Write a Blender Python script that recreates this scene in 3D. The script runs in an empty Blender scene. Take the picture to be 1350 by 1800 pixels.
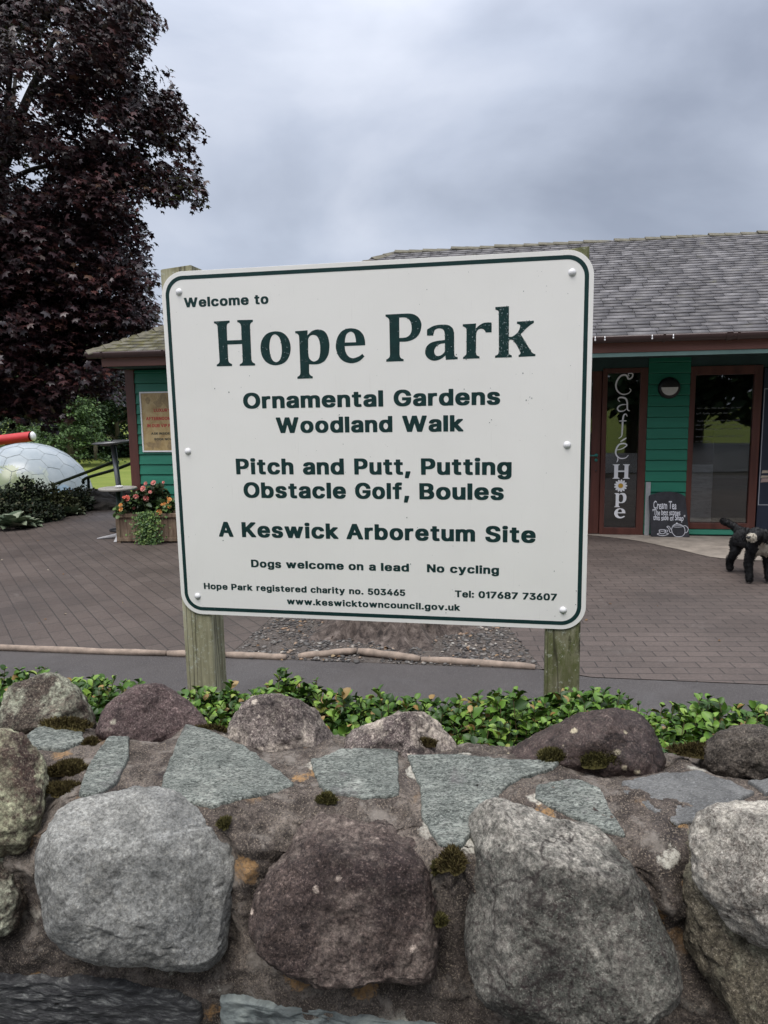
import bpy, bmesh, math, random
import numpy as np
from mathutils import Vector, Matrix
from mathutils.geometry import tessellate_polygon

random.seed(7); rng = np.random.default_rng(7)
S = bpy.context.scene
COL = S.collection
PI = math.pi

# ------------------------------------------------------------ camera
EYE = np.array([0., 0., 1.63]); FPX = 1300.
_dn = np.array([144., 9200., 1300.]); _dn /= np.linalg.norm(_dn)
_f = np.array([0, 0, 1.]) - _dn * _dn[2]; _f /= np.linalg.norm(_f)
ROT = np.array([np.cross(_dn, _f), _f, -_dn])          # camera axes -> world
cd = bpy.data.cameras.new('camera'); cam = bpy.data.objects.new('camera', cd); COL.objects.link(cam)
cd.sensor_fit = 'HORIZONTAL'; cd.sensor_width = 36; cd.lens = FPX / 1350 * 36
cd.clip_start = .05; cd.clip_end = 3000
_r, _u, _b = ROT @ [1, 0, 0], ROT @ [0, -1, 0], ROT @ [0, 0, -1]
cam.matrix_world = Matrix(((_r[0], _u[0], _b[0], EYE[0]), (_r[1], _u[1], _b[1], EYE[1]), (_r[2], _u[2], _b[2], EYE[2]), (0, 0, 0, 1)))
S.camera = cam

# ------------------------------------------------------------ sky, sun, exposure
SUN_EL, SUN_AZ = math.radians(66), math.radians(205)    # high, behind the viewer and a little left, veiled by cloud
W = bpy.data.worlds.new('World'); S.world = W; W.use_nodes = True
wn, wl = W.node_tree.nodes, W.node_tree.links
wn.clear()
out = wn.new('ShaderNodeOutputWorld'); mix = wn.new('ShaderNodeMixShader')
sky = wn.new('ShaderNodeTexSky'); sky.sky_type = 'NISHITA'; sky.sun_disc = False
sky.sun_elevation = SUN_EL; sky.sun_rotation = SUN_AZ
bg1 = wn.new('ShaderNodeBackground'); bg1.inputs[1].default_value = .08
bg2 = wn.new('ShaderNodeBackground'); bg2.inputs[1].default_value = 1.0
tc = wn.new('ShaderNodeTexCoord'); sp = wn.new('ShaderNodeSeparateXYZ')
mp = wn.new('ShaderNodeMapping'); mp.inputs['Scale'].default_value = (1.0, 1.0, 2.0); mp.inputs['Location'].default_value = (.35, .2, .12)
nz = wn.new('ShaderNodeTexNoise'); nz.inputs['Scale'].default_value = 1.9; nz.inputs['Detail'].default_value = 6; nz.inputs['Roughness'].default_value = .48; nz.inputs['Distortion'].default_value = .3
cr = wn.new('ShaderNodeValToRGB')
e = cr.color_ramp.elements
e[0].position = .33; e[0].color = (.215, .24, .30, 1); e[1].position = .69; e[1].color = (.51, .535, .60, 1)
m_ = cr.color_ramp.elements.new(.5); m_.color = (.345, .378, .452, 1)
zr = wn.new('ShaderNodeValToRGB')       # an overcast sky is about three times brighter overhead than low down
e = zr.color_ramp.elements
e[0].position = .0; e[0].color = (1.15, 1.15, 1.15, 1); e[1].position = 1.0; e[1].color = (3.6, 3.42, 3.05, 1)
for p_, v_ in ((.12, .98), (.26, .93), (.42, 1.12), (.60, 2.3)):
    q_ = zr.color_ramp.elements.new(p_); q_.color = (v_, v_ * (.95 if v_ > 2 else 1), v_ * (.90 if v_ > 2 else 1), 1)
mu = wn.new('ShaderNodeMix'); mu.data_type = 'RGBA'; mu.blend_type = 'MULTIPLY'; mu.inputs[0].default_value = 1
wl.new(tc.outputs['Generated'], mp.inputs[0]); wl.new(mp.outputs[0], nz.inputs[0]); wl.new(nz.outputs[0], cr.inputs[0])
wl.new(tc.outputs['Generated'], sp.inputs[0]); wl.new(sp.outputs[2], zr.inputs[0])
wl.new(cr.outputs[0], mu.inputs[6]); wl.new(zr.outputs[0], mu.inputs[7]); wl.new(mu.outputs[2], bg2.inputs[0])
wl.new(sky.outputs[0], bg1.inputs[0]); mix.inputs[0].default_value = .9
wl.new(bg1.outputs[0], mix.inputs[1]); wl.new(bg2.outputs[0], mix.inputs[2]); wl.new(mix.outputs[0], out.inputs[0])
ld = bpy.data.lights.new('sun', 'SUN'); ld.energy = 1.5; ld.angle = math.radians(35); ld.color = (1, .95, .90)
sun = bpy.data.objects.new('sun', ld); COL.objects.link(sun)
_sd = Vector((math.sin(SUN_AZ) * math.cos(SUN_EL), math.cos(SUN_AZ) * math.cos(SUN_EL), math.sin(SUN_EL)))
sun.rotation_euler = _sd.to_track_quat('Z', 'Y').to_euler()
S.view_settings.view_transform = 'Standard'; S.view_settings.look = 'None'; S.view_settings.gamma = 1
S.view_settings.exposure = 0.76

# ------------------------------------------------------------ measuring helpers
def ray(px, py): return ROT @ np.array([(px - 675) / FPX, (py - 900) / FPX, 1.])
def onz(px, py, z):
    d = ray(px, py); return EYE + d * ((z - EYE[2]) / d[2])
def onplane(px, py, p, n):
    d = ray(px, py); n = np.array(n, float); return EYE + d * (np.dot(np.array(p) - EYE, n) / np.dot(d, n))
def at(px, py, Y):
    d = ray(px, py); return EYE + d * (Y / d[1])

# ------------------------------------------------------------ building helpers
def link(name, me, mat=None, parent=None):
    o = bpy.data.objects.new(name, me); COL.objects.link(o)
    for m in (mat if isinstance(mat, (list, tuple)) else [mat]):
        if m is not None: me.materials.append(m)
    if parent is not None: o.parent = parent
    return o
def tag(o, label=None, cat=None, group=None, kind=None):
    if label: o['label'] = label
    if cat: o['category'] = cat
    if group: o['group'] = group
    if kind: o['kind'] = kind
    return o
def empty(name, loc=(0, 0, 0), rz=0, label=None, cat=None, group=None, M=None):
    o = bpy.data.objects.new(name, None); COL.objects.link(o); o.empty_display_size = .1
    if M is not None: o.matrix_world = M
    else: o.location = loc; o.rotation_euler = (0, 0, rz)
    return tag(o, label, cat, group)
def shade(o, smooth=True):
    o.data.polygons.foreach_set('use_smooth', [smooth] * len(o.data.polygons)); return o
def npmesh(name, V, F, mat=None, parent=None, smooth=False, mi=None):
    V = np.asarray(V, np.float32); F = np.asarray(F, np.int32)
    me = bpy.data.meshes.new(name); k = F.shape[1]
    me.vertices.add(len(V)); me.vertices.foreach_set('co', V.ravel())
    me.loops.add(F.size); me.loops.foreach_set('vertex_index', F.ravel())
    me.polygons.add(len(F)); me.polygons.foreach_set('loop_start', np.arange(0, F.size, k, dtype=np.int32))
    if smooth: me.polygons.foreach_set('use_smooth', np.ones(len(F), bool))
    me.update(calc_edges=True)
    if mi is not None: me.polygons.foreach_set('material_index', np.asarray(mi, np.int32))
    return link(name, me, mat, parent)
class MB:
    def __init__(s): s.v = []; s.f = []; s.m = []
    def add(s, V, F, mi=0):
        b = len(s.v); s.v += [tuple(map(float, p)) for p in V]
        for f in F: s.f.append(tuple(b + i for i in f)); s.m.append(mi)
    def box(s, x0, x1, y0, y1, z0, z1, mi=0):
        V = [(x, y, z) for z in (z0, z1) for y in (y0, y1) for x in (x0, x1)]
        s.add(V, [(0, 2, 3, 1), (4, 5, 7, 6), (0, 1, 5, 4), (2, 6, 7, 3), (0, 4, 6, 2), (1, 3, 7, 5)], mi)
    def obox(s, c, ax, ay, az, mi=0):            # oriented box from half-axes
        c, ax, ay, az = (np.array(q, float) for q in (c, ax, ay, az))
        V = [c + i * ax + j * ay + k * az for k in (-1, 1) for j in (-1, 1) for i in (-1, 1)]
        s.add(V, [(0, 2, 3, 1), (4, 5, 7, 6), (0, 1, 5, 4), (2, 6, 7, 3), (0, 4, 6, 2), (1, 3, 7, 5)], mi)
    def tube(s, P, r, n=8, cap=True, mi=0):
        P = [np.array(p, float) for p in P]; R = r if isinstance(r, (list, tuple, np.ndarray)) else [r] * len(P)
        V = []; up = np.array([.13, .21, 1.])
        for i, p in enumerate(P):
            d = P[min(i + 1, len(P) - 1)] - P[max(i - 1, 0)]; d = d / (np.linalg.norm(d) + 1e-9)
            a = np.cross(d, up if abs(d @ up) < 1.0 else [1, 0, 0]); a /= np.linalg.norm(a) + 1e-9; b = np.cross(d, a)
            V += [p + R[i] * (math.cos(2 * PI * k / n) * a + math.sin(2 * PI * k / n) * b) for k in range(n)]
        F = [(i * n + k, i * n + (k + 1) % n, (i + 1) * n + (k + 1) % n, (i + 1) * n + k) for i in range(len(P) - 1) for k in range(n)]
        if cap: F += [tuple(range(n))[::-1], tuple((len(P) - 1) * n + k for k in range(n))]
        s.add(V, F, mi)
    def lathe(s, prof, c=(0, 0, 0), n=24, mi=0):  # profile of (r, z)
        V = [(c[0] + r * math.cos(2 * PI * k / n), c[1] + r * math.sin(2 * PI * k / n), c[2] + z) for r, z in prof for k in range(n)]
        s.add(V, [(i * n + k, i * n + (k + 1) % n, (i + 1) * n + (k + 1) % n, (i + 1) * n + k) for i in range(len(prof) - 1) for k in range(n)], mi)
    def prism(s, loops, fr, d0, d1, mi=0):        # flat outline(s) -> solid; fr(u, v, d) places a point
        loops = [[tuple(p) for p in l] for l in loops]
        T = tessellate_polygon([[Vector((p[0], p[1], 0)) for p in l] for l in loops]); flat = [p for l in loops for p in l]; n = len(flat)
        V = [fr(p[0], p[1], d1) for p in flat]; F = [tuple(t) for t in T]
        if d0 is not None:
            V += [fr(p[0], p[1], d0) for p in flat]; F += [tuple(n + i for i in t[::-1]) for t in T]; b = 0
            for l in loops:
                k = len(l); F += [(b + i, b + (i + 1) % k, n + b + (i + 1) % k, n + b + i) for i in range(k)]; b += k
        s.add(V, F, mi)
    def ribbon(s, P, w, fr, d, closed=False, mi=0):
        P = [np.array(p, float) for p in P]; n = len(P); V = []
        for i in range(n):
            a = P[(i - 1) % n] if (closed or i > 0) else P[i]; b = P[(i + 1) % n] if (closed or i < n - 1) else P[i]
            t = b - a; t = t / (np.hypot(*t) + 1e-9); nn = np.array([-t[1], t[0]]); ww = (w[i] if isinstance(w, (list, tuple)) else w) / 2
            V += [fr(*(P[i] + nn * ww), d), fr(*(P[i] - nn * ww), d)]
        F = [(2 * i, 2 * i + 1, (2 * i + 3) % (2 * n), (2 * i + 2) % (2 * n)) for i in range(n if closed else n - 1)]
        s.add(V, F, mi)
    def build(s, name, mat, parent=None, smooth=False, bevel=0):
        me = bpy.data.meshes.new(name); me.from_pydata(s.v, [], s.f); me.update()
        o = link(name, me, mat, parent); me.polygons.foreach_set('material_index', s.m)
        bm = bmesh.new(); bm.from_mesh(me); bmesh.ops.recalc_face_normals(bm, faces=bm.faces); bm.to_mesh(me); bm.free()
        if smooth: shade(o)
        if bevel:
            b = o.modifiers.new('bevel', 'BEVEL'); b.width = bevel; b.segments = 2; b.limit_method = 'ANGLE'; b.angle_limit = .7
        return o
def spline(P, n=6, closed=False):
    P = [np.array(p, float) for p in P]; m = len(P); out = []
    for i in range(m if closed else m - 1):
        g = (lambda j: P[j % m]) if closed else (lambda j: P[min(max(j, 0), m - 1)])
        a, b, c, d = g(i - 1), g(i), g(i + 1), g(i + 2)
        for k in range(n):
            t = k / n; out.append(.5 * (2 * b + (c - a) * t + (2 * a - 5 * b + 4 * c - d) * t * t + (3 * b - a - 3 * c + d) * t ** 3))
    if not closed: out.append(P[-1])
    return out

# numpy gradient noise
_perm = np.random.default_rng(3).permutation(256); _perm = np.concatenate([_perm, _perm, _perm])
_grad = np.random.default_rng(4).normal(size=(256, 3)); _grad /= np.linalg.norm(_grad, axis=1)[:, None]
def perlin(P):
    P = np.asarray(P, float); I = np.floor(P).astype(int); f = P - I; I &= 255; w = f * f * f * (f * (f * 6 - 15) + 10); r = 0
    for dx in (0, 1):
        for dy in (0, 1):
            for dz in (0, 1):
                h = _perm[_perm[_perm[(I[:, 0] + dx) & 255] + ((I[:, 1] + dy) & 255)] + ((I[:, 2] + dz) & 255)]
                g = (_grad[h] * (f - [dx, dy, dz])).sum(1)
                r = r + g * (w[:, 0] if dx else 1 - w[:, 0]) * (w[:, 1] if dy else 1 - w[:, 1]) * (w[:, 2] if dz else 1 - w[:, 2])
    return r * 1.6
def fbm(P, sc, oct=4, gain=.5):
    P = np.asarray(P, float) * sc; r = 0; a = 1
    for _ in range(oct): r = r + a * perlin(P); P = P * 2.03 + 11.7; a *= gain
    return r
def ridge(P, sc, oct=4):
    P = np.asarray(P, float) * sc; r = 0; a = 1
    for _ in range(oct): r = r + a * (1 - np.abs(perlin(P)) * 2); P = P * 2.1 + 5.3; a *= .5
    return r

# ------------------------------------------------------------ materials
class NT:
    def __init__(s, name):
        s.m = bpy.data.materials.new(name); s.m.use_nodes = True; s.t = s.m.node_tree; s.n = s.t.nodes; s.l = s.t.links
        s.b = s.n['Principled BSDF']; s.tc = s.n.new('ShaderNodeTexCoord')
    def co(s, scale=(1, 1, 1), rot=(0, 0, 0), src='Object'):
        m = s.n.new('ShaderNodeMapping'); m.inputs['Scale'].default_value = scale; m.inputs['Rotation'].default_value = rot
        s.l.new(s.tc.outputs[src], m.inputs[0]); return m.outputs[0]
    def noise(s, scale, detail=4, rough=.55, dist=0, co=None):
        n = s.n.new('ShaderNodeTexNoise'); n.inputs['Scale'].default_value = scale; n.inputs['Detail'].default_value = detail
        n.inputs['Roughness'].default_value = rough; n.inputs['Distortion'].default_value = dist
        s.l.new(co if co is not None else s.tc.outputs['Object'], n.inputs[0]); return n.outputs[0]
    def voro(s, scale, co=None, feat='F1', out='Distance', rand=1.):
        n = s.n.new('ShaderNodeTexVoronoi'); n.feature = feat; n.inputs['Scale'].default_value = scale; n.inputs['Randomness'].default_value = rand
        s.l.new(co if co is not None else s.tc.outputs['Object'], n.inputs[0]); return n.outputs[out]
    def ramp(s, f, stops):
        n = s.n.new('ShaderNodeValToRGB'); s.l.new(f, n.inputs[0]); el = n.color_ramp.elements
        for i, (p, c) in enumerate(stops):
            x = el[i] if i < 2 else el.new(p)
            x.position = p; c = c if isinstance(c, (tuple, list)) else (c, c, c); x.color = (*c[:3], 1)
        return n.outputs[0]
    def mix(s, f, a, b, mode='MIX'):
        n = s.n.new('ShaderNodeMix'); n.data_type = 'RGBA'; n.blend_type = mode
        for v, i in ((f, 0), (a, 6), (b, 7)):
            if isinstance(v, (int, float)): n.inputs[i].default_value = v if i == 0 else (v, v, v, 1)
            elif isinstance(v, (tuple, list)): n.inputs[i].default_value = (*v[:3], 1)
            else: s.l.new(v, n.inputs[i])
        return n.outputs[2]
    def math(s, op, a, b=0, c=None):
        n = s.n.new('ShaderNodeMath'); n.operation = op
        for i, v in enumerate((a, b) if c is None else (a, b, c)):
            if isinstance(v, (int, float)): n.inputs[i].default_value = v
            else: s.l.new(v, n.inputs[i])
        return n.outputs[0]
    def island(s): return s.n.new('ShaderNodeNewGeometry').outputs['Random Per Island']
    def bump(s, h, strength=.5, dist=.01, prev=None):
        n = s.n.new('ShaderNodeBump'); n.inputs['Strength'].default_value = strength; n.inputs['Distance'].default_value = dist
        s.l.new(h, n.inputs['Height'])
        if prev is not None: s.l.new(prev, n.inputs['Normal'])
        return n.outputs[0]
    def done(s, col=None, rough=.8, nor=None, **kw):
        if col is not None:
            if isinstance(col, (tuple, list)): s.b.inputs['Base Color'].default_value = (*col[:3], 1)
            else: s.l.new(col, s.b.inputs['Base Color'])
        if isinstance(rough, (int, float)): s.b.inputs['Roughness'].default_value = rough
        else: s.l.new(rough, s.b.inputs['Roughness'])
        if nor is not None: s.l.new(nor, s.b.inputs['Normal'])
        for k, v in kw.items(): s.b.inputs[k.replace('_', ' ')].default_value = v
        return s.m
def tint(c, k): return tuple(min(1, x * k) for x in c)
def simple(name, c, rough=.7, var=.2, scale=12, bump=.15, bdist=.003, stretch=(1, 1, 1), **kw):
    t = NT(name); co = t.co(stretch); n = t.noise(scale, 5, .6, co=co)
    return t.done(t.ramp(n, [(.3, tint(c, 1 - var)), (.7, tint(c, 1 + var))]), rough, t.bump(t.noise(scale * 6, 5, .65, co=co), bump, bdist) if bump else None, **kw)
def leafmat(name, stops, rough=.45, spec=.4, trans=.0):
    t = NT(name); c = t.ramp(t.island(), stops)
    c = t.mix(.35, c, t.ramp(t.noise(30, 2), [(.35, .35), (.65, 1.)]), 'MULTIPLY')
    return t.done(c, rough, None, Specular_IOR_Level=spec)
def rock(name, c1, c2, dark, light, lichen, lich=.6, speck=.5, sc=1.0, pale=.5, thr=.55, stretch=(1, 1, 1), rough=.85, bumps=1., crown=None, lit=.5):
    wm = lambda q: (q[0] * 1.07, q[1], q[2] * .90)
    c1, c2, dark, light, lichen = (wm(q) for q in (c1, c2, dark, light, lichen))
    """mottled stone: two broad tones, salt-and-pepper grain, lichen crust in irregular patches, round pale lichen spots"""
    t = NT(name); co = t.co(stretch)
    n1 = t.noise(7 * sc, 7, .62, .3, co=co); c = t.ramp(n1, [(.36, c1), (.62, c2)])
    c = t.mix(t.math('MULTIPLY', t.ramp(t.noise(75, 6, .78, .2, co=co), [(.50, 0.), (.60, 1.)]), speck * .7), c, tint(dark, 1.4))
    c = t.mix(t.math('MULTIPLY', t.ramp(t.noise(88, 6, .8, co=t.co((1, 1, 1), (.7, .2, .5))), [(.55, 0.), (.64, 1.)]), speck * lit), c, light)
    c = t.mix(t.math('MULTIPLY', t.ramp(t.noise(230, 3, .7, co=co), [(.50, 0.), (.62, 1.)]), speck), c, dark)
    c = t.mix(t.math('MULTIPLY', t.ramp(t.noise(310, 2, .6, co=t.co((1, 1, 1), (.4, .7, .2))), [(.56, 0.), (.66, 1.)]), speck * lit * 1.3), c, light)
    big = t.ramp(t.noise(5.5 * sc, 6, .7, .4, co=t.co((1, 1, 1), (.9, .3, .6))), [(thr - .02, 0.), (thr + .06, 1.)])
    gr = t.ramp(t.noise(95, 5, .75), [(.36, .0), (.60, 1.)])
    lf = t.math('MULTIPLY', big, gr)
    if crown:                                                # lichen has settled on the weathered top of the stone
        s_ = t.n.new('ShaderNodeSeparateXYZ'); t.l.new(t.tc.outputs['Object'], s_.inputs[0])
        zz = t.math('ADD', s_.outputs[2], t.math('MULTIPLY', t.math('SUBTRACT', t.noise(16, 6, .7), .5), .16))
        lf = t.math('MAXIMUM', t.math('MULTIPLY', lf, .35), t.math('MULTIPLY', t.ramp(t.math('MULTIPLY', t.math('SUBTRACT', zz, crown[0]), 1 / (crown[1] - crown[0])), [(0., 0.), (1., 1.)]), gr))
    c = t.mix(t.math('MULTIPLY', lf, lich), c, lichen)
    v = t.voro(26 * sc, co=t.co((1, 1, 1), (.2, .5, 1.1)), rand=1.)
    vd = t.math('ADD', v, t.math('MULTIPLY', t.math('SUBTRACT', t.noise(40, 6, .7), .5), .75))
    spot = t.math('MULTIPLY', t.ramp(vd, [(.08, 1.), (.17, 0.)]), t.ramp(t.noise(9 * sc, 2, co=t.co((1, 1, 1), (1.3, .1, .4))), [(.42, 0.), (.48, 1.)]))
    c = t.mix(t.math('MULTIPLY', spot, pale), c, tint(lichen, 1.25))
    st = t.ramp(t.noise(14 * sc, 5, .7, .5, co=t.co((1, 1, .6), (.1, .9, .5))), [(.60, 0.), (.70, 1.)])
    c = t.mix(t.math('MULTIPLY', st, .45), c, dark)
    c = t.mix(1., c, t.ramp(t.noise(170, 6, .85, co=t.co((1, 1, 1), (.3, .8, .1))), [(.36, .42), (.50, 1.), (.66, 1.7)]), 'MULTIPLY')
    c = t.mix(1., c, t.ramp(t.noise(24 * sc, 6, .75, .3, co=t.co((1, 1, 1), (.9, .8, .4))), [(.36, .62), (.52, 1.), (.68, 1.45)]), 'MULTIPLY')
    ck = t.math('ABSOLUTE', t.math('SUBTRACT', t.noise(4.5 * sc, 5, .5, .25, co=t.co((1, 1, 1.6), (.7, 1.1, .2))), .5))
    ck = t.math('MULTIPLY', t.ramp(ck, [(.0, 1.), (.010, 0.)]), t.ramp(t.noise(4 * sc, 2, co=t.co((1, 1, 1), (.1, .4, 1.7))), [(.55, 0.), (.60, 1.)]))
    c = t.mix(t.math('MULTIPLY', ck, .8), c, tint(dark, .6))
    b = t.bump(ck, -.8, .004); b = t.bump(t.noise(55, 8, .68, .2, co=co), .75 * bumps, .007, b); b = t.bump(t.noise(380, 4, .7), .6 * bumps, .0014, b)
    return t.done(c, rough, b, Specular_IOR_Level=.3)

# ============================================================ FOREGROUND STONE WALL
WY = math.radians(-7.8)                                     # the wall runs a little towards the viewer on the right
WE1 = np.array([math.cos(WY), math.sin(WY), 0]); WE2 = np.array([-math.sin(WY), math.cos(WY), 0])
def wall_pt(s, t, z): return WE1 * s + WE2 * t + np.array([0, 0, z])
wall = empty('stone_wall', (0, 0, 0), 0, 'low dry-looking mortared stone wall of big rounded boulders in the foreground', 'wall')

def gxz(t):                                                   # cross-section: (t, z) along the profile
    return None
prof = np.array([(1.50, .30), (1.47, .62), (1.44, .88), (1.415, .955), (1.36, .982), (1.27, .985), (1.17, .978), (1.09, .968), (1.050, .938), (1.030, .88), (1.022, .81), (1.015, .72), (1.005, .55), (.995, .30), (.99, 0.)])
_d = np.concatenate([[0], np.cumsum(np.hypot(*np.diff(prof, axis=0).T))])
NU, NV = 760, 300
vv = np.interp(np.linspace(0, 1, NV), [0, .13, .80, 1], [_d[0], _d[2], _d[11], _d[-1]])
pt = np.interp(vv, _d, prof[:, 0]); pz = np.interp(vv, _d, prof[:, 1])
su = np.linspace(-1.9, 1.9, NU)
SS, TT = np.meshgrid(su, pt, indexing='ij'); _, ZZ = np.meshgrid(su, pz, indexing='ij')
tg = np.stack([np.gradient(pt), np.gradient(pz)], 1); tg /= np.linalg.norm(tg, axis=1)[:, None]
nrm = np.stack([tg[:, 1], -tg[:, 0]], 1); nrm = nrm * np.sign((nrm @ [0, 1]) + (nrm @ [-1, 0]))[:, None]
P = np.stack([SS.ravel(), TT.ravel(), ZZ.ravel()], 1)
h = fbm(P, 5, 3) * .011 + fbm(P + 7, 24, 4, .6) * .0062 + fbm(P + 3, 120, 3, .6) * .0018
N3 = np.repeat(np.stack([np.zeros(NV), nrm[:, 0], nrm[:, 1]], 1)[None], NU, 0).reshape(-1, 3)
P = P + N3 * h[:, None]
PW = P[:, :1] * WE1 + P[:, 1:2] * WE2 + P[:, 2:] * np.array([0, 0, 1.])
idx = np.arange(NU * NV).reshape(NU, NV)
F = np.stack([idx[:-1, :-1], idx[1:, :-1], idx[1:, 1:], idx[:-1, 1:]], -1).reshape(-1, 4)
t = NT('old_mortar')
c = t.ramp(t.noise(9, 8, .68, .4), [(.34, (.036, .029, .025)), (.50, (.094, .077, .066)), (.66, (.185, .158, .135))])
c = t.mix(t.ramp(t.noise(6, 5, .6, .5, co=t.co((1, 1, 1), (.4, .1, .9))), [(.55, 0.), (.66, .7)]), c, (.056, .048, .045))
c = t.mix(t.ramp(t.noise(260, 3, .7), [(.49, 0.), (.62, .7)]), c, (.028, .023, .022))
c = t.mix(1., c, t.ramp(t.noise(38, 7, .78, .3), [(.36, .5), (.52, 1.), (.67, 1.6)]), 'MULTIPLY')
c = t.mix(t.ramp(t.noise(330, 2, .7, co=t.co((1, 1, 1), (.5, .2, .1))), [(.55, 0.), (.64, .75)]), c, (.26, .215, .17))
blk = t.ramp(t.noise(11, 7, .75, .3, co=t.co((1, 1, 1), (1, .2, .3))), [(.57, 0.), (.65, .7)])
c = t.mix(t.ramp(t.noise(17, 6, .72, .3, co=t.co((1, 1, 1), (.3, 1.2, .6))), [(.53, 0.), (.64, .75)]), c, (.23, .205, .18))
c = t.mix(blk, c, (.022, .018, .019))
def blob(seed, sc, th, w=.05):
    co = t.co((1, 1, 1), (seed, seed * .7, seed * 1.3))
    v = t.math('ADD', t.voro(sc, co=co), t.math('MULTIPLY', t.math('SUBTRACT', t.noise(48, 5, .7), .5), .5))
    return t.math('MULTIPLY', t.ramp(v, [(th, 1.), (th + w, 0.)]), t.ramp(t.noise(160, 3, .7), [(.36, .25), (.55, 1.)]))
c = t.mix(t.math('MULTIPLY', t.math('MULTIPLY', blob(.4, 11, .22), t.ramp(t.noise(3.3, 2, co=t.co((1, 1, 1), (.2, .9, .9))), [(.44, 0.), (.52, 1.)])), .85), c, (.36, .215, .095))
c = t.mix(t.math('MULTIPLY', t.math('MULTIPLY', blob(1.9, 13, .25), t.ramp(t.noise(4.3, 2, co=t.co((1, 1, 1), (.8, .3, .5))), [(.47, 0.), (.55, 1.)])), .8), c, (.52, .50, .43))
b = t.bump(t.noise(70, 8, .72), .8, .008); b = t.bump(t.noise(420, 4, .75), .6, .0016, b)
M_MORTAR = t.done(c, .9, b, Specular_IOR_Level=.25)
MORTAR_F = F; BOULDER_PTS = []; RIMS = []

def ray_poly(poly, th):
    d = np.array([math.cos(th), math.sin(th)]); best = 0
    for i in range(len(poly)):
        a, b = poly[i], poly[(i + 1) % len(poly)]; e = b - a; den = d[0] * e[1] - d[1] * e[0]
        if abs(den) < 1e-12: continue
        tt = (a[0] * e[1] - a[1] * e[0]) / den; s_ = (a[0] * d[1] - a[1] * d[0]) / den
        if -1e-6 <= s_ <= 1 + 1e-6 and tt > best: best = tt
    return best
_ICO = {}
def ICO(n):
    if n not in _ICO:
        b = bmesh.new(); bmesh.ops.create_icosphere(b, subdivisions=n, radius=1); _ICO[n] = (np.array([v.co[:] for v in b.verts]), np.array([[v.index for v in f.verts] for f in b.faces])); b.free()
    return _ICO[n]
def boulder(poly, tc, mat, thick=.5, facets=(), seed=0, amp=1.0, k1=.72, k2=.8, label=None, nth=210, nph=130, name='boulder', parent=wall, along=None, lump=1., ridg=0.):
    px = np.array(poly, float); c = px.mean(0); px = c + (px - c) * 1.025
    d = ray(*c); tw = d @ WE2; C0 = EYE + d * (tc / tw if along is None else along / d[1])
    dn = d / np.linalg.norm(d); rr = np.cross(dn, [0, 0, 1]); rr /= np.linalg.norm(rr); uu = np.cross(rr, dn)
    pl = np.array([[(onplane(x, y, C0, dn) - C0) @ rr, (onplane(x, y, C0, dn) - C0) @ uu] for x, y in px])
    th = np.linspace(0, 2 * PI, 240, endpoint=False); R = np.array([ray_poly(pl, a) for a in th])
    ker = np.array([1, 3, 5, 6, 5, 3, 1.]); ker /= ker.sum(); R = sum(k * np.roll(R, i - 3) for i, k in enumerate(ker)); R = sum(k * np.roll(R, i - 3) for i, k in enumerate(ker))
    U, F = ICO(7 if nth > 240 else 6 if nth > 150 else 5)
    az = np.arctan2(U[:, 1], U[:, 0]) % (2 * PI); Ra = np.interp(az, np.append(th, 2 * PI), np.append(R, R[0])); sn = np.hypot(U[:, 0], U[:, 1]); cs = U[:, 2]
    Rm = R.mean(); T = thick * Rm * 2; s1 = sn ** k1
    Q = np.stack([Ra * np.cos(az) * s1, Ra * np.sin(az) * s1, np.sign(cs) * np.abs(cs) ** k2 * T / 2], -1)
    Q0 = Q / Rm
    # broad lumps first
    w = 1 - np.clip(sn ** 6, 0, 1) * .75      # keep the outline, shape the face
    dirn = Q / (np.linalg.norm(Q, axis=1)[:, None] + 1e-9)
    Q = Q + dirn * (fbm(Q0 + seed * 3.7, 1.1, 3) * Rm * .16 * lump * w)[:, None]
    for (nx, ny, nz_, dist, s_) in facets:                                   # broken flat faces
        n_ = np.array([nx, ny, nz_], float); n_ /= np.linalg.norm(n_)
        dd = Q @ n_ - dist * Rm + fbm(Q0 + seed, 2.2, 3) * Rm * .035; Q = Q - n_ * (np.clip(dd, 0, None) * s_)[:, None]
    nrm_ = dirn
    W3 = C0 + Q[:, :1] * rr + Q[:, 1:2] * uu - Q[:, 2:] * dn
    dw = nrm_[:, :1] * rr + nrm_[:, 1:2] * uu - nrm_[:, 2:] * dn
    hh = fbm(W3 + seed, 14, 4, .55) * .0065 * amp + fbm(W3 + seed * 2, 60, 4, .6) * .0022 * amp + fbm(W3, 240, 2) * .0005
    if ridg: hh = hh - np.clip(ridge(W3 * [1, 1, 2.2] + seed, 9, 3) - 1.25, 0, 1) * ridg
    W3 = W3 + dw * hh[:, None]; BOULDER_PTS.append(W3[::(9 if nth > 240 else 3)])
    o = npmesh(name, W3, F, mat, parent, True)
    if label: o['label'] = label
    return o
def zp(s, ox, oy, L): return [(x / s + ox, y / s + oy) for x, y in L]

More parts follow.
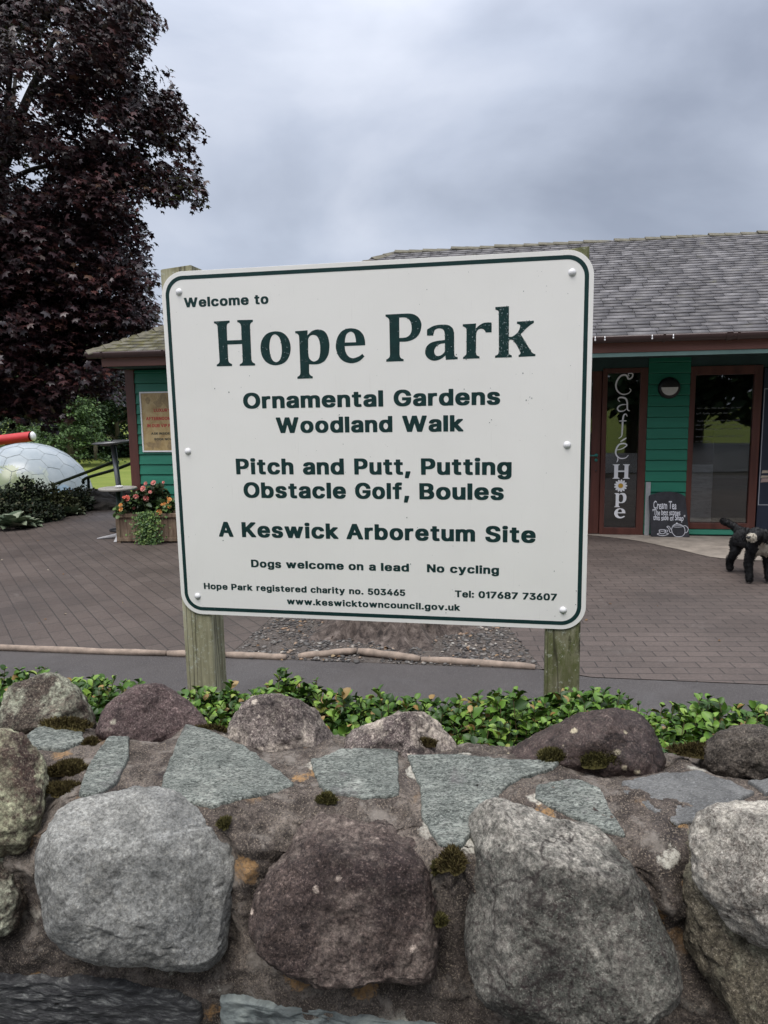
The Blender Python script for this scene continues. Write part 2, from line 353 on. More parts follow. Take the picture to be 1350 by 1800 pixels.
R_GREY = rock('grey_boulder_stone', (.145, .158, .170), (.225, .240, .248), (.06, .062, .065), (.36, .36, .34), (.32, .32, .29), .3, .40, .9, .12, .60, lit=.4)
R_PURPLE = rock('purple_brown_stone', (.027, .019, .0195), (.062, .048, .0455), (.011, .008, .009), (.20, .165, .16), (.30, .265, .25), .85, .9, 1.0, 1., .50, crown=(.945, 1.01), lit=.28)
R_GREEN = rock('grey_green_stone', (.030, .032, .031), (.074, .080, .076), (.018, .012, .013), (.22, .23, .22), (.34, .34, .33), .8, .85, .85, .3, .51, crown=(.955, 1.0), lit=.35)
R_PALE = rock('pale_buff_stone', (.150, .150, .146), (.265, .265, .255), (.045, .035, .032), (.42, .42, .41), (.40, .40, .38), .6, .75, 1.1, .3, .5)
R_LICHEN = rock('lichened_stone', (.045, .028, .028), (.085, .06, .05), (.018, .012, .012), (.33, .32, .26), (.27, .29, .215), 1., .6, .8, .8, .42)
R_DARKLICH = rock('dark_lichened_stone', (.045, .036, .032), (.085, .07, .062), (.014, .011, .010), (.22, .21, .18), (.29, .32, .27), .95, .9, 1.0, .9, .49)
R_PLUM = rock('plum_stone', (.060, .043, .048), (.105, .080, .083), (.025, .017, .019), (.22, .19, .19), (.26, .26, .23), .5, .8, 1., .7, .60)
R_WHITEPL = rock('white_streaked_plum_stone', (.075, .06, .063), (.15, .135, .135), (.022, .017, .02), (.38, .36, .34), (.43, .40, .37), .9, .85, 1., .8, .48)
R_BROWN = rock('dark_brown_smooth_stone', (.033, .023, .024), (.064, .048, .047), (.012, .009, .010), (.19, .165, .155), (.30, .28, .22), .3, .6, 1., 1., .62, rough=.6)
R_OLIVE = rock('olive_brown_stone', (.060, .055, .042), (.12, .112, .088), (.022, .018, .015), (.26, .245, .21), (.25, .26, .21), .7, .8, 1.1, .4, .52)
R_DARK = rock('dull_dark_stone', (.042, .037, .034), (.078, .07, .064), (.014, .012, .011), (.18, .165, .15), (.15, .15, .13), .4, .85, 1.2, .4, .58)

# front row, each one bedded in the front edge
boulder([(-80, 1330), (-40, 1290), (10, 1281), (45, 1292), (70, 1325), (87, 1375), (80, 1425), (62, 1475), (45, 1500), (-20, 1505), (-80, 1460)], 1.10, R_LICHEN, .8, [(.3, .2, 1, .55, .6)], 1, 1.2, label='boulder crusted with pale green lichen')
boulder([(-80, 1505), (-10, 1495), (22, 1505), (38, 1540), (42, 1590), (30, 1630), (-10, 1650), (-80, 1645)], 1.03, R_DARKLICH, .7, [], 2, 1.3)
boulder(zp(3, 0, 1280, [(430, 385), (560, 345), (740, 318), (880, 330), (1010, 380), (1110, 430), (1200, 520), (1245, 640), (1255, 750), (1215, 880), (1195, 1000), (1190, 1130), (1130, 1240), (1050, 1280), (900, 1275), (700, 1250), (500, 1230), (370, 1180), (270, 1090), (235, 960), (215, 820), (200, 700), (210, 620), (260, 530), (330, 450)]),
        1.035, R_GREY, .62, [(.05, -.16, 1, .52, .7), (.05, .65, .75, .66, .7)], 3, .7, label='smooth pale grey boulder', lump=.6, ridg=.010, nth=280, nph=170)
boulder(zp(3, 400, 1360, [(590, 105), (700, 95), (850, 110), (950, 190), (1010, 270), (1050, 380), (1075, 560), (1105, 780), (1110, 960), (1080, 1080), (990, 1100), (850, 1090), (720, 1090), (590, 1100), (480, 1105), (350, 1060), (240, 1000), (150, 910), (130, 780), (150, 650), (190, 560), (280, 440), (370, 320), (480, 190)]),
        1.045, R_PURPLE, .6, [(-.02, -.22, 1, .46, .85), (.1, .80, .6, .62, .75), (-.6, .35, .7, .68, .6)], 5, 1.1, label='purple brown boulder speckled with white', nth=280, nph=170)
boulder(zp(3, 780, 1380, [(215, 110), (250, 75), (330, 90), (480, 140), (640, 200), (760, 220), (880, 300), (940, 380), (1000, 450), (1060, 580), (1130, 720), (1200, 870), (1230, 1000), (1225, 1100), (1150, 1180), (1060, 1240), (900, 1260), (600, 1260), (350, 1230), (200, 1120), (150, 960), (130, 760), (120, 560), (80, 380), (85, 260), (150, 180)]),
        1.03, R_GREEN, .66, [(.12, -.2, 1, .52, .9), (.22, .78, .6, .62, .9), (-.68, .0, .73, .66, .85), (.7, .25, .66, .76, .8)], 8, .9, label='blocky grey green boulder with a flat top face', lump=.6, nth=280, nph=170, ridg=.003)
boulder([(1215, 1470), (1232, 1440), (1262, 1420), (1295, 1410), (1330, 1405), (1390, 1408), (1450, 1440), (1480, 1540), (1460, 1650), (1400, 1685), (1340, 1668), (1300, 1640), (1268, 1600), (1240, 1575), (1222, 1540)], 1.015, R_PALE, .72, [(-.5, .15, 1, .6, .6), (0, .8, .6, .7, .7)], 11, 1.2, label='pale buff boulder with dark pitting', ridg=.006)
boulder([(1202, 1500), (1206, 1462), (1235, 1450), (1300, 1460), (1400, 1480), (1480, 1560), (1480, 1790), (1400, 1850), (1330, 1830), (1280, 1770), (1245, 1720), (1216, 1655), (1200, 1580)], 1.05, R_OLIVE, .6, [], 13, 1.3, label='olive brown boulder under the pale one')
# back row, sitting along the far edge
boulder([(-6, 1285), (0, 1250), (12, 1222), (33, 1199), (60, 1188), (90, 1186), (118, 1196), (140, 1215), (158, 1243), (168, 1275), (150, 1300), (80, 1310), (10, 1305)], 1.40, R_DARKLICH, .8, [(-.2, .5, 1, .6, .6)], 21, 1.1, label='dark boulder patched with pale lichen')
boulder([(168, 1290), (175, 1262), (190, 1238), (212, 1221), (240, 1207), (275, 1205), (305, 1214), (326, 1230), (347, 1255), (365, 1282), (345, 1312), (260, 1322), (195, 1315)], 1.40, R_PLUM, .85, [(.1, .2, 1, .62, .7)], 22, .8, label='plum coloured rounded boulder')
boulder([(402, 1300), (410, 1262), (428, 1240), (455, 1225), (490, 1222), (530, 1231), (556, 1250), (576, 1275), (597, 1312), (570, 1330), (480, 1335), (420, 1325)], 1.385, R_WHITEPL, .8, [(-.3, .3, 1, .6, .6), (.8, .4, .5, .7, .7)], 23, 1.0, label='white and plum mottled boulder')
boulder([(605, 1322), (612, 1296), (630, 1280), (662, 1268), (700, 1259), (737, 1256), (772, 1268), (797, 1292), (820, 1330), (780, 1352), (690, 1350), (630, 1342)], 1.36, R_WHITEPL, .7, [(.5, .2, .7, .6, .7), (-.4, .7, .6, .6, .6)], 24, 1.2, label='low angular purple grey boulder')
boulder([(878, 1335), (905, 1312), (945, 1288), (990, 1264), (1040, 1249), (1085, 1242), (1122, 1250), (1152, 1265), (1177, 1290), (1186, 1330), (1160, 1365), (1060, 1380), (960, 1372), (900, 1352)], 1.345, R_BROWN, .75, [(-.5, .55, .7, .50, .6), (.7, .4, .6, .62, .6)], 25, .8, label='long dark brown sloping boulder')
boulder([(1228, 1345), (1240, 1315), (1262, 1291), (1292, 1279), (1340, 1279), (1400, 1288), (1440, 1330), (1400, 1375), (1300, 1372), (1245, 1362)], 1.335, R_DARK, .75, [], 26, 1.2, label='dull dark rough boulder')
boulder([(1480, 1350), (1490, 1315), (1530, 1290), (1600, 1290), (1640, 1330), (1620, 1375), (1520, 1375)], 1.33, R_PLUM, .75, [], 27, 1.2, nth=90, nph=60)
boulder([(-190, 1290), (-180, 1240), (-130, 1205), (-70, 1205), (-30, 1245), (-25, 1290), (-90, 1310)], 1.41, R_PLUM, .75, [], 28, 1.2, nth=90, nph=60)
boulder([(-360, 1500), (-340, 1400), (-240, 1350), (-150, 1380), (-110, 1480), (-130, 1620), (-260, 1660)], 1.05, R_GREEN, .7, [], 29, 1.2, nth=110, nph=70)
boulder([(1530, 1520), (1560, 1440), (1650, 1420), (1740, 1470), (1740, 1640), (1650, 1720), (1550, 1660)], 1.03, R_PURPLE, .7, [], 30, 1.2, nth=110, nph=70)

# flat green-grey slates bedded in the top
t = NT('green_slate'); co = t.co((1, 1, 1), (0, 0, .35)); cs = t.co((1.0, 2.4, 1), (0, 0, .5))
c = t.ramp(t.noise(12, 7, .7, .3, co=co), [(.34, (.102, .112, .101)), (.52, (.178, .191, .172)), (.68, (.27, .28, .25))])
c = t.mix(t.ramp(t.noise(130, 4, .75, co=cs), [(.45, 0.), (.57, .85)]), c, (.030, .036, .033))
c = t.mix(1., c, t.ramp(t.noise(28, 7, .75, .3, co=cs), [(.36, .6), (.52, 1.), (.66, 1.5)]), 'MULTIPLY')
c = t.mix(t.ramp(t.noise(210, 3, .7, co=cs), [(.54, 0.), (.64, .65)]), c, (.34, .37, .33))
c = t.mix(t.math('MULTIPLY', t.ramp(t.noise(8, 6, .7, .4, co=t.co((1, 1, 1), (.3, .3, 2))), [(.58, 0.), (.68, 1.)]), .55), c, (.11, .095, .10))
b = t.bump(t.noise(60, 7, .7, .3, co=cs), .8, .005); b = t.bump(t.noise(330, 3, .7), .4, .001, b)
M_SLATE = t.done(c, .75, b, Specular_IOR_Level=.3)
t = NT('blue_slate'); cs = t.co((1, 4, 1), (0, 0, .3))
c = t.ramp(t.noise(14, 7, .7, .4), [(.35, (.075, .075, .074)), (.65, (.165, .165, .160))])
c = t.mix(t.ramp(t.noise(150, 4, .75, co=cs), [(.48, 0.), (.62, .7)]), c, (.045, .045, .046))
c = t.mix(t.ramp(t.noise(230, 3, .7, co=cs), [(.55, 0.), (.64, .6)]), c, (.30, .31, .31))
M_BSLATE = t.done(c, .75, t.bump(t.noise(70, 7, .7, co=cs), .7, .004), Specular_IOR_Level=.3)
t = NT('black_course_slate'); cs = t.co((1.2, 1.2, 7))
c = t.ramp(t.noise(30, 8, .78, .5, co=cs), [(.38, (.010, .010, .012)), (.52, (.045, .046, .048)), (.66, (.22, .225, .215))])
M_KSLATE = t.done(c, .6, t.bump(t.noise(40, 7, .7, co=cs), 1., .006))
t = NT('grey_course_slate'); cs = t.co((1, 1, 2))
c = t.ramp(t.noise(16, 7, .7, .6, co=cs), [(.38, (.05, .058, .06)), (.52, (.16, .185, .18)), (.68, (.27, .30, .28))])
M_CSLATE = t.done(c, .7, t.bump(t.noise(60, 7, .7, co=cs), .8, .004))
def slab(poly, z, mat, seed, name='slate_slab', th=.05, lift=.0, tilt=0):
    """flat stone: filled grid inside the outline, rough edge and riven top"""
    c0 = np.mean([onz(x, y, z) for x, y in poly], axis=0)
    pc_ = np.mean(np.array(poly, float), axis=0); W2 = [onplane(pc_[0] + (x - pc_[0]) * 1.05, pc_[1] + (y - pc_[1]) * 1.05, c0, np.array([0, 0, 1.]) - tilt * WE2) for x, y in poly]; pl = np.array([[p @ WE1, p @ WE2] for p in W2]); c = np.array([c0 @ WE1, c0 @ WE2]); pl = pl - c
    nth, nr = 160, 34; th_ = np.linspace(0, 2 * PI, nth, endpoint=False); R = np.array([ray_poly(pl, a) for a in th_])
    R = R * (1 + .03 * fbm(np.stack([np.cos(th_) * 3, np.sin(th_) * 3, np.full(nth, seed)], 1), 1.3, 4))
    fr = np.concatenate([np.linspace(.02, .93, nr - 6), [.96, .98, .993, 1., 1.0, 1.0]]); dz = np.concatenate([np.zeros(nr - 6), [-.0006, -.0015, -.003, -.007, -.02, -th]])
    X = c[0] + (R * np.cos(th_))[:, None] * fr; Y = c[1] + (R * np.sin(th_))[:, None] * fr
    Z = np.full_like(X, z + lift) + dz + tilt * (Y - c[1])
    Q = np.stack([X, Y, Z], -1).reshape(-1, 3)
    Q[:, 2] += fbm(Q * [1, 2.2, 1] + seed, 9, 3) * .004 + fbm(Q * [1, 3, 1] + seed, 50, 4, .6) * .0016
    PWs = Q[:, :1] * WE1 + Q[:, 1:2] * WE2 + Q[:, 2:] * np.array([0, 0, 1.])
    RIMS.append(PWs.reshape(nth, nr, 3)[:, nr - 5])
    i = np.arange(nth * nr).reshape(nth, nr); j = np.roll(i, -1, 0)
    F = np.stack([i[:, :-1], j[:, :-1], j[:, 1:], i[:, 1:]], -1).reshape(-1, 4)
    return npmesh(name, PWs, F, mat, wall, True)
SL = .010
slab([(68, 1283), (140, 1285), (147, 1308), (110, 1324), (60, 1320), (50, 1300)], .985, M_SLATE, 1, lift=SL)
slab([(192, 1303), (226, 1300), (224, 1340), (206, 1378), (170, 1404), (140, 1402), (150, 1368), (172, 1328)], .985, M_SLATE, 2, lift=SL)
slab([(330, 1283), (380, 1298), (440, 1328), (495, 1368), (512, 1386), (440, 1404), (370, 1420), (320, 1407), (286, 1395), (302, 1340)], .983, M_SLATE, 3, lift=SL)
slab([(549, 1345), (600, 1326), (655, 1323), (697, 1320), (697, 1402), (640, 1408), (570, 1394), (555, 1368)], .983, M_SLATE, 4, lift=SL)
slab([(721, 1336), (790, 1335), (870, 1340), (977, 1343), (962, 1362), (915, 1375), (882, 1396), (860, 1420), (812, 1487), (775, 1482), (747, 1442), (742, 1390)], .980, M_SLATE, 5, lift=.009, tilt=.14)
slab([(948, 1386), (1010, 1380), (1055, 1393), (1067, 1425), (1098, 1478), (1060, 1466), (1000, 1442), (943, 1410)], .975, M_SLATE, 6, lift=.010, tilt=.2)
slab([(1098, 1385), (1160, 1370), (1230, 1368), (1280, 1383), (1322, 1402), (1235, 1447), (1190, 1457), (1130, 1422), (1098, 1405)], .978, M_BSLATE, 7, lift=.013, tilt=.10)
slab([(1318, 1380), (1420, 1376), (1420, 1402), (1345, 1402)], .982, M_BSLATE, 8, lift=SL)
# the mortar shrinks away from the boulders in a dark joint and is pointed up to the slates
from mathutils.kdtree import KDTree
bp = np.concatenate(BOULDER_PTS); kd = KDTree(len(bp))
for i_, p_ in enumerate(bp): kd.insert(p_, i_)
kd.balance(); NW = N3[:, :1] * WE1 + N3[:, 1:2] * WE2 + N3[:, 2:] * np.array([0, 0, 1.]); jn = fbm(P, 13, 3)
for i_ in range(len(PW)):
    d_ = kd.find(PW[i_])[2]; w_ = .026 + .014 * jn[i_]
    if d_ < w_: PW[i_] -= NW[i_] * (.020 + .008 * jn[i_]) * (1 - d_ / w_) ** .7
rim = np.concatenate(RIMS); kd2 = KDTree(len(rim))
for i_, p_ in enumerate(rim): kd2.insert((p_[0], p_[1], 0), i_)
kd2.balance()
for i_ in range(len(PW)):
    if PW[i_][2] < .80: continue
    co_, ix_, d_ = kd2.find((PW[i_][0], PW[i_][1], 0)); tz_ = rim[ix_][2] - .0045 + .003 * jn[i_]
    if d_ < .07 and PW[i_][2] < tz_: PW[i_][2] += (tz_ - PW[i_][2]) * (1 - d_ / .07) ** 1.2
npmesh('mortar_bed', PW, MORTAR_F, M_MORTAR, wall, True)

# coursed slates in the front face under the boulders
def course(poly, tf, mat, seed, name='course_stone', depth=.14):
    W2 = [onplane(x, y, WE2 * tf, WE2) for x, y in poly]; pl = np.array([[p @ WE1, p[2]] for p in W2]); c = pl.mean(0); pl = pl - c
    nth, nr = 200, 40; th_ = np.linspace(0, 2 * PI, nth, endpoint=False); R = np.array([ray_poly(pl, a) for a in th_])
    fr = np.concatenate([np.linspace(.02, .93, nr - 6), [.96, .98, .993, 1., 1., 1.]]); dy = np.concatenate([np.zeros(nr - 6), [.001, .003, .006, .012, .04, depth]])
    X = c[0] + (R * np.cos(th_))[:, None] * fr; Z = c[1] + (R * np.sin(th_))[:, None] * fr; Y = np.full_like(X, tf) + dy
    Q = np.stack([X, Y, Z], -1).reshape(-1, 3)
    Q[:, 1] += fbm(Q * [1, 1, 4] + seed, 12, 4, .6) * .007 + fbm(Q * [1, 1, 3] + seed, 70, 3) * .0015
    Q[:, 2] += fbm(Q + seed, 18, 3) * .003
    PWs = Q[:, :1] * WE1 + Q[:, 1:2] * WE2 + Q[:, 2:] * np.array([0, 0, 1.])
    i = np.arange(nth * nr).reshape(nth, nr); j = np.roll(i, -1, 0)
    return npmesh(name, PWs, np.stack([i[:, :-1], i[:, 1:], j[:, 1:], j[:, :-1]], -1).reshape(-1, 4), mat, wall, True)
course([(-260, 1722), (-60, 1722), (80, 1727), (200, 1733), (300, 1752), (350, 1772), (352, 1806), (280, 1815), (-260, 1812)], 1.0, M_KSLATE, 1)
course([(384, 1756), (480, 1766), (640, 1790), (780, 1812), (780, 1890), (384, 1880)], 1.004, M_CSLATE, 2)
course([(-260, 1822), (100, 1820), (350, 1825), (360, 1900), (-260, 1900)], 1.0, M_CSLATE, 3)
course([(800, 1822), (1100, 1838), (1300, 1845), (1300, 1930), (800, 1920)], 1.002, M_KSLATE, 4)

# moss: low cushions set with thousands of tiny upright shoots
M_MOSS = leafmat('moss_green', [(.0, (.030, .029, .012)), (.6, (.075, .068, .024)), (1., (.15, .135, .05))], .9, .1)
M_MOSSB = leafmat('moss_brown', [(.0, (.030, .022, .010)), (.6, (.070, .055, .022)), (1., (.12, .10, .04))], .9, .1)
def moss(px, py, z, rx, ry, hgt, mat, n=1500, face=None):
    C0 = onz(px, py, z) if face is None else onplane(px, py, WE2 * face, WE2)
    U = WE1; V = WE2 if face is None else np.array([0, 0, 1.]); Nn = np.array([0, 0, 1.]) if face is None else -WE2 * .8 + np.array([0, 0, .6])
    a = rng.random(n) * 2 * PI; r = np.sqrt(rng.random(n)); k = 1 + .25 * np.sin(a * 3 + px) + .15 * np.sin(a * 5 + py)
    x = np.cos(a) * r * rx * k; y = np.sin(a) * r * ry * k; hh = hgt * np.sqrt(np.clip(1 - r ** 2, 0, 1)) * (.8 + .4 * rng.random(n))
    B = C0 + x[:, None] * U + y[:, None] * V + (hh - .004)[:, None] * Nn
    D = Nn + rng.normal(size=(n, 3)) * .45 + (x / rx)[:, None] * U * .6 + (y / ry)[:, None] * V * .6; D /= np.linalg.norm(D, axis=1)[:, None]
    Sd = np.cross(D, rng.normal(size=(n, 3))); Sd /= np.linalg.norm(Sd, axis=1)[:, None]
    L = (.004 + .005 * rng.random(n))[:, None]; w = .0011
    Vt = np.stack([B - Sd * w - D * L * .6, B + Sd * w - D * L * .6, B + Sd * w * .6 + D * L * .5, B - Sd * w * .6 + D * L], 1).reshape(-1, 3)
    F = np.arange(4 * n).reshape(n, 4)
    # solid cushion beneath
    th_ = np.linspace(0, 2 * PI, 24, endpoint=False); kk = 1 + .25 * np.sin(th_ * 3 + px) + .15 * np.sin(th_ * 5 + py)
    fr = np.array([.01, .3, .55, .75, .9, 1.0]); V2 = []; 
    for f_ in fr: V2 += [C0 + U * math.cos(q) * rx * f_ * g + V * math.sin(q) * ry * f_ * g + Nn * (hgt * math.sqrt(max(0, 1 - f_ ** 2)) - .006) for q, g in zip(th_, kk)]
    i = np.arange(6 * 24).reshape(6, 24); j = np.roll(i, -1, 1); F2 = np.stack([i[:-1], i[1:], j[1:], j[:-1]], -1).reshape(-1, 4) + len(Vt)
    npmesh('moss_cushion', np.concatenate([Vt, np.array(V2)]), np.concatenate([F, F2]), mat, wall)
moss(122, 1352, .985, .036, .022, .014, M_MOSSB, 2200); moss(112, 1388, .98, .030, .018, .012, M_MOSSB, 1500)
moss(118, 1275, 1.0, .05, .014, .016, M_MOSSB, 1200); moss(160, 1307, .985, .014, .014, .012, M_MOSSB, 700)
moss(975, 1331, 1.0, .030, .014, .015, M_MOSS, 2000); moss(1057, 1337, 1.0, .048, .018, .021, M_MOSS, 3600)
moss(1232, 1322, .998, .052, .012, .016, M_MOSSB, 1600); moss(575, 1404, .987, .014, .008, .010, M_MOSS, 600)
moss(394, 1447, .972, .008, .010, .008, M_MOSS, 500); moss(1188, 1455, .97, .020, .007, .008, M_MOSSB, 800)
moss(1105, 1470, .96, .010, .014, .008, M_MOSSB, 600); moss(370, 1282, .985, .03, .008, .009, M_MOSSB, 700)
moss(795, 1510, .945, .018, .034, .018, M_MOSSB, 1500); moss(768, 1525, .935, .008, .010, .010, M_MOSS, 600); moss(1196, 1492, .95, .010, .014, .010, M_MOSS, 700)
moss(775, 1617, .87, .007, .010, .008, M_MOSS, 500); moss(740, 1305, .995, .03, .007, .009, M_MOSSB, 700)

# ============================================================ LOW HEDGE behind the wall
M_HEDGE = leafmat('hedge_leaf', [(0., (.024, .055, .015)), (.35, (.052, .118, .020)), (.70, (.118, .228, .032)), (.93, (.215, .33, .06)), (.95, (.27, .16, .05)), (1., (.32, .22, .09))], .42, .28)
M_STEM = simple('hedge_stem', (.11, .075, .035), .8, .3, 60)
def leaf_verts():
    rows = [(0., .06), (.30, .86), (.62, 1.0), (.86, .62), (1., .07)]
    return np.array([p for v, w in rows for p in ((-w, v, .22 * w - .15 * v * v), (0, v, -.15 * v * v), (w, v, .22 * w - .15 * v * v))]), np.array([q for r in range(4) for q in ((3 * r, 3 * r + 1, 3 * r + 4, 3 * r + 3), (3 * r + 1, 3 * r + 2, 3 * r + 5, 3 * r + 4))])
LV, LF = leaf_verts()
def place_leaves(B, D, Nn, L, Wd, LV=LV, LF=LF):
    """copy the leaf at bases B, along D, facing Nn, length L, half-width Wd -> V, F"""
    D = D / np.linalg.norm(D, axis=1)[:, None]; X = np.cross(D, Nn); X /= np.linalg.norm(X, axis=1)[:, None] + 1e-9; Z = np.cross(X, D)
    V = B[:, None] + LV[None, :, 0, None] * X[:, None] * Wd[:, None, None] + LV[None, :, 1, None] * D[:, None] * L[:, None, None] + LV[None, :, 2, None] * Z[:, None] * L[:, None, None]
    F = LF[None] + (np.arange(len(B)) * len(LV))[:, None, None]
    return V.reshape(-1, 3), F.reshape(-1, LF.shape[1])
hedge = empty('hedge', (0, 1.72, 0), 0, 'low clipped green hedge of small oval leaves growing between the stone wall and the path', 'hedge')
B, D, NN, LL, WW = [], [], [], [], []; stems = MB()
off = np.array([0, 1.72, 0])
for k in range(4200):
    s = rng.uniform(-1.75, 1.75); tt = 1.44 + .55 * rng.random() ** .9
    top = .852 + .022 * min(1, max(0, (s - .25) / .3)) + .022 * math.sin(s * 9) + .018 * math.sin(s * 23 + 1) + rng.normal() * .016 - .05 * (1 - min(1, (tt - 1.42) / .12)) - .06 * max(0, (tt - 1.90) / .1)
    if rng.random() < .12: top += .02
    if rng.random() < .34: top -= .05 + .15 * rng.random()
    hgt = rng.uniform(.06, .12); lean = rng.normal(size=3) * .22; lean[2] = 1; lean /= np.linalg.norm(lean)
    base = wall_pt(s, tt, top - hgt) - off; n = int(rng.integers(4, 7)); a0 = rng.random() * PI
    stems.tube([base - lean * .10, base + lean * hgt * .95], [.0014, .0009], 4, False)
    for j in range(n):
        f = (j + .4) / n; p = base + lean * hgt * f
        for q in range(2):
            a = a0 + j * PI / 2 + q * PI + rng.normal() * .25; el = .15 + .75 * f + rng.normal() * .2
            d = np.array([math.cos(a) * math.cos(el), math.sin(a) * math.cos(el), math.sin(el)])
            sz = (.029 if j < n - 1 else .019) * rng.uniform(.6, 1.35)
            B.append(p); D.append(d); NN.append(np.array([0, 0, 1.]) + rng.normal(size=3) * .3 + d * .01); LL.append(sz); WW.append(sz * rng.uniform(.30, .40))
V, F = place_leaves(np.array(B), np.array(D), np.array(NN), np.array(LL), np.array(WW))
npmesh('foliage', V, F, M_HEDGE, hedge, True)
stems.build('stem', M_STEM, hedge)

# ============================================================ THE PARK SIGN
SIGN_C = np.array([-.0402, 2.1187, 1.5155]); _yaw, _tilt = -.198707, .019182
SU = np.array([math.cos(_yaw), math.sin(_yaw), 0]); _nv = np.array([math.sin(_yaw), -math.cos(_yaw), 0])
SV = math.cos(_tilt) * np.array([0, 0, 1.]) + math.sin(_tilt) * _nv; SN = np.cross(SU, SV)      # SN points at the reader
SB = SIGN_C - SV * 1.515                                     # foot of the sign
sign = empty('park_sign', M=Matrix(((SU[0], -SN[0], SV[0], SB[0]), (SU[1], -SN[1], SV[1], SB[1]), (SU[2], -SN[2], SV[2], SB[2]), (0, 0, 0, 1))),
             label='large white park welcome sign with dark green lettering on two wooden posts', cat='sign')
sf = lambda u, v, d: (u, -d, v + 1.515)                      # board coordinates -> sign's own space, d towards the reader
def rrect(w, h, r, n=14, cx=0, cy=0):
    out = []
    for sx, sy, a0 in ((1, 1, 0), (-1, 1, PI / 2), (-1, -1, PI), (1, -1, 1.5 * PI)):
        out += [(cx + sx * (w - r) + r * math.cos(a0 + k / n * PI / 2), cy + sy * (h - r) + r * math.sin(a0 + k / n * PI / 2)) for k in range(n + 1)]
    return out
t = NT('sign_white'); c = t.ramp(t.noise(3, 6, .6, .4), [(.3, (.80, .79, .765)), (.7, (.845, .835, .81))])
c = t.mix(t.ramp(t.noise(30, 5, .7, co=t.co((7, 1, .25))), [(.60, 0.), (.75, .22)]), c, (.45, .43, .39))
c = t.mix(t.ramp(t.noise(120, 3, .6), [(.735, 0.), (.76, .6)]), c, (.33, .30, .27))
M_WHITE = t.done(c, .32, t.bump(t.noise(6, 3), .03, .01), Specular_IOR_Level=.4)
M_SGREEN = simple('sign_green_vinyl', (.0085, .034, .034), .5, .18, 40, .05, Specular_IOR_Level=.25)
mb = MB(); mb.prism([rrect(.61, .5136, .068)], sf, -.0035, 0.)
board = mb.build('board', M_WHITE, sign, bevel=.0012)
mb = MB(); mb.prism([rrect(.5975, .5011, .056), rrect(.5865, .4901, .046)], sf, None, .0004); mb.build('border', M_SGREEN, board)
M_BOLT = simple('bolt_cap_white', (.74, .74, .75), .25, .05, 30, 0)
for (u, v) in ((-.555, .4563), (.5547, .4566), (.5506, .006), (-.5573, -.0073), (-.5545, -.456), (.5485, -.4577)):
    mb = MB(); prf = [(.0001, .0068), (.003, .0066), (.0058, .0054), (.0076, .0034), (.0086, .0012), (.0104, .0008), (.0106, .0002)]
    n = 20; V = [sf(u + r * math.cos(2 * PI * k / n), v + r * math.sin(2 * PI * k / n), z) for r, z in prf for k in range(n)]
    mb.add(V, [(i * n + k, i * n + (k + 1) % n, (i + 1) * n + (k + 1) % n, (i + 1) * n + k) for i in range(len(prf) - 1) for k in range(n)])
    mb.build('bolt_cap', M_BOLT, board, True)
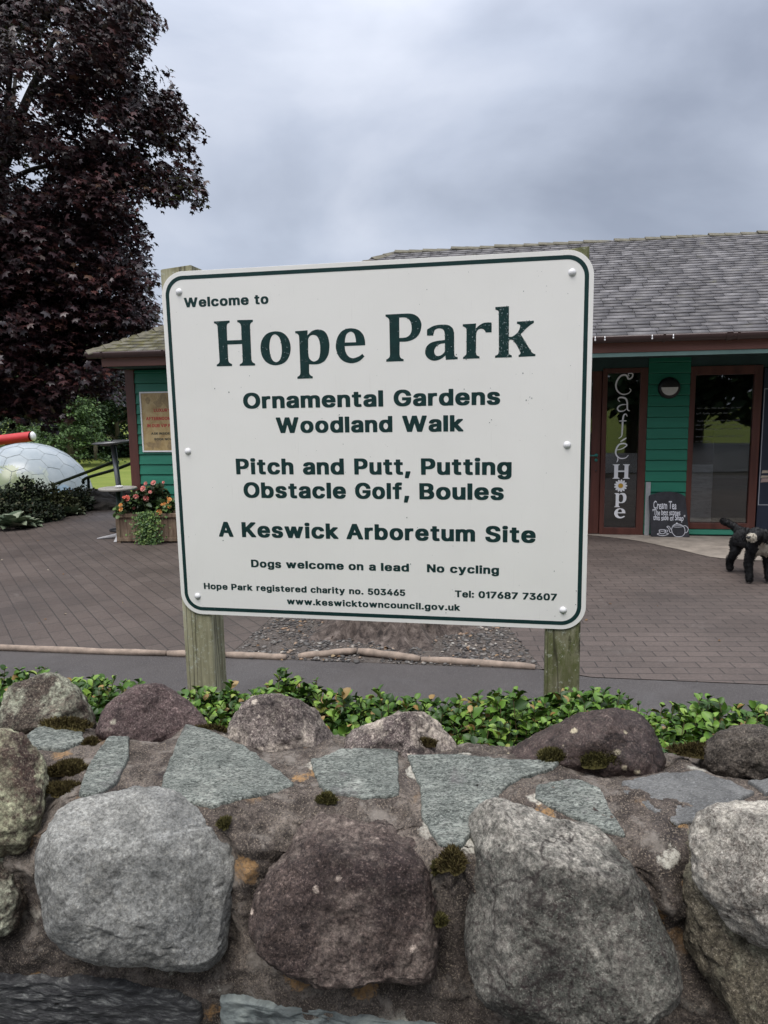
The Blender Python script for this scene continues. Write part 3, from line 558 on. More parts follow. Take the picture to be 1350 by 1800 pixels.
BOLD = {"E":[90,676,[[[93,10,99,4,117,0,650,0,668,4,675,10,676,118,675,125,668,132,650,135,301,136,302,294,620,294,638,298,645,305,647,311,647,413,645,419,638,427,620,429,302,429,301,581,645,582,663,585,671,593,672,599,672,698,671,704,663,712,645,715,117,715,99,712,93,704,90,698]]]],
"F":[90,667,[[[93,10,99,4,117,0,274,0,292,4,300,10,302,285,607,285,625,288,632,296,634,401,632,407,625,415,607,418,302,418,301,581,640,582,658,585,666,593,667,599,667,698,666,704,658,712,640,715,117,715,99,712,93,704,90,698]]]],
"I":[90,306,[[[93,10,99,4,117,0,279,0,297,4,303,10,306,698,303,704,292,713,117,715,99,712,93,704,90,698]]]],
"L":[90,656,[[[93,10,99,4,117,0,630,0,647,4,654,10,656,118,654,125,647,132,630,135,301,136,301,698,300,704,287,713,117,715,99,712,93,704,90,698]]]],
"M":[90,968,[[[93,10,99,4,117,0,270,0,287,4,294,10,297,301,431,10,438,4,456,0,600,0,618,4,627,13,632,22,758,300,761,10,767,4,785,0,941,0,959,4,967,10,968,17,967,704,959,712,941,715,742,715,724,712,713,698,530,288,341,704,334,712,316,715,117,715,99,712,93,704,90,698]]]],
"R":[90,756,[[[93,10,99,4,117,0,274,0,292,4,300,10,302,255,379,255,380,252,531,13,540,4,557,0,729,0,747,4,753,10,756,17,753,54,608,283,617,289,656,311,689,348,698,357,706,374,720,406,724,420,728,465,728,503,720,560,698,608,656,658,604,688,540,707,517,711,456,715,117,715,99,712,93,704,90,698],[302,389,302,582,377,582,420,578,446,572,458,569,486,551,505,530,517,499,518,486,517,467,505,438,486,418,459,402,424,392,388,389]]]],
"U":[90,801,[[[158,81,183,57,239,23,319,-1,401,-9,491,-9,573,-1,652,23,708,57,764,113,789,168,801,238,800,704,792,712,774,715,618,715,600,712,594,704,591,271,586,235,569,197,544,170,505,145,464,132,443,131,422,134,387,145,347,170,321,199,303,235,300,270,298,704,291,712,273,715,117,715,99,712,93,704,90,698,90,235,102,168,129,113]]]],
"V":[24,809,[[[307,13,316,4,334,0,504,0,522,4,531,13,807,662,809,698,807,704,800,712,782,715,620,715,602,712,595,704,419,269,238,704,231,712,213,715,51,715,33,712,26,704,24,670,30,656]]]],
"X":[28,797,[[[30,10,36,4,54,0,225,0,242,4,386,176,413,212,582,4,600,0,771,0,788,4,796,10,797,17,796,54,544,368,550,379,782,663,783,670,782,704,774,712,756,715,587,715,569,712,414,521,261,712,244,715,72,715,54,712,46,704,45,698,45,670,49,659,287,366,30,53,28,46]]]],
"Y":[24,796,[[[307,10,315,4,332,0,490,0,508,4,514,10,517,280,794,662,796,698,794,704,787,712,769,715,599,715,581,712,544,663,413,478,255,698,242,712,225,715,51,715,33,712,26,704,24,698,26,663,306,279]]]],
"A":[24,809,[[[26,10,33,4,51,0,215,0,233,4,242,14,311,184,523,184,591,19,604,4,621,0,782,0,800,4,807,10,809,48,803,62,533,690,527,704,521,712,503,715,329,715,311,712,302,703,28,58,24,46],[366,316,415,443,468,318]]]],
"B":[90,740,[[[93,10,99,4,117,0,470,0,554,6,621,26,670,51,713,98,733,139,740,184,740,229,737,266,733,278,713,316,679,354,647,375,675,400,693,420,699,434,707,459,711,483,711,537,704,580,685,620,644,662,605,686,585,694,537,707,460,715,117,715,99,712,93,704,90,698],[302,135,302,298,405,298,437,294,467,285,504,261,517,247,531,220,532,208,527,188,509,167,503,159,460,141,407,135],[302,428,302,582,387,582,438,576,477,557,499,528,504,503,488,472,472,455,446,441,418,431,392,428]]]],
"D":[90,807,[[[93,10,99,4,117,0,424,0,537,12,631,42,677,69,698,87,730,117,765,168,796,242,807,332,807,386,796,476,762,555,733,598,683,645,640,671,542,704,437,715,117,715,99,712,93,704,90,698],[302,135,301,581,360,582,427,576,488,555,533,522,559,491,573,470,594,415,598,374,595,311,573,247,535,195,485,161,419,140,364,135]]]],
"G":[59,830,[[[157,94,167,84,229,37,244,31,319,4,431,-9,492,-9,593,3,668,26,735,68,789,126,820,190,830,264,830,374,829,380,823,388,805,391,452,391,434,388,428,380,427,374,427,273,428,266,434,260,452,256,617,255,598,210,568,175,524,148,482,134,469,132,437,135,383,154,334,190,298,240,276,296,269,357,275,413,294,467,300,478,333,524,380,559,441,582,463,584,485,578,514,569,546,551,562,539,586,512,603,488,614,460,623,452,640,449,800,449,818,452,825,459,827,465,827,495,812,542,789,582,761,620,747,634,710,662,662,689,608,710,563,719,492,725,420,725,321,713,231,680,167,634,153,620,103,553,71,469,59,373,59,343,72,239,105,161]]]],
"H":[90,801,[[[93,10,99,4,117,0,274,0,292,4,300,10,302,300,589,300,591,10,599,4,617,0,774,0,792,4,800,10,801,17,800,704,792,712,774,715,617,715,599,712,591,704,589,432,302,432,300,704,292,712,274,715,117,715,99,712,93,704,90,698]]]],
"K":[90,788,[[[93,10,99,4,117,0,274,0,292,4,300,10,301,226,347,267,555,17,568,4,586,0,761,0,779,4,787,10,788,17,787,53,496,398,784,663,787,698,784,704,778,712,760,715,573,715,555,712,303,478,301,478,300,704,292,712,274,715,117,715,99,712,93,704,90,698]]]],
"N":[90,809,[[[93,10,99,4,117,0,274,0,292,4,300,10,302,389,537,72,581,14,591,4,608,0,782,0,800,4,807,10,809,17,807,704,800,712,782,715,626,715,608,712,602,704,599,325,328,690,310,712,292,715,117,715,99,712,93,704,90,698]]]],
"O":[59,854,[[[158,93,180,75,240,32,319,4,427,-9,490,-9,598,4,685,37,749,84,810,158,842,239,854,330,854,386,842,476,810,555,761,620,747,634,681,681,593,713,492,725,424,725,318,712,233,680,170,634,157,620,105,553,75,477,59,373,59,343,71,253,76,234,107,158],[336,190,301,234,275,303,269,357,275,413,300,478,337,527,382,560,425,577,458,584,472,582,535,559,581,526,616,479,640,419,647,357,641,306,638,292,614,234,585,195,569,183,535,157,479,135,469,134,434,135,392,152,380,157]]]],
"P":[90,728,[[[93,10,99,4,117,0,274,0,292,4,300,10,302,239,454,239,537,248,608,273,656,302,663,311,698,350,717,395,722,413,728,460,728,496,719,555,701,599,698,605,656,653,607,684,585,692,531,707,469,713,117,715,99,712,93,704,90,698],[302,373,302,582,377,582,419,578,452,569,488,544,504,527,514,499,517,464,504,431,483,405,452,386,420,377,392,373]]]],
"S":[58,726,[[[98,86,144,44,201,15,267,-3,350,-10,438,-10,522,-3,593,18,644,45,692,91,713,130,720,148,726,193,726,229,720,273,706,306,671,345,644,365,576,397,495,419,419,436,360,454,328,468,301,490,289,505,288,517,291,527,303,546,323,563,360,581,383,586,400,586,413,585,463,566,494,537,508,496,521,487,533,486,702,487,713,496,715,536,704,585,679,630,632,671,578,699,515,717,433,725,362,725,310,720,283,717,228,702,213,698,162,671,123,636,114,627,89,582,80,530,80,486,84,456,87,445,105,409,138,375,203,337,289,309,382,288,454,267,483,252,503,238,517,219,518,208,514,197,500,175,473,152,440,135,405,127,386,127,350,135,318,149,298,165,276,193,269,226,260,235,242,238,72,237,59,228,58,188,71,132]]]],
"T":[49,739,[[[293,10,300,4,318,0,473,0,491,4,499,10,500,581,713,582,730,585,738,593,739,599,739,698,738,704,730,712,713,715,75,715,58,712,50,704,49,599,50,593,58,585,75,582,291,581]]]],
"W":[24,1121,[[[235,10,242,4,260,0,432,0,450,4,458,13,560,338,571,368,573,368,685,13,694,4,711,0,883,0,901,4,910,13,911,17,1118,662,1121,668,1118,704,1112,712,1094,715,933,715,915,712,908,704,802,347,797,334,684,704,676,712,658,715,486,715,469,712,461,704,456,690,348,334,342,347,235,704,228,712,210,715,51,715,33,712,26,704,24,698,24,670,28,657]]]],
"a":[45,620,[[[75,67,112,31,149,10,201,-5,225,-8,257,-10,341,-10,387,-6,422,4,443,0,593,0,611,4,617,10,620,17,620,380,612,424,596,463,591,469,560,504,533,522,490,540,456,548,406,555,298,555,258,551,212,542,167,527,123,500,87,465,64,428,63,392,64,386,73,377,162,354,175,352,251,354,262,362,273,380,302,405,325,416,354,423,369,418,393,404,406,386,411,373,411,364,407,360,386,354,302,346,201,332,135,311,99,291,67,258,54,231,45,188,45,152,51,113,55,103],[265,145,252,163,255,170,261,181,278,195,305,208,356,217,415,222,411,201,398,174,379,152,351,134,318,122,311,122,284,132]]]],
"b":[81,699,[[[82,10,90,4,107,0,255,0,280,5,310,-5,354,-9,443,-9,512,-1,576,24,620,57,635,72,667,117,689,177,699,252,699,296,693,357,668,427,632,477,578,521,510,546,440,555,357,555,309,550,285,544,285,698,283,704,271,713,107,715,90,712,82,704,81,698],[324,161,300,199,287,240,285,258,287,309,298,345,320,382,345,404,382,419,393,419,432,402,456,380,474,351,491,302,492,264,488,238,478,202,458,170,427,141,393,126,382,126,348,141]]]],
"c":[51,659,[[[122,72,132,62,186,23,253,-1,324,-9,420,-9,492,0,544,19,563,30,591,49,625,84,643,109,654,132,659,148,659,176,658,183,650,190,553,211,470,210,458,201,454,186,442,167,425,149,396,132,364,123,324,141,296,168,275,199,261,242,260,284,261,300,273,338,296,377,323,402,368,422,393,415,425,396,449,368,456,348,469,339,549,338,647,359,654,366,656,373,656,406,643,438,625,463,593,496,563,517,531,532,491,545,433,555,328,555,255,546,181,519,132,483,85,425,62,364,51,293,51,248,62,181,85,120]]]],
"d":[51,672,[[[116,73,135,55,181,21,240,-1,293,-8,398,-9,443,-5,477,6,485,3,497,0,645,0,663,4,671,10,672,698,671,704,663,712,645,715,495,715,477,712,469,704,468,698,467,544,445,550,395,555,311,555,242,546,176,522,131,488,118,476,85,431,62,370,58,360,51,298,51,251,59,181,84,118],[298,165,274,206,261,244,260,287,262,311,273,342,294,379,323,404,355,418,369,419,407,402,431,382,454,348,467,305,468,261,465,238,452,199,431,165,405,141,380,131,369,126,357,126,324,141]]]],
"e":[51,671,[[[122,72,132,62,186,23,255,-1,330,-9,425,-9,485,-3,531,8,573,28,607,51,641,90,659,125,661,162,659,168,652,175,550,197,473,195,469,193,460,184,450,167,440,154,418,136,388,126,368,123,334,135,303,157,276,188,267,216,644,217,662,221,668,228,671,234,671,311,667,355,649,413,623,458,582,499,548,522,497,542,441,553,324,555,252,546,183,521,145,494,121,472,84,424,59,362,51,296,51,248,62,180,85,120],[271,346,275,357,300,388,323,405,361,422,369,422,398,410,413,401,431,383,450,356,454,347]]]],
"f":[10,478,[[[123,10,131,4,149,0,300,0,318,4,325,10,327,420,441,423,454,432,455,438,454,537,446,545,428,548,328,548,327,560,329,581,338,594,351,603,428,602,446,604,454,612,478,683,476,721,465,730,433,738,401,740,300,743,255,738,210,725,177,707,145,675,134,656,127,643,123,623,122,548,36,548,19,545,12,537,10,531,12,432,19,424,36,422,122,420]]]],
"g":[51,672,[[[95,-103,131,-138,167,-161,183,-167,213,-177,260,-188,330,-194,405,-194,464,-189,537,-174,594,-147,638,-105,663,-58,672,-4,672,531,671,537,663,545,645,548,497,548,479,545,476,540,443,551,402,555,311,555,244,546,176,522,132,488,120,476,85,431,59,368,51,300,51,252,58,193,87,122,131,69,176,39,240,15,311,6,389,6,441,12,465,19,467,17,465,6,452,-19,433,-39,389,-58,369,-60,360,-60,334,-54,309,-41,291,-28,257,5,252,6,239,8,163,6,87,-28,80,-37,77,-73,81,-82],[300,174,276,207,261,248,260,266,261,309,274,343,294,379,321,404,357,419,369,419,409,402,432,382,454,350,467,309,468,266,465,242,454,207,443,193,432,175,402,153,368,140,361,140,324,154]]]],
"h":[81,649,[[[82,10,90,4,107,0,258,0,276,4,283,10,285,318,288,343,301,374,323,397,351,414,370,419,380,418,413,398,427,382,440,360,445,323,447,10,454,4,472,0,623,0,640,4,648,10,649,362,645,409,623,465,586,508,553,531,499,548,440,555,357,555,300,548,285,544,285,698,283,704,271,713,107,715,90,712,82,704,81,698]]]],
"i":[62,302,[[[76,602,91,586,109,577,139,571,213,569,257,577,274,586,288,600,298,614,302,636,302,668,298,690,276,717,251,730,220,735,145,735,109,728,90,717,68,694,62,666,62,638,68,612]],[[82,10,90,4,107,0,258,0,276,4,283,10,285,531,283,537,276,545,258,548,107,548,90,545,82,537,81,531]]]],
"k":[81,672,[[[82,10,90,4,107,0,258,0,276,4,283,10,285,17,285,183,451,4,469,0,645,0,663,4,671,10,672,17,671,53,436,306,650,496,653,503,650,537,644,545,626,548,452,548,434,545,285,414,283,704,276,712,258,715,107,715,90,712,82,704,81,698]]]],
"l":[90,306,[[[93,10,99,4,117,0,279,0,297,4,303,10,306,698,303,704,292,713,117,715,99,712,93,704,90,698]]]],
"m":[81,950,[[[82,10,90,4,107,0,258,0,276,4,283,10,285,332,288,355,301,382,318,401,345,416,360,419,383,406,393,396,406,380,411,357,414,10,420,4,438,0,591,0,608,4,616,10,617,17,620,354,630,383,645,401,666,415,681,419,689,419,717,406,738,383,746,348,748,10,755,4,773,0,923,0,941,4,949,10,950,17,950,383,944,432,926,472,888,514,857,533,807,551,788,555,749,558,679,558,627,553,581,540,541,519,486,548,419,558,328,557,303,553,274,544,255,548,107,548,90,545,82,537,81,531]]]],
"n":[81,649,[[[82,10,90,4,107,0,258,0,276,4,283,10,285,318,288,343,301,374,323,397,351,414,370,419,380,418,413,398,427,382,440,360,445,323,447,10,454,4,472,0,623,0,640,4,648,10,649,17,649,362,645,409,635,438,623,465,599,495,586,508,546,533,499,548,476,551,440,555,357,555,300,548,287,545,279,540,273,545,255,548,107,548,90,545,82,537,81,531]]]],
"o":[51,686,[[[122,72,132,62,186,23,253,-1,279,-5,324,-9,427,-8,485,-1,555,24,600,58,617,75,647,112,653,122,679,186,686,257,686,287,680,348,675,369,649,428,616,472,602,486,555,521,483,546,407,555,328,555,255,546,181,519,132,483,95,438,85,425,59,357,51,293,51,248,59,188,85,120],[310,154,296,168,273,206,261,242,260,284,262,306,275,345,296,377,303,384,323,402,336,409,361,419,368,422,377,419,419,398,443,375,463,343,474,310,478,292,479,267,474,234,465,203,443,170,415,144,402,136,377,126,364,123,324,141]]]],
"p":[81,699,[[[82,-172,90,-180,107,-183,258,-183,276,-180,283,-172,285,-166,285,4,310,-5,354,-9,443,-9,512,-1,576,24,620,57,640,78,671,123,693,190,699,252,699,296,693,357,666,432,632,477,578,521,510,546,440,555,337,553,309,550,283,542,255,548,107,548,90,545,82,537,81,531],[324,161,300,199,287,240,285,258,287,309,298,345,320,382,345,404,382,419,393,419,432,402,456,380,474,351,491,302,492,264,488,238,478,202,458,170,427,141,393,126,382,126,348,141]]]],
"r":[81,478,[[[82,10,90,4,107,0,258,0,276,4,283,10,285,329,288,350,301,375,318,392,343,409,369,416,382,415,464,416,476,425,478,537,476,544,469,551,422,557,342,557,292,550,274,544,255,548,107,548,90,545,82,537,81,531]]]],
"s":[55,611,[[[93,62,135,26,174,8,228,-5,279,-9,383,-9,438,-5,497,12,541,33,554,45,582,72,598,99,604,117,611,152,611,184,602,231,572,271,566,278,521,307,441,329,366,345,329,354,292,370,280,383,280,387,283,395,300,410,329,423,341,424,374,410,392,389,404,368,415,359,496,357,582,373,591,377,598,383,599,420,582,460,566,482,546,501,523,519,486,537,437,550,383,555,292,555,235,550,189,537,170,530,141,514,113,492,98,477,80,445,71,402,71,366,81,316,109,278,117,270,171,239,242,219,328,203,364,193,386,183,398,168,398,163,397,158,374,136,341,123,325,122,293,134,279,145,267,157,252,189,240,198,167,199,71,183,66,180,57,171,55,135,69,91]]]],
"t":[10,432,[[[135,42,149,30,194,6,203,4,270,-5,383,-3,424,5,431,13,432,19,432,53,415,120,407,127,389,131,321,131,315,134,307,143,303,149,302,163,302,420,393,422,411,424,418,432,419,438,419,531,418,537,406,546,302,549,302,650,301,657,289,666,125,667,107,663,100,657,98,650,98,549,23,546,12,537,10,531,12,432,23,423,98,420,98,131,109,77]]]],
"u":[81,649,[[[129,58,145,41,184,17,233,0,258,-3,292,-6,368,-6,434,3,450,8,463,3,476,0,623,0,640,4,648,10,649,17,648,537,640,545,623,548,472,548,454,545,447,537,445,234,442,207,428,176,406,153,382,136,362,131,351,131,318,149,291,184,289,190,285,222,283,537,276,545,258,548,107,548,90,545,82,537,81,531,81,183,85,139,90,123,105,86]]]],
"v":[26,671,[[[247,10,253,4,271,0,427,0,445,4,452,10,667,491,671,503,671,531,668,537,662,545,644,548,485,548,467,545,456,531,350,276,347,278,342,289,242,531,231,545,213,548,53,548,35,545,28,537,26,503,31,488]]]],
"w":[36,932,[[[210,10,216,4,234,0,386,0,402,4,411,13,483,226,555,10,562,4,580,0,733,0,749,4,757,10,761,19,931,495,932,501,931,537,923,545,906,548,748,548,730,545,722,535,656,328,589,535,580,545,562,548,406,548,388,545,379,536,311,327,243,537,235,545,219,548,62,548,45,545,37,537,36,531,37,492]]]],
"y":[26,671,[[[72,-167,80,-175,87,-177,126,-185,235,-186,273,-183,305,-175,324,-167,345,-156,378,-127,401,-96,423,-55,667,491,671,503,671,531,668,537,662,545,644,548,485,548,467,545,456,531,350,276,347,278,342,289,242,531,231,545,213,548,53,548,35,545,28,537,26,503,31,488,238,30,231,10,217,-18,203,-37,189,-48,105,-51,94,-60,71,-132]]]],
",":[58,319,[[[59,-141,67,-149,85,-152,213,-152,231,-149,238,-141,319,105,319,136,316,143,310,149,292,153,130,153,112,149,103,141,58,-100]]]],
".":[76,325,[[[93,27,105,13,125,3,149,-3,238,-5,274,3,296,13,319,40,325,66,325,100,319,129,297,153,273,166,252,171,229,174,168,174,123,165,104,153,85,132,80,120,76,103,76,64,81,42]]]],
":":[76,325,[[[93,27,105,13,125,3,149,-3,238,-5,274,3,296,13,319,40,325,66,325,100,319,129,297,153,273,166,252,171,229,174,168,174,123,165,104,153,85,132,80,120,76,103,76,64,81,42]],[[93,380,105,366,125,355,149,351,238,350,274,355,296,366,319,393,325,419,325,454,319,482,293,509,266,522,231,527,168,527,125,519,104,508,84,485,80,473,76,456,76,418,81,396]]]],
"0":[72,722,[[[144,91,203,33,210,31,273,4,368,-9,428,-9,527,5,591,33,653,91,689,157,715,248,722,332,722,383,715,467,689,559,666,600,650,625,589,681,517,713,432,725,364,725,338,722,278,713,208,684,144,625,105,559,80,467,72,383,72,332,81,240,105,157],[354,152,321,184,296,235,283,291,280,321,278,373,282,414,296,479,321,531,355,566,392,585,402,585,440,566,458,548,473,531,499,479,513,414,517,373,513,302,499,235,474,186,441,152,401,131,393,131]]]],
"1":[90,461,[[[249,10,257,4,274,0,434,0,452,4,460,10,461,698,460,704,447,713,297,715,279,712,270,703,229,645,99,582,93,575,90,476,93,469,99,461,117,458,180,458,193,460,248,478]]]],
"3":[67,704,[[[105,86,122,69,156,42,216,13,289,-5,354,-9,415,-9,499,-1,568,18,623,50,668,96,693,141,704,201,704,234,697,280,679,321,671,336,621,384,568,414,494,431,671,602,672,698,671,704,663,712,645,715,132,715,116,712,108,704,107,599,108,593,116,585,132,582,388,581,238,437,237,431,238,329,251,320,364,316,380,315,424,303,458,283,478,261,492,233,494,219,491,199,476,171,459,157,424,136,382,127,354,134,323,148,303,162,296,170,283,190,275,221,264,230,93,231,75,229,68,221,67,215,67,184,81,125]]]],
"4":[59,735,[[[62,145,68,139,86,135,424,135,424,17,427,10,433,4,451,0,602,0,620,4,627,10,629,135,708,135,726,139,733,145,735,152,733,260,726,267,708,270,629,271,629,452,627,459,620,467,602,469,443,469,578,663,581,698,578,704,572,712,554,715,398,715,380,712,370,702,63,257,59,247],[309,270,424,440,424,271]]]],
"5":[90,701,[[[126,87,171,44,208,23,231,13,280,-1,293,-3,357,-9,420,-9,504,0,567,21,620,55,662,103,686,150,693,170,701,221,701,261,697,303,684,345,654,392,618,429,593,449,542,473,497,483,441,491,360,491,325,486,338,582,638,582,656,585,662,593,663,599,663,698,662,704,656,712,638,715,171,715,154,712,147,704,144,695,102,379,103,336,116,327,143,324,208,316,280,316,298,320,321,334,354,347,379,354,389,352,422,341,450,321,461,310,479,284,488,260,492,239,486,210,474,186,463,171,451,159,424,140,393,129,386,129,364,135,337,152,319,166,302,189,296,216,287,225,283,226,117,229,99,225,93,219,90,212,90,181,95,156,102,129]]]],
"6":[96,698,[[[157,72,176,51,221,23,285,0,366,-9,428,-9,508,-1,572,21,618,51,663,103,689,156,698,212,698,253,692,302,668,360,623,409,581,437,512,458,436,465,595,663,596,698,595,704,587,712,569,715,405,715,387,712,210,491,158,422,121,356,105,311,96,260,96,219,105,161,127,105],[342,154,319,183,303,215,302,229,303,253,319,285,338,309,370,329,398,338,428,327,456,306,474,284,488,252,491,239,488,215,474,181,461,165,445,149,424,136,398,127,370,136]]]],
"7":[94,701,[[[148,10,156,4,174,0,336,0,354,4,360,10,699,586,701,698,699,704,692,712,675,715,120,715,103,712,95,704,94,599,95,593,103,585,120,582,460,581,152,59,147,46]]]],
"8":[80,715,[[[113,90,161,45,215,17,280,-1,364,-9,428,-9,501,-3,575,15,634,45,680,90,706,132,715,183,715,228,711,258,693,303,672,334,640,362,620,377,653,407,676,450,686,496,686,544,679,587,661,620,656,627,612,672,563,699,505,717,432,725,362,725,289,717,229,699,183,674,135,627,113,581,107,542,107,497,118,446,140,407,174,375,161,368,122,334,100,303,82,258,80,229,80,181,84,149,87,135],[306,167,291,194,288,208,291,225,306,252,329,274,361,291,383,298,402,300,427,293,464,274,487,252,504,220,505,212,504,199,488,170,470,153,438,135,406,127,388,127,361,134,323,153],[347,458,328,477,315,505,316,527,328,549,347,568,369,581,398,589,424,581,447,568,467,549,476,527,478,505,465,477,446,458,418,442,401,437,393,437,373,443]]]]}
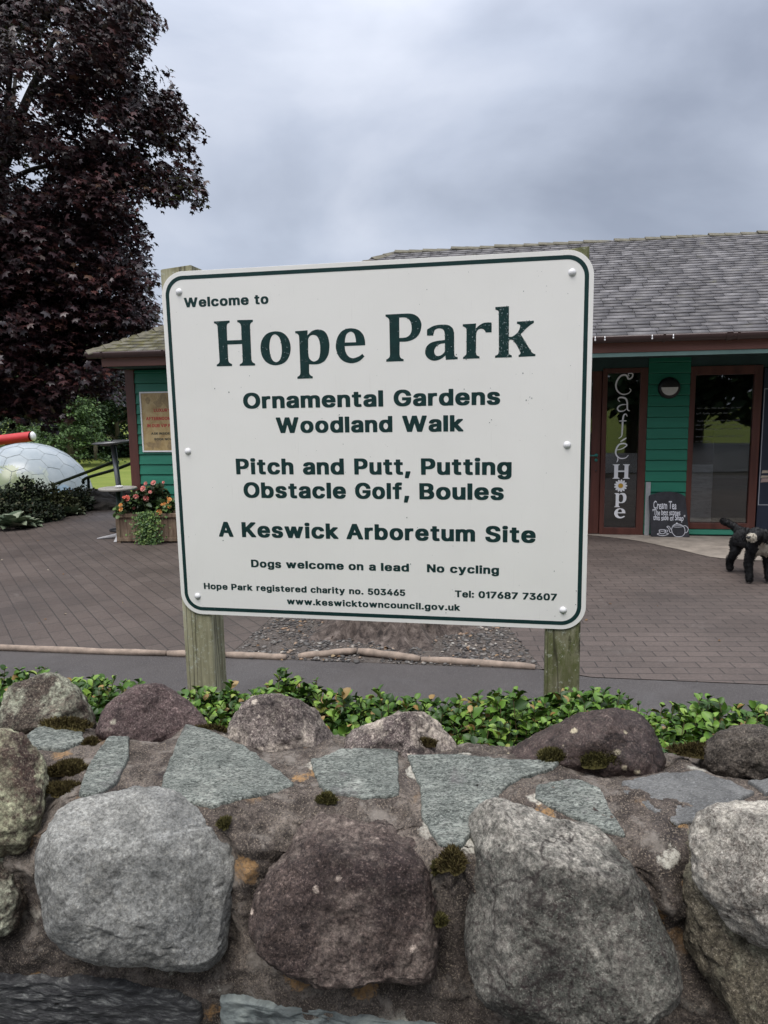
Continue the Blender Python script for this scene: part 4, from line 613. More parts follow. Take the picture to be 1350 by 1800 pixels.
TITLE = {"H":[[-4513,3692,-4030,3698,-4033,3645,-4055,3635,-4081,3624,-4102,3610,-4114,3591,-4121,3569,-4128,3550,-4133,3141,-3694,3141,-3687,3516,-3691,3534,-3695,3554,-3701,3573,-3708,3589,-3717,3603,-3729,3616,-3750,3629,-3777,3641,-3799,3652,-3797,3703,-3321,3695,-3324,3639,-3342,3631,-3363,3621,-3381,3609,-3393,3595,-3403,3580,-3409,3563,-3413,3544,-3415,3524,-3416,3507,-3420,2576,-3414,2556,-3407,2533,-3399,2514,-3389,2502,-3377,2492,-3363,2483,-3347,2475,-3328,2468,-3313,2462,-3315,2407,-3787,2409,-3785,2457,-3768,2463,-3748,2470,-3732,2479,-3718,2489,-3707,2502,-3699,2516,-3694,2532,-3692,2549,-3690,2564,-3687,3026,-4131,3026,-4134,2585,-4127,2563,-4119,2537,-4109,2517,-4097,2504,-4083,2495,-4068,2487,-4053,2479,-4037,2472,-4024,2467,-4027,2411,-4502,2414,-4499,2465,-4483,2472,-4463,2480,-4445,2490,-4432,2503,-4420,2518,-4411,2534,-4407,2553,-4405,2574,-4404,2592,-4412,3531,-4415,3549,-4419,3571,-4425,3589,-4433,3600,-4443,3610,-4455,3618,-4473,3627,-4496,3636,-4516,3643]],
"o":[[-2660,3350,-2579,3344,-2499,3326,-2430,3295,-2370,3252,-2317,3195,-2276,3131,-2246,3056,-2226,2969,-2219,2885,-2226,2802,-2245,2717,-2275,2641,-2313,2574,-2363,2513,-2424,2465,-2501,2429,-2593,2405,-2680,2395,-2765,2402,-2850,2425,-2923,2459,-2984,2505,-3038,2567,-3079,2634,-3107,2711,-3123,2799,-3129,2883,-3123,2964,-3106,3045,-3077,3118,-3035,3184,-2980,3246,-2916,3292,-2838,3324,-2746,3343],[-2674,3266,-2637,3254,-2598,3228,-2565,3196,-2542,3159,-2524,3112,-2510,3063,-2499,3005,-2491,2938,-2488,2874,-2489,2810,-2495,2744,-2506,2685,-2520,2633,-2538,2584,-2562,2545,-2594,2515,-2633,2493,-2671,2485,-2707,2491,-2745,2512,-2776,2541,-2801,2580,-2822,2631,-2837,2685,-2849,2753,-2856,2831,-2858,2903,-2855,2970,-2846,3035,-2833,3092,-2816,3141,-2792,3187,-2767,3222,-2739,3246,-2707,3262]],
"p":[[-2069,3332,-1701,3344,-1710,3204,-1679,3234,-1643,3269,-1608,3298,-1575,3317,-1542,3331,-1507,3341,-1470,3350,-1430,3356,-1388,3356,-1337,3349,-1280,3335,-1231,3313,-1191,3281,-1155,3238,-1127,3189,-1105,3128,-1088,3057,-1078,2993,-1073,2943,-1074,2894,-1078,2844,-1085,2785,-1095,2720,-1113,2658,-1141,2599,-1178,2540,-1217,2493,-1261,2457,-1310,2431,-1359,2412,-1410,2399,-1465,2393,-1519,2391,-1578,2392,-1640,2397,-1692,2401,-1698,2184,-1696,2166,-1693,2145,-1688,2127,-1679,2111,-1667,2097,-1653,2084,-1635,2073,-1614,2062,-1596,2053,-1598,2002,-2055,1998,-2053,2055,-2034,2064,-2013,2074,-1995,2086,-1982,2100,-1972,2116,-1965,2133,-1961,2152,-1959,2172,-1957,2190,-1958,3141,-1960,3163,-1963,3188,-1969,3211,-1979,3228,-1992,3244,-2008,3257,-2027,3268,-2051,3277,-2070,3285],[-1694,3086,-1685,3110,-1675,3137,-1662,3160,-1648,3176,-1631,3189,-1611,3199,-1587,3207,-1559,3212,-1531,3212,-1502,3207,-1471,3198,-1443,3181,-1418,3154,-1395,3117,-1377,3076,-1363,3026,-1353,2967,-1347,2908,-1346,2846,-1349,2781,-1355,2721,-1363,2667,-1375,2614,-1390,2572,-1407,2543,-1430,2518,-1456,2499,-1487,2484,-1523,2474,-1556,2473,-1588,2483,-1619,2501,-1644,2522,-1664,2544,-1680,2570,-1692,2599,-1698,2635,-1701,2677,-1704,2712]],
"e":[[-632,2874,-628,2832,-624,2783,-616,2738,-602,2697,-584,2658,-564,2625,-541,2598,-515,2575,-488,2558,-458,2544,-425,2534,-391,2531,-352,2537,-310,2549,-273,2562,-245,2572,-218,2584,-194,2597,-171,2613,-148,2631,-129,2647,-69,2571,-101,2541,-139,2506,-178,2475,-217,2451,-260,2430,-306,2414,-357,2402,-414,2394,-472,2395,-536,2406,-606,2425,-667,2451,-717,2485,-763,2528,-801,2575,-832,2629,-857,2689,-874,2745,-886,2795,-891,2844,-890,2894,-882,2959,-866,3032,-845,3097,-817,3154,-781,3207,-743,3251,-701,3286,-654,3313,-604,3333,-549,3347,-489,3355,-428,3355,-364,3347,-296,3332,-236,3308,-185,3274,-139,3230,-103,3184,-78,3138,-61,3086,-49,3036,-42,2982,-40,2926,-39,2879],[-623,2970,-621,3006,-618,3049,-610,3090,-598,3131,-581,3174,-559,3208,-526,3235,-487,3256,-450,3264,-416,3257,-381,3237,-354,3211,-336,3176,-324,3132,-315,3090,-308,3048,-305,3006,-302,2970]],
"P":[[554,3688,762,3691,1003,3693,1186,3692,1244,3688,1299,3678,1349,3662,1397,3638,1442,3607,1479,3571,1509,3529,1533,3480,1548,3435,1555,3398,1555,3362,1550,3324,1542,3275,1528,3219,1508,3168,1481,3123,1447,3080,1408,3044,1363,3014,1310,2989,1259,2969,1211,2956,1161,2947,1110,2942,1053,2940,992,2941,940,2942,931,2603,936,2580,940,2553,947,2531,955,2515,966,2501,980,2490,999,2481,1023,2473,1043,2467,1042,2412,549,2412,550,2468,567,2476,586,2484,604,2495,620,2507,635,2522,647,2539,653,2559,657,2583,660,2603,659,3498,656,3518,653,3541,647,3562,639,3577,628,3590,614,3602,596,3615,573,3626,554,3636],[937,3591,978,3593,1026,3595,1069,3594,1104,3589,1137,3581,1168,3567,1198,3544,1226,3513,1249,3477,1264,3433,1274,3382,1280,3334,1282,3290,1279,3246,1270,3207,1256,3170,1236,3135,1211,3106,1183,3083,1149,3065,1112,3054,1056,3048,989,3047,933,3046]],
"a":[[1705,3244,1749,3269,1801,3298,1852,3322,1900,3338,1949,3349,1998,3356,2051,3361,2107,3363,2160,3362,2211,3358,2261,3351,2305,3338,2345,3317,2382,3288,2410,3256,2428,3218,2440,3174,2450,3137,2452,2586,2455,2566,2459,2542,2464,2522,2473,2510,2484,2501,2497,2493,2512,2488,2530,2484,2545,2481,2545,2425,2218,2418,2208,2537,2184,2516,2155,2491,2124,2468,2089,2448,2049,2429,2009,2415,1967,2406,1922,2401,1878,2403,1833,2413,1787,2431,1748,2454,1715,2482,1687,2517,1666,2552,1653,2585,1647,2620,1648,2656,1653,2697,1665,2741,1685,2782,1715,2819,1754,2853,1800,2882,1853,2903,1915,2919,1980,2932,2051,2940,2129,2945,2196,2949,2196,3098,2191,3129,2185,3164,2176,3193,2163,3214,2147,3232,2127,3245,2103,3255,2074,3262,2046,3265,2019,3264,1990,3259,1965,3251,1943,3239,1923,3223,1908,3202,1895,3165,1884,3117,1875,3077,1704,3083],[2195,2865,2159,2862,2117,2858,2077,2850,2037,2834,1996,2814,1962,2790,1937,2761,1917,2727,1905,2696,1899,2669,1899,2642,1904,2617,1913,2590,1927,2564,1945,2544,1966,2533,1991,2527,2018,2526,2047,2531,2079,2541,2108,2556,2135,2577,2162,2602,2181,2625,2189,2641,2192,2658,2194,2672]],
"r":[[2686,3349,3047,3360,3038,3227,3065,3251,3096,3279,3129,3304,3163,3326,3200,3347,3237,3362,3279,3371,3323,3374,3364,3375,3399,3374,3434,3370,3463,3367,3464,3111,3307,3111,3295,3135,3281,3162,3265,3184,3246,3198,3224,3207,3202,3212,3178,3214,3152,3212,3129,3206,3109,3196,3090,3181,3075,3163,3063,3139,3055,3109,3048,3084,3042,2592,3045,2575,3049,2555,3055,2538,3063,2524,3073,2511,3086,2501,3103,2493,3123,2487,3140,2481,3141,2431,2691,2426,2692,2479,2706,2485,2722,2492,2737,2501,2751,2514,2765,2529,2774,2545,2779,2563,2782,2582,2783,2599,2787,3173,2786,3189,2784,3209,2780,3227,2772,3241,2760,3255,2747,3267,2728,3278,2705,3289,2686,3297]],
"k":[[3559,3768,3921,3777,3923,2976,3950,2976,3982,2976,4013,2982,4053,3004,4099,3035,4137,3067,4163,3097,4183,3130,4198,3162,4209,3193,4217,3224,4220,3249,4219,3262,4214,3275,4205,3285,4185,3295,4158,3305,4134,3313,4134,3366,4579,3373,4580,3321,4553,3305,4521,3287,4489,3266,4456,3242,4420,3213,4384,3182,4336,3137,4281,3083,4235,3037,4498,2605,4514,2582,4532,2555,4552,2533,4577,2518,4605,2508,4629,2499,4630,2447,4188,2441,4188,2495,4199,2497,4213,2501,4223,2506,4230,2515,4234,2526,4236,2538,4234,2552,4229,2569,4222,2586,4200,2631,4169,2689,4140,2739,4116,2776,4091,2811,4068,2839,4052,2860,4035,2880,4014,2894,3985,2900,3950,2901,3921,2902,3922,2586,3923,2566,3925,2543,3933,2523,3953,2508,3981,2496,4005,2485,4006,2435,3559,2435,3558,2488,3579,2495,3602,2503,3621,2513,3634,2526,3642,2541,3648,2557,3654,2580,3657,2606,3660,2629,3650,3594,3650,3617,3649,3643,3640,3665,3618,3681,3586,3693,3560,3703]]}
def text_run(mb, txt, x0, x1, y, cap, fr, d, gap=75, mi=0):
    """one word in the heavy sans, fitted between x0 and x1 on baseline y"""
    w = sum(BOLD[c][1] - BOLD[c][0] for c in txt) + gap * (len(txt) - 1); kx = (x1 - x0) / w; ky = cap / 716; x = x0
    for c in txt:
        mn, mx, comps = BOLD[c]
        for L in comps: mb.prism([[(x + (l[i] - mn) * kx, y + l[i + 1] * ky) for i in range(0, len(l), 2)] for l in L], fr, None, d, mi)
        x += (mx - mn + gap) * kx
ROWS = [(.4119, .0271, [('Welcome', -.5411, -.3421), ('to', -.3248, -.2827)]),
 (.1173, .0455, [('Ornamental', -.3739, .0444), ('Gardens', .0741, .3702)]), (.0453, .0454, [('Woodland', -.2758, .0695), ('Walk', .0978, .2697)]),
 (-.0759, .0468, [('Pitch', -.4065, -.2278), ('and', -.1989, -.0753), ('Putt,', -.0447, .1193), ('Putting', .1495, .4026)]),
 (-.1463, .0466, [('Obstacle', -.3864, -.0714), ('Golf,', -.044, .1147), ('Boules', .1441, .3816)]),
 (-.2663, .046, [('A', -.4724, -.4258), ('Keswick', -.3985, -.0978), ('Arboretum', -.0732, .3021), ('Site', .3307, .4701)]),
 (-.3588, .0237, [('Dogs', -.3738, -.2781), ('welcome', -.2628, -.0842), ('on', -.0697, -.0246), ('a', -.0081, .0126), ('lead', .0279, .1111), ('No', .1636, .2142), ('cycling', .2303, .3696)]),
 (-.4323, .0194, [('Hope', -.5318, -.4538), ('Park', -.4418, -.3731), ('registered', -.3603, -.2013), ('charity', -.1889, -.0827), ('no.', -.07, -.0262), ('503465', -.0131, .099)]),
 (-.4304, .0201, [('Tel:', .2442, .2992), ('017687', .3118, .4231), ('73607', .436, .5309)]), (-.4708, .0193, [('www.keswicktowncouncil.gov.uk', -.2648, .259)])]
for y, cap, ws in ROWS:
    for w, a, b in ws: mb = MB(); text_run(mb, w, a, b, y, cap, sf, .0004); mb.build('lettering', M_SGREEN, board)
def glyph(mb, ch, fr, d, box=None, src=TITLE):
    L = [[(l[i] / 1e4, l[i + 1] / 1e4) for i in range(0, len(l), 2)] for l in src[ch]]
    if box:                                                  # refit to (x0, x1, y0, y1)
        xs = [p[0] for p in L[0]]; ys = [p[1] for p in L[0]]; a, b, c_, e_ = box
        L = [[(a + (p[0] - min(xs)) / (max(xs) - min(xs)) * (b - a), c_ + (p[1] - min(ys)) / (max(ys) - min(ys)) * (e_ - c_)) for p in l] for l in L]
    mb.prism(L, fr, None, d)
mb = MB()
for ch in TITLE: glyph(mb, ch, sf, .0004)
mb.build('title_lettering', M_SGREEN, board)
t = NT('rain_drop'); M_DROP = t.done((.05, .09, .092), .15, None, Specular_IOR_Level=.8)
mb = MB(); drops = []
def drop(u, v, r, el=1.):
    n = 7; prf = [(.02, .55), (.55, .44), (.9, .18), (1., 0.)]
    V = [sf(u + r * a * math.cos(2 * PI * k / n), v + r * a * el * math.sin(2 * PI * k / n), .0006 + r * z) for a, z in prf for k in range(n)]
    mb.add(V, [(i * n + k, i * n + (k + 1) % n, (i + 1) * n + (k + 1) % n, (i + 1) * n + k) for i in range(3) for k in range(n)])
def inside(x, y, P):
    c_ = False
    for (x0, y0), (x1, y1) in zip(P, P[1:] + P[:1]):
        if (y0 > y) != (y1 > y) and x < (x1 - x0) * (y - y0) / (y1 - y0) + x0: c_ = not c_
    return c_
OUT = {ch: [[(l[i] / 1e4, l[i + 1] / 1e4) for i in range(0, len(l), 2)] for l in TITLE[ch]] for ch in TITLE}
k = 0
while k < 330:                                               # beads stand on the glossy green letters, thickest on the k
    ch = rng.choice(list(OUT), p=[.075, .075, .075, .075, .075, .075, .10, .45]) if len(OUT) == 8 else 'k'; L = OUT[ch]; xs = [p[0] for p in L[0]]; ys = [p[1] for p in L[0]]; x, y = rng.uniform(min(xs), max(xs)), rng.uniform(min(ys), max(ys))
    if inside(x, y, L[0]) and not any(inside(x, y, h) for h in L[1:]): drop(x, y, .0008 + .0014 * rng.random() ** 2 , rng.uniform(.9, 2.2 if ch == 'k' else 1.4)); k += 1
for _ in range(130): drop(rng.uniform(-.6, .6), rng.uniform(-.5, .5), .0005 + .001 * rng.random() ** 3, rng.uniform(.9, 1.4))
dr = mb.build('rain_drops', M_DROP, board, True); dr['kind'] = 'stuff'
# posts: weathered squared timber, green with algae
def post_mat(name, pale, green, dk):
    t = NT(name); co = t.co((1, 1, .10))
    c = t.ramp(t.noise(34, 6, .65, .3, co=co), [(.33, tint((.15, .14, .085), pale)), (.55, tint((.31, .295, .195), pale)), (.72, tint((.44, .42, .31), pale))])
    c = t.mix(t.ramp(t.noise(9, 7, .75, .4, co=t.co((1, 1, .45))), [(.60 - green, 0.), (.76 - green, .85)]), c, (.085, .10, .028))
    c = t.mix(t.ramp(t.noise(16, 6, .7, .2, co=t.co((1, 1, .3), (0, .1, 2.))), [(.66 - dk, 0.), (.76 - dk, .85)]), c, (.030, .027, .017))
    c = t.mix(t.ramp(t.noise(60, 6, .8), [(.56, 0.), (.64, .8)]), c, (.47, .49, .41))
    ck = t.math('ABSOLUTE', t.math('SUBTRACT', t.noise(11, 3, .5, .1, co=t.co((1, 1, .035))), .5)); ck = t.ramp(ck, [(0., 1.), (.010, 0.)]); c = t.mix(t.math('MULTIPLY', ck, .8), c, (.03, .026, .02))
    b = t.bump(ck, -1., .006); return t.done(c, .85, t.bump(t.noise(60, 6, .7, co=co), .8, .005, b), Specular_IOR_Level=.25)
POSTM = {0: post_mat('post_timber', 1.12, .06, .02), 1: post_mat('mossy_post_timber', .85, .16, .12)}
for u0, top in ((-.565, 2.040), (.549, 2.030)):
    # 96 mm square timber, edges worn, top sawn slightly uneven
    n = 40; V, F = [], []; sec = [(sx * (.0485 - .006 * (1 - abs(math.cos(k)))), 0) for sx in () for k in ()]
    sec = rrect(.0485, .0485, .007, 3); m = len(sec)
    for i in range(n + 1):
        z = top * i / n - (0 if i else .25)
        for (a, b_) in sec:
            q = np.array([[a * 20, b_ * 20, z * 2 + u0 * 9]]); k = 1 + .02 * float(perlin(q)[0])
            V.append((u0 + a * k, .0035 + .05 + b_ * k, z + (.006 * math.sin(a * 90 + b_ * 60) if i == n else 0)))
    for i in range(n):
        F += [(i * m + k, i * m + (k + 1) % m, (i + 1) * m + (k + 1) % m, (i + 1) * m + k) for k in range(m)]
    F.append(tuple(n * m + k for k in range(m)))
    mb = MB(); mb.add(V, F); mb.build('post', POSTM[int(u0 > 0)], sign)

# ============================================================ GROUND
def sheet(name, pts, z, mat, kind='structure'):
    mb = MB(); mb.prism([[(x, y) for x, y in pts]], lambda u, v, d: (u, v, d), None, z); o = mb.build(name, mat); o['kind'] = kind; return o
t = NT('lawn_grass'); c = t.ramp(t.noise(.35, 5, .6), [(.3, (.125, .155, .032)), (.7, (.18, .21, .05))])
c = t.mix(t.ramp(t.noise(3.5, 5, .7), [(.4, 0.), (.7, .5)]), c, (.10, .17, .03)); c = t.mix(t.math('MULTIPLY', t.ramp(t.noise(1., 3, co=t.co((.2, 1, 1))), [(.5, 0.), (.65, 1.)]), .35), c, (.25, .27, .07))
M_LAWN = t.done(c, .95, t.bump(t.noise(40, 4), .6, .03), Specular_IOR_Level=.1)
sheet('lawn', [(-900, -900), (900, -900), (900, 900), (-900, 900)], -1.2, M_LAWN)
t = NT('terrace_soil'); M_SOIL = t.done(t.ramp(t.noise(6, 6, .7), [(.35, (.022, .018, .013)), (.65, (.055, .045, .03))]), .95, t.bump(t.noise(20, 5), .8, .02))
TER = [(-60, -7.5), (3.6, -7.5), (3.6, -14.5), (60, -14.5), (60, 40), (2, 40), (-1.2, 20.5), (-3.3, 18.5), (-4.0, 15.6), (-4.6, 14.6), (-6.0, 12.6), (-7.5, 11.7), (-14, 11.2), (-60, 10.5)]
mb = MB(); mb.prism([TER], lambda u, v, d: (u, v, d), -1.6, -.025); tr = mb.build('terrace', M_SOIL); tr['kind'] = 'structure'
t = NT('path_asphalt'); c = t.ramp(t.noise(1.7, 5, .6), [(.3, (.054, .048, .047)), (.7, (.078, .070, .068))])
c = t.mix(t.ramp(t.noise(.9, 6, .7, .5), [(.52, 0.), (.66, .6)]), c, (.095, .09, .09)); c = t.mix(t.ramp(t.noise(6, 6, .75), [(.58, 0.), (.7, .5)]), c, (.033, .031, .033))
c = t.mix(t.ramp(t.noise(190, 3, .75), [(.52, 0.), (.64, .6)]), c, (.19, .18, .175)); c = t.mix(t.ramp(t.noise(240, 3, .7), [(.50, 0.), (.62, .7)]), c, (.018, .017, .018))
M_ASPH = t.done(c, .75, t.bump(t.noise(220, 4, .7), .7, .004), Specular_IOR_Level=.35)
KL = [(-60, 13.2), (-9, 6.02), (-2.692, 4.977), (-1.41, 4.79), (-1.07, 4.755), (-.62, 4.70), (.943, 4.435), (1.238, 4.279), (2.219, 4.117), (9, 3.0), (60, -5.4)]
sheet('path', [(60, -5.6), (60, -7), (2.5, .8), (-2.5, 1.5), (-60, 9.3)] + KL, -.004, M_ASPH)
t = NT('wet_road'); M_ROAD = t.done(t.ramp(t.noise(2, 5), [(.3, (.10, .10, .105)), (.7, (.16, .16, .165))]), .28, t.bump(t.noise(120, 4), .15, .003))
sheet('road', [(-60, 8.8), (-60, -7.2), (3.8, -7.2), (3.8, -14.2), (50, -14.2), (1.6, .55), (-1.6, .95)], -.004, M_ROAD)
sheet('planting_strip', [(-2.6, 1.40), (2.6, .72), (2.6, 1.55), (-2.6, 2.24)], .004, M_SOIL)
# block paving: two fields laid in different directions, meeting at the tree pit
def paving(name, rot, bw, bh, cols, mort, off=.5):
    t = NT(name); co = t.co((1, 1, 1), (0, 0, rot)); br = t.n.new('ShaderNodeTexBrick'); t.l.new(co, br.inputs[0])
    br.inputs['Scale'].default_value = 1; br.inputs['Brick Width'].default_value = bw; br.inputs['Row Height'].default_value = bh; br.offset = off
    br.inputs['Mortar Size'].default_value = mort; br.inputs['Mortar Smooth'].default_value = .3; br.inputs['Bias'].default_value = 0
    br.inputs['Color1'].default_value = (*cols[0], 1); br.inputs['Color2'].default_value = (*cols[1], 1); br.inputs['Mortar'].default_value = (.036, .030, .027, 1)
    c = t.mix(1., br.outputs[0], t.ramp(t.noise(1.1, 6, .6), [(.3, .72), (.7, 1.18)]), 'MULTIPLY')
    c = t.mix(1., c, t.ramp(t.noise(45, 5, .7), [(.3, .78), (.7, 1.2)]), 'MULTIPLY')
    c = t.mix(t.ramp(t.noise(160, 3, .7), [(.56, 0.), (.66, .4)]), c, (.16, .14, .13))
    c = t.mix(t.ramp(t.noise(.55, 6, .7, .6), [(.52, 0.), (.68, .55)]), c, (.050, .041, .038)); c = t.mix(t.ramp(t.noise(3.1, 5, .7, .4), [(.60, 0.), (.72, .4)]), c, (.15, .13, .118)); c = t.mix(t.ramp(t.noise(70, 2, .5), [(.74, 0.), (.77, .8)]), c, (.30, .28, .25))
    h = t.math('SUBTRACT', t.math('MULTIPLY', t.noise(150, 4, .7), .35), br.outputs['Fac'])
    return t.done(c, t.ramp(t.noise(.8, 4), [(.35, .50), (.65, .72)]), t.bump(h, .55, .006), Specular_IOR_Level=.4)
M_PAVL = paving('paving_diagonal', math.radians(57.5), .25, .125, ((.080, .062, .054), (.098, .077, .067)), .0045)
M_PAVR = paving('paving_running', math.radians(3.5), .21, .105, ((.084, .066, .058), (.106, .083, .073)), .0045)
mb = MB(); fl = lambda u, v, d: (u, v, d)
PIT = [(-1.066, 4.75), (-.78, 6.35), (.84, 6.30), (.975, 4.43)]
mb.prism([[(-60, 13.2), (-9, 6.02), (-2.692, 4.977), (-1.41, 4.79), PIT[0], PIT[1], (-.1, 6.33), (.4, 12), (.4, 30), (-2, 30), (-3.3, 18.4), (-4.3, 14.6), (-4.93, 13.6), (-4.93, 12.05), (-5.1, 10.66), (-5.45, 10.3), (-9, 9.5), (-60, 10.4)]], fl, None, 0., 0)
mb.prism([[PIT[3], (1.238, 4.279), (2.219, 4.117), (9, 3.0), (60, -5.4), (60, 30), (.4, 30), (.4, 12), (-.1, 6.33), PIT[2]]], fl, None, 0., 1)
o = mb.build('paving', [M_PAVL, M_PAVR]); o['kind'] = 'structure'
M_APRON = simple('worn_concrete', (.26, .225, .19), .85, .3, 5, .4, .003)
sheet('concrete_apron', [(2.45, 9.3), (2.61, 9.11), (2.78, 8.97), (2.93, 8.84), (3.06, 8.66), (3.145, 8.48), (3.24, 8.27), (3.318, 8.09), (3.39, 7.88), (3.464, 7.70), (3.6, 7.60), (3.744, 7.53), (5, 7.25), (12, 6.2), (12, 8.5)], .005, M_APRON)
# tree pit of loose gravel
t = NT('gravel_dirt'); c = t.ramp(t.noise(9, 6, .7), [(.35, (.040, .032, .027)), (.65, (.095, .078, .066))]); c = t.mix(t.ramp(t.voro(60, out='Distance'), [(.2, .55), (.5, 0.)]), c, (.17, .155, .145))
M_DIRT = t.done(c, .95, t.bump(t.noise(60, 6, .7), 1., .01))
sheet('gravel_bed', PIT, -.002, M_DIRT)
M_PEB = leafmat('pebble_grey', [(0., (.045, .042, .042)), (.5, (.11, .105, .10)), (.85, (.22, .205, .19)), (.93, (.30, .20, .13)), (1., (.42, .40, .36))], .8, .3)
n = 3800; pu = rng.random(n); pv = rng.random(n) ** 1.15
PA, PB, PC, PD = (np.array(q) for q in PIT); base = (PA + (PD - PA) * pu[:, None]) * (1 - pv[:, None]) + (PB + (PC - PB) * pu[:, None]) * pv[:, None]
den = fbm(np.stack([base[:, 0], base[:, 1], 0 * pu], 1), 2.3, 3); keep = (den + rng.random(n) * .9) > .2; base = base[keep]; n = len(base)
ico = bmesh.new(); bmesh.ops.create_icosphere(ico, subdivisions=1, radius=1); IV = np.array([v.co[:] for v in ico.verts]); IF = np.array([[v.index for v in f.verts] for f in ico.faces]); ico.free()
sz = (.006 + .012 * rng.random(n) ** 2); A = rng.random(n) * 2 * PI; sx = sz * rng.uniform(.8, 1.7, n); sy = sz * rng.uniform(.7, 1.2, n); szz = sz * rng.uniform(.35, .7, n)
jit = 1 + .22 * rng.normal(size=(n, len(IV), 1)); Q = IV[None] * jit * np.stack([sx, sy, szz], 1)[:, None]
ca, sa = np.cos(A)[:, None], np.sin(A)[:, None]; V = np.stack([Q[..., 0] * ca - Q[..., 1] * sa + base[:, :1], Q[..., 0] * sa + Q[..., 1] * ca + base[:, 1:], Q[..., 2] + .002], -1).reshape(-1, 3)
tag(npmesh('gravel', V, (IF[None] + (np.arange(n) * len(IV))[:, None, None]).reshape(-1, 3), M_PEB), kind='stuff')
# a few fallen leaves and petals on the ground
B = np.concatenate([np.stack([rng.uniform(-.9, .85, 90), rng.uniform(4.6, 6.1, 90), np.full(90, .012)], 1), np.stack([rng.uniform(-5, 4.2, 70), rng.uniform(4.9, 9.5, 70), np.full(70, .004)], 1)])
a = rng.random(len(B)) * 2 * PI; D = np.stack([np.cos(a), np.sin(a), rng.normal(size=len(B)) * .15], 1); L = rng.uniform(.012, .04, len(B)); L[90:] *= .7
V, F = place_leaves(B, D, np.array([[0, 0, 1.]]) + rng.normal(size=(len(B), 3)) * .3, L, L * .35)
tag(npmesh('fallen_leaves', V, F, leafmat('leaf_litter', [(0., (.10, .055, .03)), (.5, (.20, .12, .06)), (.8, (.30, .22, .13)), (1., (.5, .47, .4))], .8)), kind='stuff')
# rounded kerb edging, pieces pushed about by the roots
M_KERB = simple('kerb_stone', (.25, .195, .155), .85, .3, 20, .5, .003)
mb = MB()
def kseg(a, b, z0=.012, z1=.012, r=.024):
    P = [np.array([*(np.array(a) + (np.array(b) - np.array(a)) * k), z0 + (z1 - z0) * k]) for k in np.linspace(0, 1, 9)]
    P = [p + np.array([0, fbm(p[None] + 3, 3, 2)[0] * .008, fbm(p[None], 9, 3)[0] * .004]) for p in P]; R = [r * .75] + [r * (1 + .08 * math.sin(i * 2.1)) for i in range(7)] + [r * .75]; mb.tube(P, R, 10)
kseg((-9, 6.02), (-5.2, 5.39)); kseg((-5.18, 5.385), (-3.3, 5.07)); kseg((-3.29, 5.07), (-1.483, 4.80)); kseg((-1.473, 4.80), (-1.07, 4.755)); kseg((-1.065, 4.755), (-.66, 4.695), .012, .010)
kseg((-.585, 4.72), (-.197, 4.755), .008, .030); kseg((-.185, 4.745), (.218, 4.605), .030, .016, .026); kseg((.226, 4.60), (.93, 4.44), .016, .010)
kb = mb.build('kerb', M_KERB, smooth=True); kb['kind'] = 'structure'
M_BARK = None
t = NT('stump_bark'); co = t.co((1, 1, .22)); c = t.ramp(t.noise(16, 7, .7, .4, co=co), [(.38, (.022, .016, .014)), (.52, (.095, .074, .063)), (.68, (.20, .165, .145))])
M_BARK = t.done(c, .95, t.bump(t.noise(22, 7, .7, .3, co=co), 1., .03))
def trunk_mesh(name, P, R, mat, parent, n=28, flare=0, lump=.08):
    V = []
    for i, (p, r) in enumerate(zip(P, R)):
        for k in range(n):
            a = 2 * PI * k / n; q = np.array([[math.cos(a) * 3.2, math.sin(a) * 3.2, p[2] * 1.6]]); rr = r * (1 + lump * fbm(q, 1.2, 3)[0] + flare * max(0, 1 - i / (len(P) / 3)) ** 2 * (.5 + .5 * math.cos(a * 5 + 1)))
            V.append((p[0] + rr * math.cos(a), p[1] + rr * math.sin(a), p[2]))
    m = len(P); F = [(i * n + k, i * n + (k + 1) % n, (i + 1) * n + (k + 1) % n, (i + 1) * n + k) for i in range(m - 1) for k in range(n)]
    mb = MB(); mb.add(V, F + [tuple((m - 1) * n + k for k in range(n))]); return mb.build(name, mat, parent, True)
zs = np.linspace(-.03, .80, 26)
st = trunk_mesh('tree_stump', [(.08, 5.52, z) for z in zs], [.40 * (1 + .55 * math.exp(-(z + .03) / .09)) * (1 - .1 * z) for z in zs], M_BARK, None, 110, .30, .30)
tag(st, 'flared tree stump with rough brown bark in the gravel behind the sign', 'tree stump')

# ============================================================ THE CAFE
PSI = math.radians(-10.4); BO = np.array([-3.46, 10.33, 0.])
BE1 = np.array([math.cos(PSI), math.sin(PSI), 0]); BE2 = np.array([-math.sin(PSI), math.cos(PSI), 0])
def b2w(x, y, z): return BO + x * BE1 + y * BE2 + np.array([0, 0, z])
def bl(px, py, y=0.):
    q = onplane(px, py, b2w(0, y, 0), BE2) - BO; return float(q @ BE1), float(q[2])
cafe = empty('cafe_building', tuple(BO), PSI, 'single storey green boarded cafe with slate hipped roof and brown trim', 'building')
t = NT('green_boards'); c = t.ramp(t.noise(2.5, 5, .6, co=t.co((.6, 1, 6))), [(.3, (.016, .150, .095)), (.7, (.024, .195, .125))])
c = t.mix(t.ramp(t.noise(30, 5, .7, co=t.co((.25, 1, 5))), [(.52, 0.), (.72, .35)]), c, (.012, .105, .066))
M_GREEN = t.done(c, .42, t.bump(t.noise(40, 5, .7, co=t.co((.15, 1, 4))), .2, .003), Specular_IOR_Level=.4)
t = NT('brown_stained_wood'); c = t.ramp(t.noise(12, 5, .6, co=t.co((1, 1, .12))), [(.3, (.058, .018, .013)), (.7, (.110, .036, .026))]); M_BROWN = t.done(c, .45, t.bump(t.noise(60, 4, co=t.co((1, 1, .1))), .15, .002))
